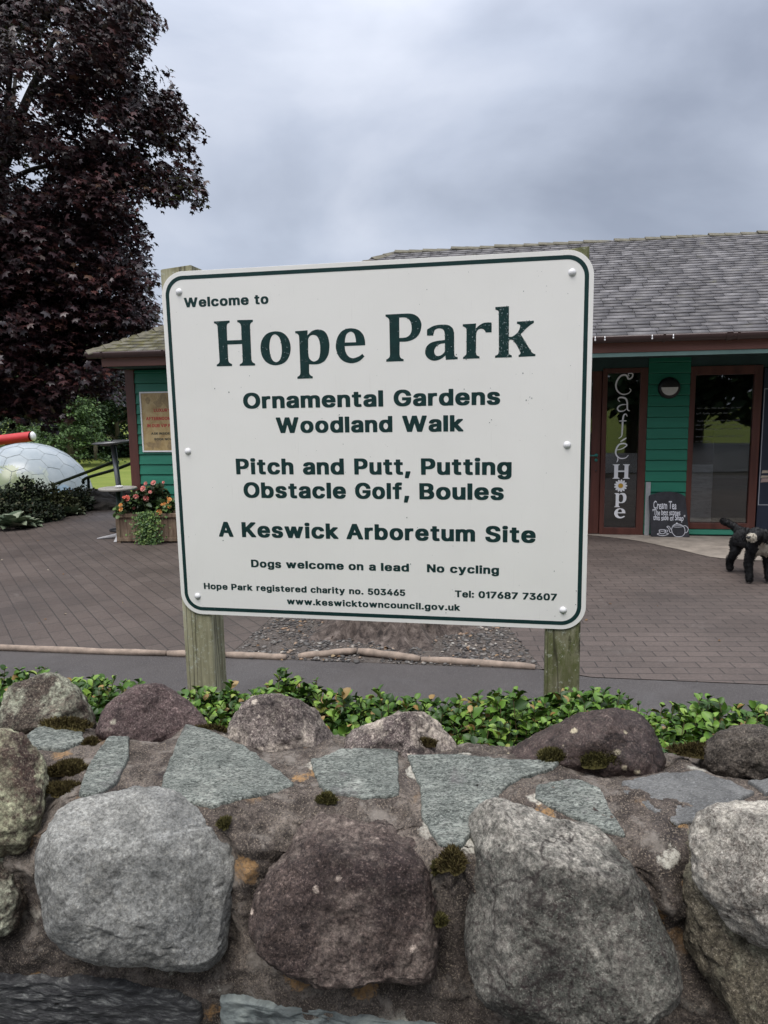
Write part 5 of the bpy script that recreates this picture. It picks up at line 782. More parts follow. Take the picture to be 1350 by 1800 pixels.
t = NT('fascia_wood'); c = t.ramp(t.noise(10, 5, .6, co=t.co((.08, 1, 1))), [(.3, (.135, .055, .042)), (.7, (.205, .090, .070))]); M_FASC = t.done(c, .5, None)
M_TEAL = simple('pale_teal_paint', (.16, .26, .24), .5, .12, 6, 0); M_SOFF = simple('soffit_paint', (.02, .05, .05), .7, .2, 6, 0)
M_GUT = simple('brown_plastic', (.060, .036, .034), .32, .12, 9, .05)
t = NT('window_glass'); nd = t.n; gl = nd.new('ShaderNodeBsdfGlossy'); gl.inputs['Roughness'].default_value = .015; trn = nd.new('ShaderNodeBsdfTransparent'); trn.inputs[0].default_value = (.88, .90, .90, 1)
frn = nd.new('ShaderNodeFresnel'); frn.inputs[0].default_value = 1.9; mx_ = nd.new('ShaderNodeMixShader'); t.l.new(frn.outputs[0], mx_.inputs[0]); t.l.new(trn.outputs[0], mx_.inputs[1]); t.l.new(gl.outputs[0], mx_.inputs[2]); t.l.new(mx_.outputs[0], nd['Material Output'].inputs[0]); M_GLASS = t.m
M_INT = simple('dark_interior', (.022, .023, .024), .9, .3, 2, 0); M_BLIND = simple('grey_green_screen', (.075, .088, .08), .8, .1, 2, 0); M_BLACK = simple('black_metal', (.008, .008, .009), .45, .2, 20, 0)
M_LETW = simple('white_vinyl', (.78, .78, .80), .5, .04, 10, 0)
LEN, DEP, WH = 15.0, 6.6, 2.2
def boards(name, x0, x1, z0, z1, side=None, parent=cafe, oy=0.):
    """lapped boards: each course a wedge with a dark shadow gap under its lower edge"""
    mb = MB(); pitch = .131; z = z0
    while z < z1 - .01:
        zt = min(z + pitch, z1); prof_ = [(-.004, z), (-.024, z + .003), (-.026, z + .010), (-.010, zt - .006), (-.001, zt - .001), (.03, zt), (.03, z)]
        if side is None: V = [(x, y + oy, q) for x in (x0, x1) for y, q in prof_]
        else: V = [(y + oy, x, q) for x in (x0, x1) for y, q in prof_]
        k = len(prof_); mb.add(V, [(i, (i + 1) % k, k + (i + 1) % k, k + i) for i in range(k)] + [tuple(range(k)), tuple(range(k, 2 * k))[::-1]]); z += pitch
    return mb.build(name, M_GREEN, parent)
LWY, XC, WT = -.55, .28, 2.16
boards('wall', XC + .093, 4.6, .02, WT, oy=LWY); boards('wall', 6.803, 7.283, .02, WH); boards('wall', 7.283, 8.05, .02, .092); boards('wall', 9.6, LEN, .02, WH)
boards('wall', LWY + .09, DEP, .02, WT, side=1, oy=XC)
mb = MB(); mb.box(XC - .032, XC + .092, LWY - .034, LWY + .09, -.05, WT); mb.build('corner_post', M_BROWN, cafe, bevel=.004)
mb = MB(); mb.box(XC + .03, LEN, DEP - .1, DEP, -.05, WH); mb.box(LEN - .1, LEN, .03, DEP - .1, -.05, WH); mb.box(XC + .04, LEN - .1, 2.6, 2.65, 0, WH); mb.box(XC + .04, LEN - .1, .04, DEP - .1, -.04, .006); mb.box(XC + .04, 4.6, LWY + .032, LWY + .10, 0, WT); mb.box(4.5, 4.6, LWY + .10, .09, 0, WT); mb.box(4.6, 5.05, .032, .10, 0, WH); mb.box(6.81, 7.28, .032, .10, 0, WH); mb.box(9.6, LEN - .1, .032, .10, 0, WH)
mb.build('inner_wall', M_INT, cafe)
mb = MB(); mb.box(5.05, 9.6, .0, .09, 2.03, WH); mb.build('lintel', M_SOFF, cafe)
# door with side glass
mb = MB(); mb.box(5.10, 5.20, .005, .06, .01, 2.03); mb.box(6.155, 6.262, .005, .06, .01, 2.03); mb.box(5.20, 6.155, .005, .06, .01, .30); mb.box(5.20, 6.155, .005, .06, 1.93, 2.03); mb.box(5.62, 5.72, .005, .06, .30, 1.93); mb.box(6.262, 6.270, .02, .07, .01, 2.03)
door = mb.build('door', M_BROWN, cafe, bevel=.004)
mb = MB(); mb.box(5.195, 5.625, .030, .036, .295, 1.935); mb.box(5.715, 6.16, .030, .036, .295, 1.935); mb.build('door_glass', M_GLASS, door)
mb = MB(); mb.tube([(6.215, .004, 1.0), (6.215, -.045, 1.0), (6.20, -.052, 1.0), (6.09, -.052, 1.0)], .009, 10); mb.tube([(6.215, .004, 1.0), (6.215, -.004, 1.0)], .022, 14); mb.tube([(6.215, .004, .94), (6.215, -.006, .94)], .019, 14); mb.build('handle', simple('teal_enamel', (.03, .20, .17), .35, .1, 20, 0), door, True)
mb = MB(); mb.tube([(6.215, .004, .81), (6.215, -.012, .81)], .012, 10); mb.build('keyhole', M_GUT, door, True)
mb = MB(); mb.box(6.271, 6.327, -.012, .055, .005, 2.06); mb.box(6.712, 6.802, -.012, .055, .005, 2.06); mb.box(6.327, 6.712, -.012, .055, .005, .092); mb.box(6.327, 6.712, -.012, .055, 2.0, 2.06)
slw = mb.build('side_window', M_BROWN, cafe, bevel=.004)
mb = MB(); mb.box(6.32, 6.72, .020, .026, .085, 2.01); mb.build('pane', M_GLASS, slw)
gy = .016; gf = lambda u, v, d: (u, gy - d, v); G = lambda L, s=4.09, ox=1020, oy=600: [bl(x / s + ox, y / s + oy, gy) for x, y in L]
mb = MB()
def wid(n, lo, hi, ph=.5): return [lo + (hi - lo) * math.sin(PI * min(1, max(0, (i / (n - 1))))) ** 1.2 for i in range(n)]
def stroke(L, lo, hi, **k): Pn = spline(G(L, **k), 6); mb.ribbon(Pn, wid(len(Pn), lo, hi), gf, .001)
stroke([(352, 250), (344, 236), (358, 230), (378, 236), (370, 262), (346, 270), (338, 252), (320, 241), (290, 250), (265, 283), (256, 322), (270, 360), (305, 381), (345, 374), (364, 352), (352, 338)], .007, .021)
stroke([(285, 434), (272, 420), (280, 406), (305, 404), (328, 414), (337, 440), (338, 480), (344, 496), (356, 499)], .008, .021); stroke([(336, 455), (305, 455), (278, 466), (268, 485), (282, 502), (312, 500), (336, 482)], .006, .018)
stroke([(338, 540), (328, 523), (313, 532), (306, 565), (302, 630), (297, 680), (275, 698)], .008, .020); stroke([(280, 573), (332, 571)], .010, .013)
stroke([(288, 722), (332, 694)], .010, .018); stroke([(258, 782), (300, 772), (334, 748), (316, 735), (280, 742), (258, 778), (258, 815), (285, 840), (325, 838), (346, 818)], .007, .019); stroke([(268, 835), (270, 852), (262, 870)], .006, .012)
def pbox(x0, x1, y0, y1): a, b = bl(x0, y1, gy), bl(x1, y0, gy); return (a[0], b[0], a[1], b[1])
glyph(mb, 'H', gf, .001, pbox(1076.5, 1107.5, 816, 841.5)); glyph(mb, 'p', gf, .001, pbox(1079.5, 1101.5, 866.5, 891.5)); glyph(mb, 'e', gf, .001, pbox(1079.5, 1099.5, 893.5, 911))
mb.build('window_lettering', M_LETW, slw)
dc = np.array(bl(1091, 853.8, gy)); pr = bl(1102.5, 853.8, gy)[0] - dc[0]; mb = MB()
for k in range(13):
    a = 2 * PI * k / 13; ax = np.array([math.cos(a), math.sin(a)]); ay = np.array([-ax[1], ax[0]])
    mb.prism([[tuple(dc + ax * pr * (.68 + .34 * math.cos(q)) + ay * pr * .17 * math.sin(q)) for q in np.linspace(0, 2 * PI, 10, endpoint=False)]], gf, None, .0012)
mb.build('daisy_petals', M_LETW, slw)
mb = MB(); mb.prism([[tuple(dc + pr * .38 * np.array([math.cos(q), math.sin(q)])) for q in np.linspace(0, 2 * PI, 18, endpoint=False)]], gf, None, .002); mb.build('daisy_centre', simple('daisy_gold', (.50, .30, .03), .6, .15, 60, 0), slw)
# big side window with a screen behind and chalk writing on the glass
mb = MB(); mb.box(7.284, 7.346, -.020, .055, .092, 2.06); mb.box(8.004, 8.092, -.020, .055, .02, 2.06); mb.box(7.346, 8.004, -.020, .055, .092, .168); mb.box(7.346, 8.004, -.020, .055, 1.955, 2.06)
win = mb.build('window', M_BROWN, cafe, bevel=.004)
mb = MB(); mb.box(7.34, 8.01, .018, .024, .16, 1.96); mb.build('pane', M_GLASS, win)
mb = MB(); mb.box(7.60, 8.02, .07, .085, .14, 1.30); mb.build('screen', M_BLIND, win); t = NT('painted_reflection'); cs = t.co((1, 1, 5)); c = t.ramp(t.noise(5, 6, .7, .5, co=cs), [(.36, (.42, .43, .48)), (.6, (.70, .71, .78))]); c = t.mix(t.ramp(t.noise(7, 4, .6, .3, co=t.co((.8, 1, 9))), [(.64, 0.), (.68, .8)]), c, (.06, .06, .07))
mb = MB(); mb.box(7.350, 7.597, .032, .036, .172, .88); mb.build('reflection_panel', t.done(c, .6), win); mb = MB(); mb.box(7.60, 8.02, .062, .069, .62, .71); mb.build('screen_rail', M_BLACK, win)  # added panel; the wet paving's reflection is painted into its pale colour
M_CHALK = simple('faint_chalk', (.16, .165, .175), .8, .3, 60, 0); gy = .014; mb = MB()
for (x0, x1, y) in ((1224, 1304, 718), (1224, 1287, 727), (1226, 1304, 740), (1223, 1308, 747.5), (1223, 1303, 755), (1223, 1306, 768), (1222, 1252, 776)):
    a = bl(x0, y, gy); b = bl(x1, y - .02 * (x1 - x0), gy); xx = a[0]
    while xx < b[0] - .02:
        wl_ = min(rng.uniform(.03, .085), b[0] - xx); nn = max(6, int(wl_ / .0045)); ys = a[1] + (b[1] - a[1]) * (xx - a[0]) / (b[0] - a[0])
        Pn = [(xx + wl_ * i / nn, ys + rng.uniform(-.008, .009) * (1.7 if rng.random() < .18 else 1)) for i in range(nn + 1)]; mb.ribbon(spline(Pn, 3), .0032, gf, .001); xx += wl_ + .018
mb.build('chalk_writing', M_CHALK, win)
# eaves
EX0, EX1 = .05, LEN + .3; FY = -1.03
mb = MB(); mb.box(.20, LEN + .1, FY, FY + .035, 2.180, 2.30); fas = mb.build('fascia', M_FASC, cafe, bevel=.003)
mb = MB(); mb.box(3.0, LEN + .1, FY + .010, FY + .032, 2.135, 2.178); mb.build('soffit_trim', M_TEAL, cafe)
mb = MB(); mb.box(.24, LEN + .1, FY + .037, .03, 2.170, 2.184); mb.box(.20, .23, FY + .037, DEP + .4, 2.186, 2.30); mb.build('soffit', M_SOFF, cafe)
mb = MB(); n = 12; xs = [EX0, LEN + .3]; r = .052; GY, GZ = -1.085, 2.352; rz_ = 1.40; V = []
for x in xs:
    for rr in (r, r - .005): V += [(x, GY + rr * math.cos(PI + PI * k / n), GZ + rr * rz_ * math.sin(PI + PI * k / n)) for k in range(n + 1)]
m = n + 1; F = []
for k in range(n): F += [(k, k + 1, 2 * m + k + 1, 2 * m + k), (m + k + 1, m + k, 3 * m + k, 3 * m + k + 1)]
F += [(0, 2 * m, 3 * m, m), (n, m + n, 3 * m + n, 2 * m + n)]; mb.add(V, F); mb.add([(EX0 - .001, GY + r * math.cos(PI + PI * k / n), GZ + r * rz_ * math.sin(PI + PI * k / n)) for k in range(n + 1)], [tuple(range(n + 1))])
gut = mb.build('gutter', M_GUT, cafe, True)
def gx(px): return bl(px, 598, GY - .05)[0]
for px in (176, 284, 1168, 1283, 1299):
    x = gx(px); mb = MB(); ring = [(GY + (r + .006) * math.cos(PI + PI * k / n), GZ + (r + .006) * rz_ * math.sin(PI + PI * k / n)) for k in range(n + 1)]
    w_ = .012 if px != 1283 else .03; V = [(x + s_, y, z) for s_ in (-w_, w_) for y, z in ring]; mb.add(V, [(k, k + 1, m + k + 1, m + k) for k in range(n)]); mb.tube([(x - w_, GY - .056, GZ), (x + w_, GY - .056, GZ)], .006, 6); mb.build('gutter_bracket', M_GUT, gut, True)
for px in (1046, 1063, 1146, 1183):
    x = gx(px); mb = MB(); y = GY - .058; mb.tube([(x, y, GZ - .005), (x, y - .006, GZ - .02), (x, y - .008, GZ - .033)], [.005, .006, .004], 8); mb.tube([(x, y - .008, GZ - .037), (x, y - .009, GZ - .053)], [.009, .006], 8); mb.build('gutter_clip', M_BOLT, gut, True)
# roof: every slate laid in its course on the front slope, plain slopes behind
EY, EZ, HALF, RISE = -1.09, 2.335, 3.30, 1.66
SLn = math.hypot(HALF, RISE); uh, uz = HALF / SLn, RISE / SLn
XL, XR = .05, LEN + .34
M_SL = NT('roof_slate'); t = M_SL
c = t.ramp(t.island(), [(0., (.082, .078, .082)), (.4, (.112, .107, .112)), (.8, (.140, .134, .140)), (1., (.20, .193, .20))])
c = t.mix(1., c, t.ramp(t.noise(18, 5, .7), [(.3, .76), (.7, 1.12)]), 'MULTIPLY')
sx_ = t.n.new('ShaderNodeSeparateXYZ'); t.l.new(t.tc.outputs['Object'], sx_.inputs[0])
mo = t.math('MULTIPLY', t.ramp(t.math('ADD', t.math('MULTIPLY', sx_.outputs[0], .18), t.math('MULTIPLY', t.noise(5, 6, .7), 1.)), [(.55, 1.), (1.0, 0.)]), t.ramp(t.noise(20, 5, .7), [(.40, .35), (.55, 1.)]))
c = t.mix(mo, c, (.115, .105, .035)); c = t.mix(t.ramp(t.noise(3.4, 6, .7), [(.62, 0.), (.74, .6)]), c, (.12, .115, .06))
M_SLATES = t.done(c, .55, t.bump(t.noise(60, 5, .7), .3, .004), Specular_IOR_Level=.4)
V = []; course_n = 37; step = SLn / course_n
for i in range(course_n):
    d0 = i * step; d1 = min(SLn, d0 + step * 1.6); xl, xr = XL + d0 * uh, XR - d0 * uh; x = xl - (.15 if i % 2 else 0); th = .0115
    while x < xr:
        w = rng.uniform(.17, .36) * (1 - .3 * i / course_n); a, b = max(xl, x), min(xr, x + w - .006); jo = rng.normal() * .0022; jl = rng.normal() * .0012
        if b - a > .02:
            for (dd, hh) in ((d0 + jo, .017 + jl), (d1, .003)):
                for tt in (th, 0):
                    for xx in (a, b):
                        y = EY + dd * uh - uz * (hh + tt); z = EZ + dd * uz + uh * (hh + tt); V.append((xx, y, z))
        x += w
V = np.array(V); n = len(V) // 8; Fb = np.array([(0, 1, 5, 4), (2, 6, 7, 3), (0, 2, 3, 1), (4, 5, 7, 6), (0, 4, 6, 2), (1, 3, 7, 5)])
roof = npmesh('roof', V, (Fb[None] + (np.arange(n) * 8)[:, None, None]).reshape(-1, 4), M_SLATES, cafe)
mb = MB(); ry = EY + HALF; rz = EZ + RISE; by = ry + HALF; A_, B_, C_, D_ = (XL, EY, EZ), (XR, EY, EZ), (XR, by, EZ), (XL, by, EZ); R1, R2 = (XL + HALF, ry, rz), (XR - HALF, ry, rz)
mb.add([A_, B_, C_, D_, R1, R2], [(0, 1, 5, 4), (1, 2, 5), (2, 3, 4, 5), (3, 0, 4), (0, 3, 2, 1)]); mb.build('roof_deck', M_SLATES, roof)
M_RIDGE = simple('mossy_ridge_tile', (.115, .105, .075), .85, .4, 14, .6, .006)
mb = MB()
def ridge_line(a, b, n_, w=.11):
    a, b = np.array(a), np.array(b); d = (b - a) / np.linalg.norm(b - a); sd = np.cross(d, [0, 0, 1]); sd /= np.linalg.norm(sd); up_ = np.cross(sd, d)
    for i in range(n_):
        p0 = a + (b - a) * (i / n_) + up_ * .030; p1 = a + (b - a) * ((i + 1.12) / n_) + up_ * .012; j = rng.normal() * .006; q = up_ * j; t_ = up_ * .013
        for sg in (-1, 1):
            e_ = sd * w * sg - np.array([0, 0, 1.]) * w * .48
            mb.add([p0 + q, p1 + q, p1 + e_ + q, p0 + e_ + q, p0 + q + t_, p1 + q + t_, p1 + e_ + q + t_, p0 + e_ + q + t_], [(0, 1, 2, 3), (4, 7, 6, 5), (0, 4, 5, 1), (1, 5, 6, 2), (2, 6, 7, 3), (3, 7, 4, 0)])
ridge_line(R1, R2, 40); ridge_line(A_, R1, 22); ridge_line(B_, R2, 17); mb.build('ridge_tiles', M_RIDGE, roof)

# things fixed to or standing against the cafe
def on_cafe(x, y, z=0): return tuple(b2w(x, y, z))
lx_, lz_ = bl(1176, 682, -.03); wl_e = empty('wall_light', on_cafe(lx_, -.02, lz_), PSI, 'round black wall light with a half moon white lens beside the cafe window', 'wall light')
mb = MB(); prf = [(.0001, -.055), (.09, -.055), (.118, -.045), (.128, -.02), (.128, .0)]; n = 28
mb.add([(r * math.cos(2 * PI * k / n), y, r * math.sin(2 * PI * k / n)) for r, y in prf for k in range(n)], [(i * n + k, i * n + (k + 1) % n, (i + 1) * n + (k + 1) % n, (i + 1) * n + k) for i in range(4) for k in range(n)]); mb.build('housing', M_BLACK, wl_e, True)
mb = MB(); A = [PI + PI * k / 14 for k in range(15)]; half = [(.096 * math.cos(a), .096 * math.sin(a) + .008) for a in A]; mb.prism([half], lambda u, v, d: (u, -.058 - d, v), -.01, .004); mb.build('lens', simple('frosted_lens', (.62, .61, .58), .4, .06, 20, 0), wl_e, bevel=.002)
M_PAPER = None
t = NT('poster_paper'); c = t.ramp(t.noise(7, 6, .7, .5), [(.3, (.24, .15, .06)), (.5, (.42, .30, .135)), (.72, (.52, .41, .23))]); M_PAPER = t.done(c, .4)
pA = bl(246, 689, LWY - .03); pB = bl(252.5, 794.5, LWY - .03); PXL = pA[0] - .005; PZ0, PZ1 = pB[1], pA[1]; PWd = .60
pos = empty('poster', on_cafe(PXL + PWd / 2, LWY - .028, PZ0), PSI, 'tan paper poster with red lettering in a white frame on the green cafe wall', 'poster')
hz = PZ1 - PZ0; pf = lambda u, v, d: (u, -.004 - d, v); mb = MB()
mb.prism([[(-PWd / 2, 0), (PWd / 2, 0), (PWd / 2, hz), (-PWd / 2, hz)], [(-PWd / 2 + .018, .018), (PWd / 2 - .018, .018), (PWd / 2 - .018, hz - .018), (-PWd / 2 + .018, hz - .018)]], pf, -.004, .012); mb.build('frame', M_BOLT, pos)
mb = MB(); mb.box(-PWd / 2 + .01, PWd / 2 - .01, -.006, -.002, .01, hz - .01); pap = mb.build('paper', M_PAPER, pos)
def words(mb, txt, cx, y, cap, wtot, fr, d, gapw=.35):
    ws = txt.split(); ln = [sum(BOLD[c][1] - BOLD[c][0] for c in w) + 75 * (len(w) - 1) for w in ws]; sp_ = 330; tot = sum(ln) + sp_ * (len(ws) - 1); k = wtot / tot; x = cx - wtot / 2
    for w, l in zip(ws, ln): text_run(mb, w, x, x + l * k, y, cap, fr, d); x += (l + sp_) * k
M_RED = simple('poster_red', (.40, .035, .03), .5, .1, 20, 0); M_INK = simple('poster_ink', (.035, .04, .025), .5, .1, 20, 0)
pz = lambda py: bl(280, py, LWY - .03)[1] - PZ0
pf2 = lambda u, v, d: (u, -.0065 - d, v)
for tx, y_, w_ in (('LUXURY', 724, .23), ('AFTERNOON TEA', 738.5, .46), ('IN OUR VIP PODS', 751, .44)): mb = MB(); words(mb, tx, 0, pz(y_), .042, w_, pf2, .0005); mb.build('red_lettering', M_RED, pap)
for tx, y_, w_ in (('ASK INSIDE TO', 764, .34), ('BOOK NOW', 774, .26)): mb = MB(); words(mb, tx, 0, pz(y_), .03, w_, pf2, .0005); mb.build('dark_lettering', M_INK, pap)
M_PIC = leafmat('poster_pictures', [(0., (.10, .06, .035)), (.35, (.30, .17, .06)), (.7, (.50, .36, .16)), (1., (.22, .16, .10))], .5)
for _ in range(16):
    mb = MB(); x, z = rng.uniform(-.24, .24), (rng.uniform(.04, .14) if rng.random() < .55 else rng.uniform(hz - .17, hz - .06)); a = rng.uniform(.02, .055); b_ = rng.uniform(.02, .05); d_ = rng.uniform(.0002, .0009)
    mb.prism([[(x + a * math.cos(q) * (1 + .2 * math.sin(3 * q)), z + b_ * math.sin(q)) for q in np.linspace(0, 2 * PI, 14, endpoint=False)]], pf2, None, d_); mb.build('food_picture', M_PIC, pap)
# chalkboard leaning on the wall
cbx0 = bl(1144, 945, -.13)[0]; cbx1 = bl(1211, 945, -.13)[0]; CX = (cbx0 + cbx1) / 2; lean = .10
Cp = b2w(CX, -.135, .008); cv = np.array([0, 0, math.cos(lean)]) + BE2 * math.sin(lean); cn = np.cross(BE1, cv)
cb = empty('chalkboard', M=Matrix(((BE1[0], -cn[0], cv[0], Cp[0]), (BE1[1], -cn[1], cv[1], Cp[1]), (BE1[2], -cn[2], cv[2], Cp[2]), (0, 0, 0, 1))), label='black arched chalkboard with cream tea chalk writing leaning against the green boards', cat='chalkboard')
def cq(x, y):
    q = onplane(x / 13.5 + 1130, y / 13.5 + 850, Cp, cn) - Cp; return (float(q @ BE1), float(q @ cv))
cf = lambda u, v, d: (u, -d, v)
ol = [cq(*p) for p in [(190, 1288), (165, 700), (140, 320), (150, 290), (200, 262), (350, 218), (500, 192), (650, 192), (800, 208), (920, 250), (1000, 300), (1015, 340), (1050, 700), (1095, 1150), (1108, 1275)]]; ol[0] = (ol[0][0], 0); ol[-1] = (ol[-1][0], 0)
t = NT('chalkboard_slate'); c = t.ramp(t.noise(9, 6, .7, .4), [(.35, (.012, .012, .016)), (.7, (.032, .033, .042))]); M_CB = t.done(c, .7, t.bump(t.noise(60, 4), .2, .002))
mb = MB(); mb.prism([ol], cf, -.016, 0); mb.build('panel', M_CB, cb, bevel=.003)
M_CW = simple('chalk_white', (.62, .63, .68), .85, .12, 120, 0); mb = MB()
def chalk_text(txt, x0, x1, y0, y1):
    """hand lettering: the built-in thin face, squeezed to its line"""
    cu = bpy.data.curves.new('chalk', 'FONT'); cu.body = txt; cu.size = 1; cu.offset = .012; ob = bpy.data.objects.new('chalk', cu); COL.objects.link(ob)
    dg = bpy.context.evaluated_depsgraph_get(); me = ob.evaluated_get(dg).to_mesh(); v = np.array([q.co[:] for q in me.vertices]); f = [tuple(p.vertices) for p in me.polygons]
    a = cq(x0, y1); b = cq(x1, y0); mn, mx = v.min(0), v.max(0); u = (v[:, 0] - mn[0]) / (mx[0] - mn[0]); w = (v[:, 1] - mn[1]) / (mx[1] - mn[1]); wob = .04 * np.sin(u * 19)
    ob.evaluated_get(dg).to_mesh_clear(); COL.objects.unlink(ob); bpy.data.objects.remove(ob); bpy.data.curves.remove(cu)
    mb.add([cf(a[0] + (b[0] - a[0]) * uu, a[1] + (b[1] - a[1]) * (ww + wo), .001) for uu, ww, wo in zip(u, w, wob)], f)
for a_ in (('Cream Tea', 250, 800, 418, 605), ('"The best scones', 225, 890, 612, 748), ('this side of Shap"', 245, 1005, 745, 912)): mb = MB(); chalk_text(*a_); mb.build('chalk_writing', M_CW, cb)
mb = MB(); ck = lambda L, w=.0062, cl=False: mb.ribbon(spline([cq(*p) for p in L], 5, cl), w, cf, .0012, cl)
el = lambda cx, cy, rx, ry: [(cx + rx * math.cos(q), cy + ry * math.sin(q)) for q in np.linspace(0, 2 * PI, 14, endpoint=False)]
ck([(712, 1010), (683, 1080), (693, 1150), (730, 1210), (790, 1255), (920, 1255), (982, 1200), (1000, 1130), (985, 1050), (950, 1005)]); ck(el(828, 1010, 122, 24), .0055, True); ck([(715, 1000), (760, 968), (810, 956), (880, 966), (942, 1000)]); ck([(790, 952), (805, 932), (825, 952)], .009)
ck([(682, 1165), (640, 1150), (622, 1090), (600, 1050), (570, 1030), (590, 1010), (630, 1025), (660, 1078), (684, 1095)]); ck([(955, 1010), (1010, 1000), (1060, 1040), (1076, 1090), (1050, 1150), (1000, 1170)])
ck(el(460, 1110, 75, 20), .0055, True); ck([(385, 1118), (402, 1165), (440, 1190), (490, 1190), (525, 1160), (535, 1118)]); ck([(535, 1105), (588, 1108), (582, 1138), (528, 1152)], .005); ck([(395, 1178), (340, 1195), (400, 1225), (470, 1236), (550, 1222), (606, 1190), (535, 1170)], .0065)
mb.build('teapot_drawing', M_CW, cb)
sx0 = bl(1133.5, 900, -.03)[0]; sx1 = bl(1142, 900, -.03)[0]; mb = MB(); mb.box(-(sx1 - sx0) / 2, (sx1 - sx0) / 2, -.006, .004, 0, .665)
for z in (.08, .25, .42, .60): mb.lathe([(.006, 0), (.005, .003)], (.0, -.0, 0), 8) if 0 else mb.tube([(0, -.006, z), (0, -.010, z)], .006, 8)
ms = mb.build('metal_strip', simple('grey_steel', (.34, .35, .36), .45, .12, 20, .05), bevel=.001); ms.location = on_cafe((sx0 + sx1) / 2, -.034, .006); ms.rotation_euler.z = PSI
tag(ms, 'narrow pale grey metal strip screwed upright beside the chalkboard', 'metal strip')
# navy menu board right of the window
nb = empty('menu_board', on_cafe(8.65, -.03, .0), PSI, 'navy blue notice board with thin white outline at the right cafe end', 'notice board')
M_NAVY = simple('navy_paint', (.010, .016, .034), .45, .15, 8, 0); mb = MB(); mb.box(-.545, .5, 0, .03, .02, 2.02); mb.build('panel', M_NAVY, nb, bevel=.002)
nbf = lambda u, v, d: (u, -d, v); x0 = bl(1337, 800, -.03)[0] - 8.65; z0 = bl(1337, 888, -.03)[1]; z1 = bl(1337, 683, -.03)[1]; mb = MB()
mb.prism([[(x0, z0), (.42, z0), (.42, z1), (x0, z1)], [(x0 + .009, z0 + .009), (.411, z0 + .009), (.411, z1 - .009), (x0 + .009, z1 - .009)]], nbf, None, .002); mb.build('outline', simple('dull_white_line', (.30, .31, .34), .6, .1, 9, 0), nb)
mb = MB(); z2 = bl(1345, 848, -.03)[1]
for i, (a, b_, h_) in enumerate(((x0 + .015, x0 + .20, .05), (x0 + .012, x0 + .22, .028), (x0 + .02, x0 + .18, .035))): mb.prism([[(a, z2 + i * .055), (b_, z2 + .012 + i * .055), (b_, z2 + h_ + i * .055), (a + .01, z2 + h_ + i * .055)]], nbf, None, .002 + .0004 * i)
mb.build('food_picture', leafmat('menu_picture', [(0., (.22, .10, .16)), (.5, (.45, .38, .30)), (1., (.12, .10, .12))], .5), nb)

# ============================================================ PLANTER, TABLE, RAILS
PLA = math.radians(-5); PLO = np.array([-2.80, 9.10, 0]); pw, pd, ph_ = 1.10, .42, .37
pl_ = empty('planter', tuple(PLO), PLA, 'weathered wooden planter box of dahlias and begonias before the cafe corner', 'planter')
t = NT('planter_wood'); co = t.co((1, 1, .18)); c = t.ramp(t.noise(22, 6, .65, .3, co=co), [(.32, (.085, .052, .033)), (.55, (.19, .13, .088)), (.75, (.31, .24, .17))]); c = t.mix(t.ramp(t.noise(5, 5, .7), [(.5, 0.), (.65, .6)]), c, (.10, .085, .05)); M_PLW = t.done(c, .85, t.bump(t.noise(40, 5, .7, co=co), .5, .004))
mb = MB(); x = -pw / 2 + .03
while x < pw / 2 - .05:
    w = .105; mb.box(x + .002, min(x + w, pw / 2 - .03) - .002, 0, .022, .04, ph_ - .05); mb.box(x + .002, min(x + w, pw / 2 - .03) - .002, pd - .022, pd, .04, ph_ - .05); x += w
for s_ in (-1, 1):
    for y in np.arange(.03, pd - .06, .12): mb.box(s_ * (pw / 2 - .011) - .011, s_ * (pw / 2 - .011) + .011, y + .002, y + .118, .04, ph_ - .05)
mb.build('side_boards', M_PLW, pl_)
mb = MB()
for s_ in (-1, 1):
    for y in (-.008, pd - .04): mb = MB(); mb.box(s_ * (pw / 2 - .018) - .024, s_ * (pw / 2 - .018) + .024, y, y + .048, 0, ph_ - .05); mb.build('corner_batten', M_PLW, pl_)
mb = MB(); mb.box(-pw / 2 - .02, pw / 2 + .02, -.022, .05, ph_ - .048, ph_); mb.box(-pw / 2 - .02, pw / 2 + .02, pd - .05, pd + .022, ph_ - .048, ph_); mb.box(-pw / 2 - .02, -pw / 2 + .05, .052, pd - .052, ph_ - .048, ph_); mb.box(pw / 2 - .05, pw / 2 + .02, .052, pd - .052, ph_ - .048, ph_); mb.build('rim', M_PLW, pl_, bevel=.004)
mb = MB(); mb.box(-pw / 2 - .004, pw / 2 + .004, -.014, -.001, .02, .065); mb.build('base_rail', M_PLW, pl_, bevel=.003)
mb = MB(); mb.box(-pw / 2 + .03, pw / 2 - .03, .025, pd - .025, .2, ph_ - .06); mb.build('soil', M_SOIL, pl_)
M_FOL1 = leafmat('dahlia_leaf', [(0., (.018, .030, .014)), (.5, (.035, .062, .022)), (1., (.075, .12, .035))], .5)
M_FOL2 = leafmat('begonia_leaf', [(0., (.03, .06, .02)), (.6, (.07, .13, .035)), (1., (.13, .20, .05))], .5)
M_IVY = leafmat('ivy_leaf', [(0., (.02, .055, .012)), (.5, (.055, .12, .022)), (1., (.17, .25, .06))], .5)
M_PINK = leafmat('pink_petal', [(0., (.52, .10, .09)), (.5, (.68, .20, .17)), (1., (.80, .42, .36))], .5); M_CORAL = leafmat('coral_petal', [(0., (.60, .09, .06)), (1., (.75, .20, .13))], .5)
M_ORANGE = leafmat('orange_petal', [(0., (.72, .25, .05)), (.6, (.80, .36, .10)), (1., (.85, .60, .25))], .5); M_YEL = simple('flower_eye', (.25, .07, .03), .7, .2, 60, 0)
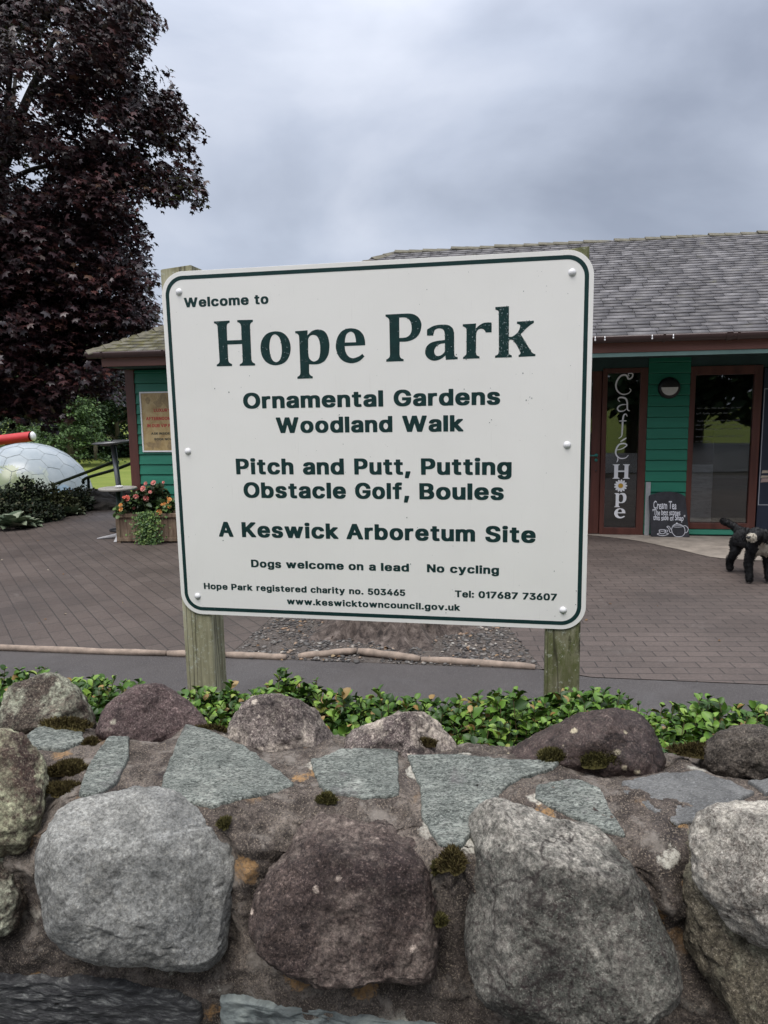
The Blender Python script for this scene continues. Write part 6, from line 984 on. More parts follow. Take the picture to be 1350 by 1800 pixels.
def bush(name, root, c, rad, n, L, mat, parent=None, up=.5, shell=.5, half=.36, zmin=None, dense=1.):
    u = rng.normal(size=(n, 3)); u /= np.linalg.norm(u, axis=1)[:, None]; r = (shell + (1 - shell) * rng.random(n)) ** .7
    k = 1 + .28 * fbm(u * 1.4 + rng.random(3) * 20, 1.5, 3); Pp = u * (r * k)[:, None] * np.array(rad) + np.array(c)
    if zmin is not None: Pp[:, 2] = np.where(Pp[:, 2] < zmin, zmin + rng.random(n) * rad[2] * .5, Pp[:, 2])
    D = u * .7 + rng.normal(size=(n, 3)) * .5; D[:, 2] += up * .2; N_ = u * .5 + np.array([0, 0, up + .5]) + rng.normal(size=(n, 3)) * .4; l = L * rng.uniform(.6, 1.3, n)
    V, F = place_leaves(Pp, D, N_, l, l * half * rng.uniform(.8, 1.2, n)); return npmesh(name, V, F, mat, parent, True)
def flower(name, c, r, mat, parent, face, n=10, layers=2):
    face = np.array(face, float); face /= np.linalg.norm(face); a1 = np.cross(face, [0.2, .1, 1]); a1 /= np.linalg.norm(a1); a2 = np.cross(face, a1); B, D, N_, L = [], [], [], []
    for ly in range(layers):
        for k in range(n):
            a = 2 * PI * (k + ly * .5) / n; d = math.cos(a) * a1 + math.sin(a) * a2 + face * (.22 + .55 * ly); B.append(np.array(c) + face * .003 * ly); D.append(d); N_.append(face - d * .1); L.append(r * (1 - .28 * ly))
    L = np.array(L); V, F = place_leaves(np.array(B), np.array(D), np.array(N_), L, L * .36); o = npmesh(name, V, F, mat, parent, True)
    mb = MB(); mb.lathe([(.0001, .22 * r), (.10 * r, .18 * r), (.16 * r, .05 * r), (.14 * r, -.05 * r)], (0, 0, 0), 8); M3 = np.stack([a1, a2, face], 1); mb.v = [tuple(np.array(c) + M3 @ np.array(v)) for v in mb.v]; mb.build('flower_eye', M_YEL, o, True); return o
def pa(px, py, Y): return at(px, py, Y)
DA = pa(256, 893, 9.22); dah = empty('dahlia_plant', (DA[0], DA[1], ph_ - .06), 0, 'dark leaved dahlia with pink and coral flowers in the wooden planter', 'flower plant'); o_ = np.array([DA[0], DA[1], ph_ - .06])
bush('foliage', None, pa(252, 884, 9.22) - o_, (.24, .13, .115), 520, .075, M_FOL1, dah, .4, .2); npm = bush('foliage', None, pa(276, 872, 9.25) - o_, (.13, .11, .12), 260, .07, M_FOL1, dah, .4, .2)
mb = MB(); heads = [(251.4, 859, .040, 1), (223, 876, .042, 0), (239, 873.6, .038, 1), (257, 876, .042, 1), (256, 850, .026, 1), (269.6, 848.7, .036, 1), (287, 848, .020, 1), (264, 865, .024, 1), (236, 893, .022, 1), (217, 874, .018, 0)]
hp = [pa(x, y, 9.12) - o_ for x, y, _, _ in heads]
for h_ in hp: mb.tube(spline([(h_[0] * .4, h_[1] * .3 + .05, -.02), (h_[0] * .8, h_[1] * .8 + .05, h_[2] * .5), h_ + np.array([0, .02, -.005])], 4), .004, 5)
mb.build('stem', M_STEM, dah, True)
for h_, (x, y, r, k) in zip(hp, heads): flower('flower', h_, r, M_PINK if k else M_CORAL, dah, (rng.normal() * .3, -1, .45 + rng.normal() * .2))
for i, (px, py, lab, hd, rx) in enumerate(((292, 890, 'begonia with orange and cream flowers at the planter end beside the sign', [(288, 886, .034), (280, 900, .040), (298, 878, .030), (296, 883, .018), (298, 891, .026), (284, 887, .016), (295, 875, .018)], .15), (213, 898, 'small orange begonia spilling over the left end of the planter', [(212.7, 895, .034), (212, 888, .026)], .07))):
    c0 = pa(px, py, 9.2); o2 = np.array([c0[0], c0[1], ph_ - .06]); bg = empty('begonia_plant', tuple(o2), 0, lab, 'flower plant')
    bush('foliage', None, pa(px, py - 1, 9.18) - o2, (rx, .11, .085), 90 + 130 * (i == 0), .05, M_FOL2, bg, .5, .3, .45)
    for x, y, r in hd: flower('flower', pa(x, y, 9.08) - o2, r, M_ORANGE, bg, (rng.normal() * .3, -1, .4 + rng.normal() * .2), 9, 3)
iv = pa(262, 900, 9.05); ivo = np.array([iv[0], iv[1], ph_]); ivy = empty('ivy_plant', tuple(ivo), 0, 'bushy green ivy trailing down the middle of the planter front', 'climbing plant')
n = 900; q = rng.random(n); xx = rng.normal(size=n) * (.062 + .05 * q * (1 - q) * 4 * .7); zz = .045 - q * .40; Pp = np.stack([xx, -.035 - .05 * rng.random(n) - .02 * np.sin(q * 3), np.maximum(zz, -ph_ + .012)], 1)
Dd = np.stack([rng.normal(size=n) * .7, -.4 + rng.normal(size=n) * .3, -.7 + rng.normal(size=n) * .4], 1); l = .028 * rng.uniform(.6, 1.3, n); V, F = place_leaves(Pp, Dd, np.array([[0, -1., .6]]) + rng.normal(size=(n, 3)) * .35, l, l * .46); npmesh('foliage', V, F, M_IVY, ivy, True)
mb = MB()
for k in range(7): x = -.1 + .033 * k; mb.tube(spline([(x * .3, .06, -.03), (x * .5, -.02, .02), (x, -.034, -.08), (x * 1.1, -.036, -.2), (x * .9, -.036, -.33)], 4), .003, 5)
mb.build('stem', M_STEM, ivy, True)

M_STEEL = simple('dull_steel', (.17, .175, .18), .38, .15, 12, .05, Metallic=.6); M_ALU = simple('pale_table_top', (.36, .345, .31), .4, .15, 12, .05)
tp = pa(207, 857, 9.48); tz = tp[2]; tb = empty('cafe_table', (tp[0], tp[1] + .0, 0), 0, 'round pale topped cafe table on a pedestal behind the planter', 'table')
mb = MB(); mb.lathe([(.0001, tz - .03), (.225, tz - .03), (.237, tz - .022), (.24, tz - .008), (.236, tz), (.0001, tz)], (0, 0, 0), 40); mb.build('tabletop', M_ALU, tb, bevel=0)
mb = MB(); mb.tube([(0, 0, .04), (0, 0, tz - .031)], .032, 14); mb.build('pedestal', simple('dark_green_metal', (.010, .030, .016), .5, .2, 12, 0), tb, True)
for k in range(4):
    a = PI + .10 + k * PI / 2; d = np.array([math.cos(a), math.sin(a)]); s_ = np.array([-d[1], d[0]]); mb = MB()
    V = [(*(d * .02 + s_ * .035), .07), (*(d * .02 - s_ * .035), .07), (*(d * .30 - s_ * .02), .012), (*(d * .30 + s_ * .02), .012), (*(d * .02 + s_ * .035), .03), (*(d * .02 - s_ * .035), .03), (*(d * .30 - s_ * .02), .001), (*(d * .30 + s_ * .02), .001)]
    mb.add(V, [(0, 1, 2, 3), (4, 7, 6, 5), (0, 4, 5, 1), (1, 5, 6, 2), (2, 6, 7, 3), (3, 7, 4, 0)]); mb.build('foot', simple('pale_cast_foot', (.42, .42, .43), .4, .1, 12, 0) if k == 0 else bpy.data.materials['pale_cast_foot'], tb, bevel=.004)
ash = MB(); ash.lathe([(.0001, .006), (.04, .006), (.05, .022), (.046, .03), (.03, .012), (.0001, .011)], (0, 0, 0), 16); a_ = ash.build('ashtray', M_BOLT, None, True); a_.location = (tp[0] + .035, tp[1] - .05, tz); tag(a_, 'small white dish on the round cafe table', 'dish')
P0 = pa(211, 872, 10.15); P1 = pa(199, 784, 10.15); Pt = pa(199, 778, 10.15); d_ = (P1 - P0) / (P1[2] - P0[2]); g0 = P0 - d_ * P0[2]
um = empty('pedestal_stand', tuple(g0), 0, 'tilted grey steel pole carrying a thin flat grey top, behind the round cafe table', 'stand')
mb = MB(); mb.tube([d_ * .02, d_ * P1[2]], .036, 16); mb.build('pole', M_STEEL, um, True); mb = MB(); mb.lathe([(.0001, 0), (.2, 0), (.2, .02), (.05, .05), (.04, .09)], (0, 0, 0), 24); mb.build('base', M_BLACK, um, True)
mb = MB(); tt_ = Pt - g0; n = 30; ring = [(.28 * math.cos(2 * PI * k / n), .28 * math.sin(2 * PI * k / n)) for k in range(n)]
sl = .05; mb.add([(tt_[0] + a * k_, tt_[1] + b * k_, tt_[2] + h_ + sl * a) for k_, h_ in ((.01, .024), (.8, .022), (1., .008), (1., -.006), (.4, -.03), (.01, -.04)) for a, b in ring], [(i * n + k, i * n + (k + 1) % n, (i + 1) * n + (k + 1) % n, (i + 1) * n + k) for i in range(5) for k in range(n)]); mb.build('top', M_STEEL, um, True)
M_RAIL = simple('dark_green_rail', (.004, .011, .006), .6, .2, 12, 0, Specular_IOR_Level=.15)
def rail(lab, pts, posts, r=.024):
    P = [pa(*p) for p in pts]; r = .03; b = P[-1]; e_ = empty('handrail', (b[0], b[1], 0), 0, lab, 'handrail', 'handrails beside the terrace steps'); o_ = np.array([b[0], b[1], 0])
    mb = MB(); mb.tube(spline([p - o_ for p in P], 5), r, 10); mb.build('rail', M_RAIL, e_, True)
    for (x, y, Y, zb) in posts: p = pa(x, y, Y) - o_; mb = MB(); mb.tube([(p[0], p[1], zb), p], r * .95, 10); mb.build('post', M_RAIL, e_, True)
rail('dark green handrail sloping down in front of the dome, nearer of the two', [(91, 853, 15.2), (150, 831, 14), (196, 813.5, 13.05), (202, 812, 13), (207, 812.5, 12.9)], [(205, 812.5, 12.95, -.02), (94, 852, 15.1, -.9)])
rail('dark green handrail sloping down beside the cafe corner, with a curled lower end', [(147, 849, 14.9), (145.5, 845.5, 14.95), (149, 842, 14.9), (158, 838, 14.7), (203, 825, 13.8), (240, 811, 13.0)], [(155, 840, 14.75, -.8), (240, 811, 13.0, -.02)])
# steps down to the lawn
mb = MB(); M_STEP = simple('step_stone', (.12, .11, .10), .9, .3, 6, .3)
for k in range(6): c0 = np.array([-4.75 - .32 * k, 13.55 + .28 * k]); mb.box(c0[0] - .35, c0[0] + .55, c0[1] - .5, c0[1] + 1.1, -1.25, -.03 - .19 * (k + .2))
st = mb.build('steps', M_STEP); st['kind'] = 'structure'
def rock_thing(lab, px, py, Y, r, seed):
    c0 = at(px, py, Y); u = IV2 * 1.0; V = u * np.array(r) * (1 + .22 * fbm(u + seed, 1.3, 3) + .05 * fbm(u + seed, 5, 3))[:, None]; o = npmesh('garden_rock', V, IF2, R_GR, None, True); o.location = tuple(c0); return tag(o, lab, 'rock', 'rocks edging the terrace')
ico = bmesh.new(); bmesh.ops.create_icosphere(ico, subdivisions=4, radius=1); IV2 = np.array([v.co[:] for v in ico.verts]); IF2 = np.array([[v.index for v in f.verts] for f in ico.faces]); ico.free()
R_GR = rock('garden_rock_stone', (.028, .025, .025), (.06, .055, .053), (.012, .011, .011), (.14, .13, .125), (.12, .12, .11), .4, .7, .4, .2, .6)
rock_thing('dark low rock at the terrace edge below the handrail end', 172, 880, 13.0, (.28, .3, .16), 1); rock_thing('dark rock with a flat pale top beside the paving edge', 185, 889, 12.5, (.30, .28, .13), 2); rock_thing('dark rock under the round cafe table by the lawn edge', 200, 872, 13.6, (.3, .3, .17), 3); rock_thing('dark rock half hidden by shrubs left of the others', 158, 874, 13.9, (.3, .3, .16), 4)

# ============================================================ TREES AND SHRUBS
def in_poly(x, y, P):
    c = False; n = len(P)
    for i in range(n):
        (x0, y0), (x1, y1) = P[i], P[(i + 1) % n]
        if (y0 > y) != (y1 > y) and x < (x1 - x0) * (y - y0) / (y1 - y0) + x0: c = not c
    return c
# five-lobed maple leaf, folded a little along its lobes
_t = []; 
for k in range(5):
    a = math.radians(90 + (k - 2) * 58); r = (.62, .9, 1., .9, .62)[k]; _t.append((r * math.cos(a), .15 + r * math.sin(a) * .85, -.16 * r))
_nn = [(.47 * math.cos(math.radians(90 + (k - 2.5) * 58)), .12 + .47 * math.sin(math.radians(90 + (k - 2.5) * 58)), .03) for k in range(6)]; _nn[0] = (.10, -.10, 0); _nn[5] = (-.10, -.10, 0)
MLV = np.array([(0, .1, .02)] + _t + _nn); MLF = np.array([(0, 6 + k, 1 + k, 7 + k) for k in range(5)])
M_MAPLE = leafmat('copper_maple_leaf', [(0., (.014, .007, .009)), (.45, (.034, .015, .018)), (.75, (.062, .026, .028)), (.94, (.11, .040, .036)), (1., (.085, .055, .026))], .38, .6)
M_MBARK = simple('maple_bark', (.055, .050, .042), .9, .35, 14, .6, .01, stretch=(1, 1, .3))
CAN = [(-140, -40), (266, -40), (262, 0), (289, 27), (287, 50), (266, 62), (246, 68), (257, 97), (264, 114), (296, 114), (307, 143), (333, 187), (351, 207), (350, 230), (343, 248), (358, 300), (358, 322), (349, 380), (322, 366), (300, 368), (262, 356), (241, 370), (262, 392), (259, 417), (266, 450), (271, 497), (272, 522), (284, 556), (262, 590), (232, 640), (226, 706), (205, 712), (176, 694), (140, 690), (108, 716), (101, 755), (82, 772), (66, 742), (36, 758), (20, 735), (-20, 748), (-140, 700)]
mc = at(-75, 500, 13.4); mo_ = np.array([mc[0], 13.4, -.03]); maple = empty('maple_tree', tuple(mo_), 0, 'big copper leaved maple with dense dark purple foliage at the left', 'tree')
Bp, Dp, Np, Lp = [], [], [], []
def spray(c, R, n, flat=.5, Ls=.14):
    """one drooping spray of leaves round c"""
    out = c - np.array([mc[0], 13.4, c[2]]); out /= np.linalg.norm(out) + 1e-6
    u = rng.normal(size=(n, 3)); u /= np.linalg.norm(u, axis=1)[:, None]; u *= (rng.random(n) ** .45)[:, None]; u[:, 2] *= flat
    p = c + u * R; p[:, 2] -= R * .35 * (u[:, 0] ** 2 + u[:, 1] ** 2); d = u * .6 + out * .8 + rng.normal(size=(n, 3)) * .4; d[:, 2] -= .55
    Bp.append(p); Dp.append(d); Np.append(np.array([0, 0, .9]) + out * .55 + rng.normal(size=(n, 3)) * .42); Lp.append(Ls * rng.uniform(.6, 1.15, n) * .66)
k = 0
while k < 860:
    x, y = rng.uniform(-110, 360), rng.uniform(-40, 775); R = rng.uniform(.26, .50); rp = R * 1300 / 13.2 * .72
    if not all(in_poly(x + rp * math.cos(a), y + rp * (.75 if math.sin(a) > 0 else .5) * math.sin(a), CAN) for a in np.linspace(0, 2 * PI, 10, endpoint=False)): continue
    if y < 330 and fbm(np.array([[x / 60., y / 45., 2.2]]), 1., 2)[0] > .24: continue
    if x < 120 and 30 < y < 340 and rng.random() < .45: continue
    if y < 330 and k > 620 and rng.random() < .6: continue
    w_ = math.sqrt(max(.05, 1 - ((x + 75) / 460) ** 2)); spray(at(x, y, 13.3 + rng.uniform(-1, .8) * 2.4 * w_), R, int(26 + 120 * R)); k += 1
# edge sprays keep the ragged outline
for i in range(len(CAN)):
    a, b = np.array(CAN[i], float), np.array(CAN[(i + 1) % len(CAN)], float); L = np.hypot(*(b - a)); m = max(1, int(L / 11))
    for q in range(m):
        p = a + (b - a) * (q + rng.random()) / m; nrm2 = np.array([-(b - a)[1], (b - a)[0]]) / L
        cc = p + nrm2 * rng.uniform(9, 22)
        if -60 < cc[0] < 400 and cc[1] > -30 and in_poly(cc[0], cc[1], CAN): spray(at(cc[0], cc[1], 13.2 + rng.normal() * .5), rng.uniform(.10, .17), int(rng.integers(7, 14)), .8, .13)
for k in range(620):                                            # the rest of the crown, outside the picture
    u = rng.normal(size=3); u /= np.linalg.norm(u); c = np.array([mc[0], 13.4, 6.6]) + u * np.array([4.4, 4.0, 5.4]) * (.55 + .45 * rng.random() ** .5)
    q = ROT.T @ (c - EYE); X, Y = 675 + FPX * q[0] / q[2], 900 + FPX * q[1] / q[2]
    if X > -30 and Y > -30: continue
    if c[2] < 1.6: continue
    spray(c, rng.uniform(.4, .65), 62)
Bp, Dp, Np, Lp = (np.concatenate(q) for q in (Bp, Dp, Np, Lp)); V, F = place_leaves(Bp - mo_, Dp, Np, Lp, Lp, MLV, MLF); npmesh('crown', V, F, M_MAPLE, maple, False)
mb = MB(); tz = np.linspace(-.05, 4.2, 9); P = [np.array([.06 * math.sin(z * 1.3), .05 * math.cos(z), z]) for z in tz]; mb.tube(P, [.30 * (1 + .5 * math.exp(-z / .25)) * (1 - .11 * z) for z in tz], 16); mb.build('trunk', M_MBARK, maple, True)
mb = MB(); ap = lambda x, y, d=0: at(x, y, 13.4 + d) - mo_; tt_ = P[-1]; base = ap(-62, 420)
for L, r in (([P[5], base, ap(-15, 330), ap(12, 275), ap(32, 215), ap(52, 165), ap(80, 105), ap(98, 50)], .15), ([ap(-15, 330), ap(4, 250), ap(14, 170), ap(22, 90), ap(28, 10)], .075), ([ap(12, 275), ap(60, 262, -.3), ap(110, 268, -.5), ap(170, 280, -.6)], .05), ([ap(-15, 340), ap(50, 300, .3), ap(120, 290, .5), ap(200, 310, .5), ap(250, 330, .4)], .05), ([ap(52, 165), ap(95, 140), ap(150, 120), ap(210, 90)], .045), ([base, ap(20, 430, -.6), ap(120, 450, -.8), ap(220, 480, -.8)], .07), ([base, ap(0, 560, -.8), ap(80, 620, -1), ap(160, 660, -1)], .06), ([P[6], P[6] + [-1.5, .4, 2.], P[6] + [-2.6, .6, 4.]], .13), ([P[7], P[7] + [.2, 1.4, 2.], P[7] + [.3, 2.4, 4.6]], .12), ([ap(225, 290, .4), ap(245, 278, .4), ap(262, 270, .4)], .018), ([ap(205, 300, .4), ap(235, 312, .4), ap(258, 325, .4)], .018), ([P[7], P[7] + [-.4, -1., 2.4], P[7] + [-.3, -1.3, 5.]], .12)):
    Q = spline(L, 5); mb.tube(Q, [max(.006, r * (1 - .8 * i / len(Q))) for i in range(len(Q))], 9)
mb.build('limb', M_MBARK, maple, True)

LQ = (np.array([(-.5, 0, 0), (.5, 0, 0), (.38, .8, -.1), (-.38, .8, -.1), (0, 1.2, -.2)]), np.array([(0, 1, 2, 3), (3, 2, 4, 4)]))
LQV = np.array([(-.25, 0, 0), (.25, 0, 0), (.5, .45, .06), (.12, 1., -.08), (-.12, 1., -.08), (-.5, .45, .06)]); LQF = np.array([(0, 1, 2, 5), (5, 2, 3, 4)])
def tree(name, lab, px, Y, zb, Ht, rad, cz, nsp, mat, group, leaf=.24, layered=False, lpn=26, tr=.16, x=None):
    X = at(px, 800, Y)[0] if x is None else x; o_ = np.array([X, Y, zb]); T = empty(name, tuple(o_), 0, lab, 'tree', group); B, D, N_, L = [], [], [], []; limbs = []
    for k in range(nsp):
        f = rng.random() ** (.9 if layered else .75); z = cz + (Ht - cz) * f
        wid_ = rad * ((1 - f) ** .75 + .06 if layered else math.sqrt(max(.04, 1 - (2 * f - .85) ** 2 * .75)))
        a = rng.random() * 2 * PI; rr = wid_ * (.45 + .55 * rng.random() ** .5) * (1 + .25 * math.sin(a * 3 + z)); c = np.array([rr * math.cos(a), rr * math.sin(a), z - (.22 * rr if layered else 0) + rng.normal() * .15])
        if k % 5 == 0: limbs.append(c)
        R = rng.uniform(.35, .7) * rad / 2.2; u = rng.normal(size=(lpn, 3)) * np.array([.55, .55, .22 if layered else .42]); p = c + u * R; out_ = np.array([math.cos(a), math.sin(a), 0])
        B.append(p); D.append(out_ * .9 + rng.normal(size=(lpn, 3)) * .5 - np.array([0, 0, .45])); N_.append(np.array([0, 0, 1.]) + out_ * .4 + rng.normal(size=(lpn, 3)) * .45); L.append(leaf * rng.uniform(.6, 1.3, lpn))
    B, D, N_, L = (np.concatenate(q) for q in (B, D, N_, L)); V, F = place_leaves(B, D, N_, L, L * .8, LQV, LQF); npmesh('crown', V, F, mat, T, False)
    mb = MB(); zt = np.linspace(-.1, Ht * .8, 8); mb.tube([(.08 * math.sin(z), .06 * math.cos(z * 1.4), z) for z in zt], [tr * (1 - .1 * i) for i in range(8)], 10)
    for c in limbs: z0 = max(.4, c[2] - .35 * math.hypot(c[0], c[1])); mb.tube([(0, 0, z0), (c[0] * .5, c[1] * .5, (z0 + c[2]) / 2 + .05), tuple(c)], [tr * .3, tr * .2, .012], 5, False)
    mb.build('trunk', M_TBARK, T, True); return T
M_TBARK = simple('pale_bark', (.13, .11, .075), .9, .3, 9, .3, .01, stretch=(1, 1, .3))
M_T1 = leafmat('feathery_green', [(0., (.034, .066, .022)), (.5, (.075, .135, .042)), (1., (.14, .22, .075))], .6, .25)
M_T2 = leafmat('dark_green', [(0., (.012, .026, .014)), (.5, (.024, .048, .022)), (1., (.05, .085, .035))], .6, .25)
M_T3 = leafmat('mid_green', [(0., (.018, .036, .016)), (.5, (.036, .068, .026)), (1., (.075, .12, .045))], .6, .25)
BGT = 'trees beyond the lawn'
tree('conifer_tree', 'feathery light green conifer beyond the lawn, directly behind the dome', 122, 39, -1.2, 7.4, 1.75, .5, 230, M_T1, BGT, .13, True, 60)
tree('conifer_tree', 'feathery green conifer squeezed between the dome and the copper maple', 92, 45, -1.2, 8.0, 1.9, .5, 190, M_T1, BGT, .14, True, 55)
tree('broadleaf_tree', 'green tree with a bare pale trunk at the far lawn edge', 167, 43.8, -1.2, 6.4, 1.7, 2.5, 150, M_T3, BGT, .13, False, 60, .13)
tree('broadleaf_tree', 'dark green tree just left of the cafe corner, beyond the lawn', 207, 46, -1.2, 6.8, 1.9, .9, 190, M_T2, BGT, .15, False, 50)
tree('broadleaf_tree', 'mid green tree mostly hidden behind the cafe corner', 246, 48, -1.2, 6.6, 1.9, .8, 150, M_T3, BGT, .15, False, 50)
tree('broadleaf_tree', 'very dark tree filling the gap left of the pale trunk', 143, 52, -1.2, 7.6, 2.2, .5, 200, M_T2, BGT, .26)
tree('broadleaf_tree', 'very dark tree filling the gap right of the pale trunk', 186, 55, -1.2, 7.8, 2.3, .4, 200, M_T2, BGT, .26)
tree('broadleaf_tree', 'dark tree behind the feathery conifers', 108, 58, -1.2, 8.2, 2.3, .4, 170, M_T2, BGT, .27)
for i, (px, Y) in enumerate(((128, 45.5), (150, 46.2), (178, 46.0), (198, 46.4), (222, 46.2))):
    X = at(px, 800, Y)[0]; sh = empty('shrub', (X, Y, -1.2), 0, ('dark low shrub under the feathery conifer at the lawn edge', 'dark low shrub left of the pale trunk', 'dark low shrub right of the pale trunk', 'dark low shrub under the dark green tree', 'dark low shrub by the cafe corner at the far lawn edge')[i], 'shrub', 'low shrubs along the far lawn edge')
    bush('foliage', None, (0, 0, .45), (1.0, .6, .55), 700, .2, M_T2, sh, .4, .3, .5, zmin=.0)
tree('broadleaf_tree', 'far dark tree showing under the maple leaves at the left edge', 22, 64, -1.2, 7.2, 2.6, .4, 150, M_T2, BGT, .28)
tree('broadleaf_tree', 'far mid green tree behind the red awning end', 66, 60, -1.2, 7.6, 2.4, .4, 150, M_T3, BGT, .27)
wd = MB(); B = np.stack([rng.uniform(-150, -34, 9000), rng.uniform(60, 78, 9000), rng.uniform(-1.1, 6.5, 9000)], 1); B[:, 2] = -1.1 + (B[:, 2] + 1.1) * (.75 + .3 * np.sin(B[:, 0] * .35) * np.sin(B[:, 0] * .13 + 1)); B[:, 1] += .25 * (B[:, 0] + 34)
l = rng.uniform(.5, 1.1, 9000); V, F = place_leaves(B, rng.normal(size=B.shape) - [0, 0, .4], np.array([[0, -.5, .9]]) + rng.normal(size=B.shape) * .5, l, l * .9, LQV, LQF); tag(npmesh('woodland', V, F, M_T2), 'far dark wood along the left side of the lawn', kind='stuff')
# trees across the road behind the viewer, seen only in the cafe glass
for i, (x, y, h_, lab) in enumerate(((-9, -15, 12, 'tall tree across the road, well left of the cafe door in its reflection'), (-3.5, -17, 12.5, 'tall tree reflected at the left of the cafe door glass'), (2., -16.5, 13, 'tall tree reflected in the middle of the cafe door glass'), (7.5, -16, 12, 'tall tree reflected in the tall chalk written window'), (13., -15, 12.5, 'tall tree reflected at the right end of the cafe windows'), (19., -13, 12., 'tall tree across the road beyond the right end of the cafe'), (5., -23, 15., 'farther tall tree reflected in the cafe glass'))):
    tree('broadleaf_tree', lab, 0, y, -1.2, h_, 3.9, 2.4, 190, M_T3, 'trees reflected in the cafe glass', .55, False, 22, .3, x)

# shrubs and hostas of the left bed
M_SH1 = leafmat('bed_shrub_dark', [(0., (.010, .016, .009)), (.6, (.022, .034, .015)), (.9, (.05, .068, .028)), (1., (.09, .06, .03))], .55, .3); M_SH2 = leafmat('bed_shrub_olive', [(0., (.024, .028, .010)), (.6, (.050, .058, .020)), (1., (.085, .09, .032))], .55, .3)
t = NT('hosta_leaf'); M_HOSTA = leafmat('hosta_leaf', [(0., (.09, .13, .08)), (.6, (.17, .21, .14)), (1., (.32, .35, .25))], .5, .3)
SHG = 'shrubs in the left bed'
for px, py, Y, rx, rz, n, mat, lab in ((12, 898, 11.3, .42, .34, 900, M_SH1, 'dark leafy shrub at the left end of the bed below the dome'), (52, 884, 11.7, .40, .42, 1000, M_SH1, 'tallest dark shrub in front of the middle of the dome'), (92, 893, 11.8, .40, .34, 900, M_SH2, 'olive green shrub below the lower end of the handrail'), (38, 908, 10.95, .34, .22, 600, M_SH1, 'low dark shrub at the paving edge behind the pale hosta'), (122, 893, 12.2, .36, .27, 800, M_SH1, 'dark spreading shrub between the two handrails'), (72, 912, 11.2, .36, .20, 600, M_SH1, 'low dark ground shrub along the paving edge'), (142, 886, 12.9, .30, .25, 600, M_SH2, 'olive brown shrub beside the terrace rocks'), (112, 906, 11.9, .34, .18, 500, M_SH2, 'small olive shrub at the paving edge'), (-30, 905, 10.9, .45, .4, 800, M_SH1, 'dark shrub at the very edge of the photo on the left')):
    c = at(px, py, Y); o_ = np.array([c[0], Y, -.03]); sh = empty('shrub', tuple(o_), 0, lab, 'shrub', SHG); h_ = max(.12, c[2]); bush('foliage', None, (0, 0, h_), (rx, rx * .8, rz), int(n * 2.2), .045, mat, sh, .5, .35, .38, zmin=.0)
    mb = MB()
    for k in range(7): a = k * .9; mb.tube([(0, 0, -.02), (rx * .3 * math.cos(a), rx * .3 * math.sin(a), h_ * .7), (rx * .6 * math.cos(a), rx * .6 * math.sin(a), h_ + rz * .5)], [.008, .006, .003], 5, False)
    mb.build('stem', M_STEM, sh, True)
for px, py, Y, R, lab in ((20, 915, 10.42, .30, 'pale edged hosta at the left paving edge'), (47, 921, 10.55, .18, 'small grey green hosta beside the larger pale one'), (149, 891, 12.35, .30, 'pale variegated hosta beside the terrace rocks'), (122, 902, 11.75, .22, 'grey green hosta at the front of the bed near the rocks'), (4, 866, 12.2, .25, 'pale hosta clump high at the left below the dome')):
    c = at(px, py, Y); e_ = empty('hosta', (c[0], Y, 0), 0, lab, 'plant', 'hostas in the left bed'); n = 26; a = np.arange(n) * 2.4; el_ = .15 + .9 * (np.arange(n) / n); D = np.stack([np.cos(a) * np.cos(el_), np.sin(a) * np.cos(el_), np.sin(el_)], 1)
    l = R * rng.uniform(.7, 1.1, n); z0 = max(0, c[2] - .1); B = D * .04 * [1, 1, 0] + [0, 0, z0]; V, F = place_leaves(B, D, np.tile([0, 0, 1.], (n, 1)) - D * .1 + rng.normal(size=(n, 3)) * .1, l, l * .30); npmesh('foliage', V, F, M_HOSTA, e_, True)

# ============================================================ DOME AND AWNING ON THE LOWER LAWN
dcx = at(46, 800, 21.)[0]; DR = 1.74; dome = empty('dome_tent', (dcx, 21., -1.2), .3, 'pale geodesic dome tent with painted green reflections standing on the lower lawn', 'dome tent')
bm = bmesh.new(); bmesh.ops.create_icosphere(bm, subdivisions=6, radius=DR); CZ = .26
bmesh.ops.bisect_plane(bm, geom=bm.verts[:] + bm.edges[:] + bm.faces[:], plane_co=(0, 0, -CZ), plane_no=(0, 0, -1), clear_outer=True); me = bpy.data.meshes.new('shell'); bm.to_mesh(me); bm.free(); me.transform(Matrix.Translation((0, 0, CZ)))
t = NT('dome_film'); n1 = t.noise(.62, 6, .55, .5, co=t.co((1, 1, 1.25), (.3, .2, 1.35))); c = t.ramp(t.noise(2, 3), [(.3, (.28, .325, .355)), (.7, (.38, .42, .44))])
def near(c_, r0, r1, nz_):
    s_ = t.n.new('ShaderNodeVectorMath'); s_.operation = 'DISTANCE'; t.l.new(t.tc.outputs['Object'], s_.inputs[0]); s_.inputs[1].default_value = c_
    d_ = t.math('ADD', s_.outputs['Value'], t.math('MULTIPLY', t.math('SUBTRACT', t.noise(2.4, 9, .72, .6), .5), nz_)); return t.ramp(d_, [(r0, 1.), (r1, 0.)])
c = t.mix(t.math('MULTIPLY', near((.12, -1.55, .62), .78, .81, 1.3), .6), c, (.44, .48, .38))  # reflected lawn and treeline painted into the film colour as green patches
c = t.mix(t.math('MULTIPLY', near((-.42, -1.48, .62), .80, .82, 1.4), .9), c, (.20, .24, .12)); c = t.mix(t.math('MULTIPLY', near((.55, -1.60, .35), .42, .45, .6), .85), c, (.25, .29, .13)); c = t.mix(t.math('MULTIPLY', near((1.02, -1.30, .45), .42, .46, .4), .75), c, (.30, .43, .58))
sh_ = shade(link('shell', me, t.done(c, .22, None, Specular_IOR_Level=.5), dome))
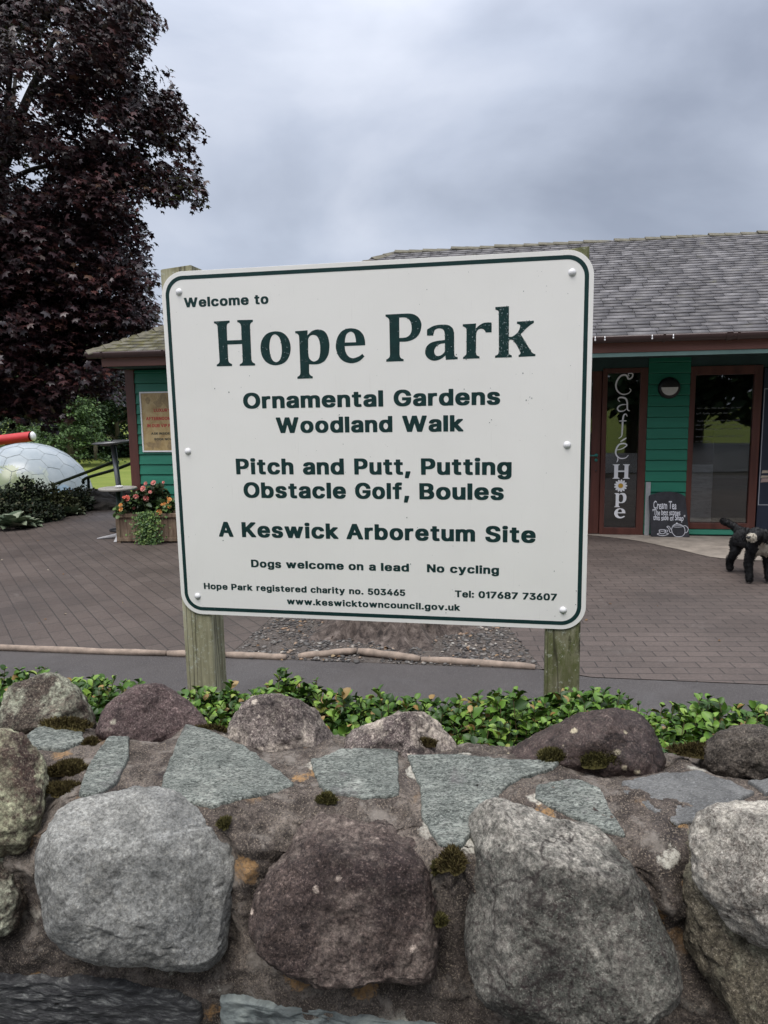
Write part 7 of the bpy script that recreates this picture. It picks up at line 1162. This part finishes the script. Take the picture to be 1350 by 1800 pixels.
bm = bmesh.new(); bmesh.ops.create_icosphere(bm, subdivisions=3, radius=DR + .006); bm.faces.ensure_lookup_table(); cen = [np.array(f.calc_center_median()[:]) for f in bm.faces]; cen = [c_ / np.linalg.norm(c_) * (DR + .004) for c_ in cen]; mb = MB()
for e_ in bm.edges:
    f = e_.link_faces; a, b = cen[f[0].index], cen[f[1].index]
    if a[2] > -CZ and b[2] > -CZ: m_ = (a + b) / 2; m_ = m_ / np.linalg.norm(m_) * (DR + .004); o3 = np.array([0, 0, CZ]); mb.tube([a + o3, m_ + o3, b + o3], .0035 if rng.random() < .7 else .007, 5, False)
bm.free(); mb.build('panel_seams', simple('dome_seam', (.27, .30, .30), .6, .1, 5, 0), dome)
mb = MB(); mb.lathe([(math.sqrt(DR ** 2 - CZ ** 2) - .02, 0), (math.sqrt(DR ** 2 - CZ ** 2) + .05, 0), (math.sqrt(DR ** 2 - CZ ** 2) + .04, .12), (math.sqrt(DR ** 2 - CZ ** 2) - .02, .14)], (0, 0, 0), 48); mb.build('base_ring', M_BOLT, dome, True)
a0, a1 = at(-110, 787, 25), at(56, 767, 25); ao = np.array([a1[0], 25., -1.2]); aw = empty('awning', tuple(ao), 0, 'long red awning roof with a rounded white end above the dome', 'awning'); mb = MB(); ax = (a1 - a0) / np.linalg.norm(a1 - a0); P0, P1 = a0 - ao, a1 - ao; V = []; n = 10
for p in (P0, P0 * .66 + P1 * .34, P0 * .33 + P1 * .67, P1): V += [p + np.array([0, .28 * math.cos(q), .175 * math.sin(q)]) for q in np.linspace(0, 2 * PI, n, endpoint=False)]
mb.add(V, [(i * n + k, i * n + (k + 1) % n, (i + 1) * n + (k + 1) % n, (i + 1) * n + k) for i in range(3) for k in range(n)]); mb.build('red_cover', simple('red_canvas', (.42, .018, .022), .6, .15, 3, .1), aw, True)
mb = MB(); mb.tube([P1, P1 + ax * .05, P1 + ax * .10, P1 + ax * .13], [.15, .16, .11, .02], 16); mb.build('white_end', M_BOLT, aw, True)
for p in (P0 * .9 + P1 * .1, P0 * .2 + P1 * .8): mb = MB(); mb.tube([(p[0], .0, 0), (p[0], .0, p[2] - .1)], .05, 10); mb.build('post', M_STEEL, aw, True)

# ============================================================ THE DOG
M_FUR = leafmat('black_curly_fur', [(0., (.005, .005, .006)), (.6, (.010, .010, .011)), (1., (.024, .022, .024))], .7, .2); M_FURW = leafmat('cream_fur', [(0., (.30, .27, .22)), (1., (.58, .54, .46))], .8, .2)
M_BLK = simple('dog_black', (.007, .007, .008), .8, .3, 40, .3); M_CRM = simple('dog_cream', (.42, .38, .31), .8, .2, 30, .3)
DO = np.array([3.43, 6.76, 0.]); dog = empty('dog', tuple(DO), 0, 'black curly dog with white muzzle and chest standing on the paving by the cafe', 'dog')
J = [((0, .20, .365), .098), ((0, .05, .36), .098), ((0, -.12, .37), .105), ((-.03, -.21, .375), .092), ((-.085, -.265, .425), .072), ((-.140, -.320, .478), .079), ((-.195, -.372, .462), .050), ((-.245, -.418, .447), .036),     # 0-7 spine, neck, head, muzzle
     ((0, .275, .395), .042), ((-.02, .335, .43), .032), ((-.07, .39, .462), .030), ((-.115, .43, .485), .022)]                                             # 8-11 tail
E_ = [(0, 1), (1, 2), (2, 3), (3, 4), (4, 5), (5, 6), (6, 7), (0, 8), (8, 9), (9, 10), (10, 11)]
for sx in (-1, 1):
    b = len(J); J += [((sx * .075, .19, .29), .064), ((sx * .085, .165, .21), .043), ((sx * .088, .262, .125), .033), ((sx * .088, .262, .05), .030), ((sx * .088, .225, .024), .026)]; E_ += [(0, b), (b, b + 1), (b + 1, b + 2), (b + 2, b + 3), (b + 3, b + 4)]
    b = len(J); x_ = -.13 if sx < 0 else .045; J += [((x_ * .9, -.20, .28), .052), ((x_, -.18, .20), .037), ((x_, -.205, .10), .031), ((x_, -.21, .045), .030), ((x_, -.245, .024), .028)]; E_ += [(3, b), (b, b + 1), (b + 1, b + 2), (b + 2, b + 3), (b + 3, b + 4)]
me = bpy.data.meshes.new('dog_rig'); me.from_pydata([j[0] for j in J], E_, []); ob = bpy.data.objects.new('dog_rig', me); COL.objects.link(ob); sk = ob.modifiers.new('skin', 'SKIN'); sk.use_smooth_shade = True
for v, j in zip(me.skin_vertices[0].data, J): v.radius = (j[1], j[1])
me.skin_vertices[0].data[0].use_root = True; sb = ob.modifiers.new('sub', 'SUBSURF'); sb.levels = sb.render_levels = 3
dg = bpy.context.evaluated_depsgraph_get(); bmsh = bpy.data.meshes.new_from_object(ob.evaluated_get(dg)); bpy.data.objects.remove(ob)
n = len(bmsh.vertices); V = np.zeros(n * 3); bmsh.vertices.foreach_get('co', V); V = V.reshape(-1, 3); Nn = np.zeros(n * 3); bmsh.vertices.foreach_get('normal', Nn); Nn = Nn.reshape(-1, 3)
V = V + Nn * (fbm(V, 28, 3, .6) * .006 + fbm(V, 85, 2) * .003)[:, None]; V[:, 2] = np.maximum(V[:, 2], .002); bmsh.vertices.foreach_set('co', V.ravel()); bmsh.update(); bmsh.name = 'body'
body = link('body', bmsh, None, dog); bmsh.materials.clear(); bmsh.materials.append(M_BLK); bmsh.materials.append(M_CRM)
mz = np.array([-.236, -.412, .447]); fdir = np.array([-.55, -.8, -.2])
def cream(c): return (np.linalg.norm((c - mz) * [1, 1, 1.1], axis=1) < .056) | ((c[:, 1] < -.225) & (np.abs(c[:, 0] + .045) < .055) & (c[:, 2] > .20 + .02 * np.sin(c[:, 0] * 90)) & (c[:, 2] < .40)) | ((c[:, 1] < -.255) & (c[:, 2] < .03))
pc = np.array([p.center[:] for p in bmsh.polygons]); bmsh.polygons.foreach_set('material_index', cream(pc).astype(np.int32)); shade(body)
idx_ = rng.integers(0, len(bmsh.polygons), 9000); ct = pc[idx_]; nr_ = np.array([bmsh.polygons[i].normal[:] for i in idx_]); keep = ct[:, 2] > .02; ct, nr_ = ct[keep], nr_[keep]
D = nr_ * .55 + rng.normal(size=ct.shape) * .55 + np.array([0, .1, -.5]); N_ = nr_ + rng.normal(size=ct.shape) * .3; l = rng.uniform(.008, .016, len(ct)); cw = cream(ct)
for nm, mk, mt in (('coat', ~cw, M_FUR), ('cream_coat', cw, M_FURW)): V, F = place_leaves(ct[mk], D[mk], N_[mk], l[mk], l[mk] * .16); npmesh(nm, V, F, mt, body, True)
def blob_part(nm, c, r, mat, par, sd=0): u, f = ICO(3); o = npmesh(nm, u * np.array(r) * (1 + .12 * fbm(u + sd, 2, 2))[:, None] + np.array(c), f, mat, par, True); return o
blob_part('nose', mz + np.array([-.036, -.034, .018]), (.016, .014, .012), M_BLACK, dog)
for sx in (-1, 1):
    sd_ = np.array([-.68, .73, 0]) * 1. if sx < 0 else np.array([.68, -.73, 0]); hc = np.array([-.140, -.320, .480])
    ear = blob_part('ear', hc + sd_ * .075 + np.array([.0, .0, -.02]), (.026, .030, .062), M_BLK, dog, sx); B = np.array([hc + sd_ * .085 + np.array([rng.normal() * .014, rng.normal() * .018, rng.uniform(-.08, .04)]) for _ in range(160)]); V, F = place_leaves(B, rng.normal(size=B.shape) * .4 + np.array([0, 0, -1.]), sd_ + rng.normal(size=B.shape) * .3, np.full(160, .02), np.full(160, .0035)); npmesh('ear_fringe', V, F, M_FUR, ear, True)
    blob_part('eye', hc + np.array([-.050, -.048, .022]) + sd_ * .028, (.007, .007, .007), M_BLACK, dog)
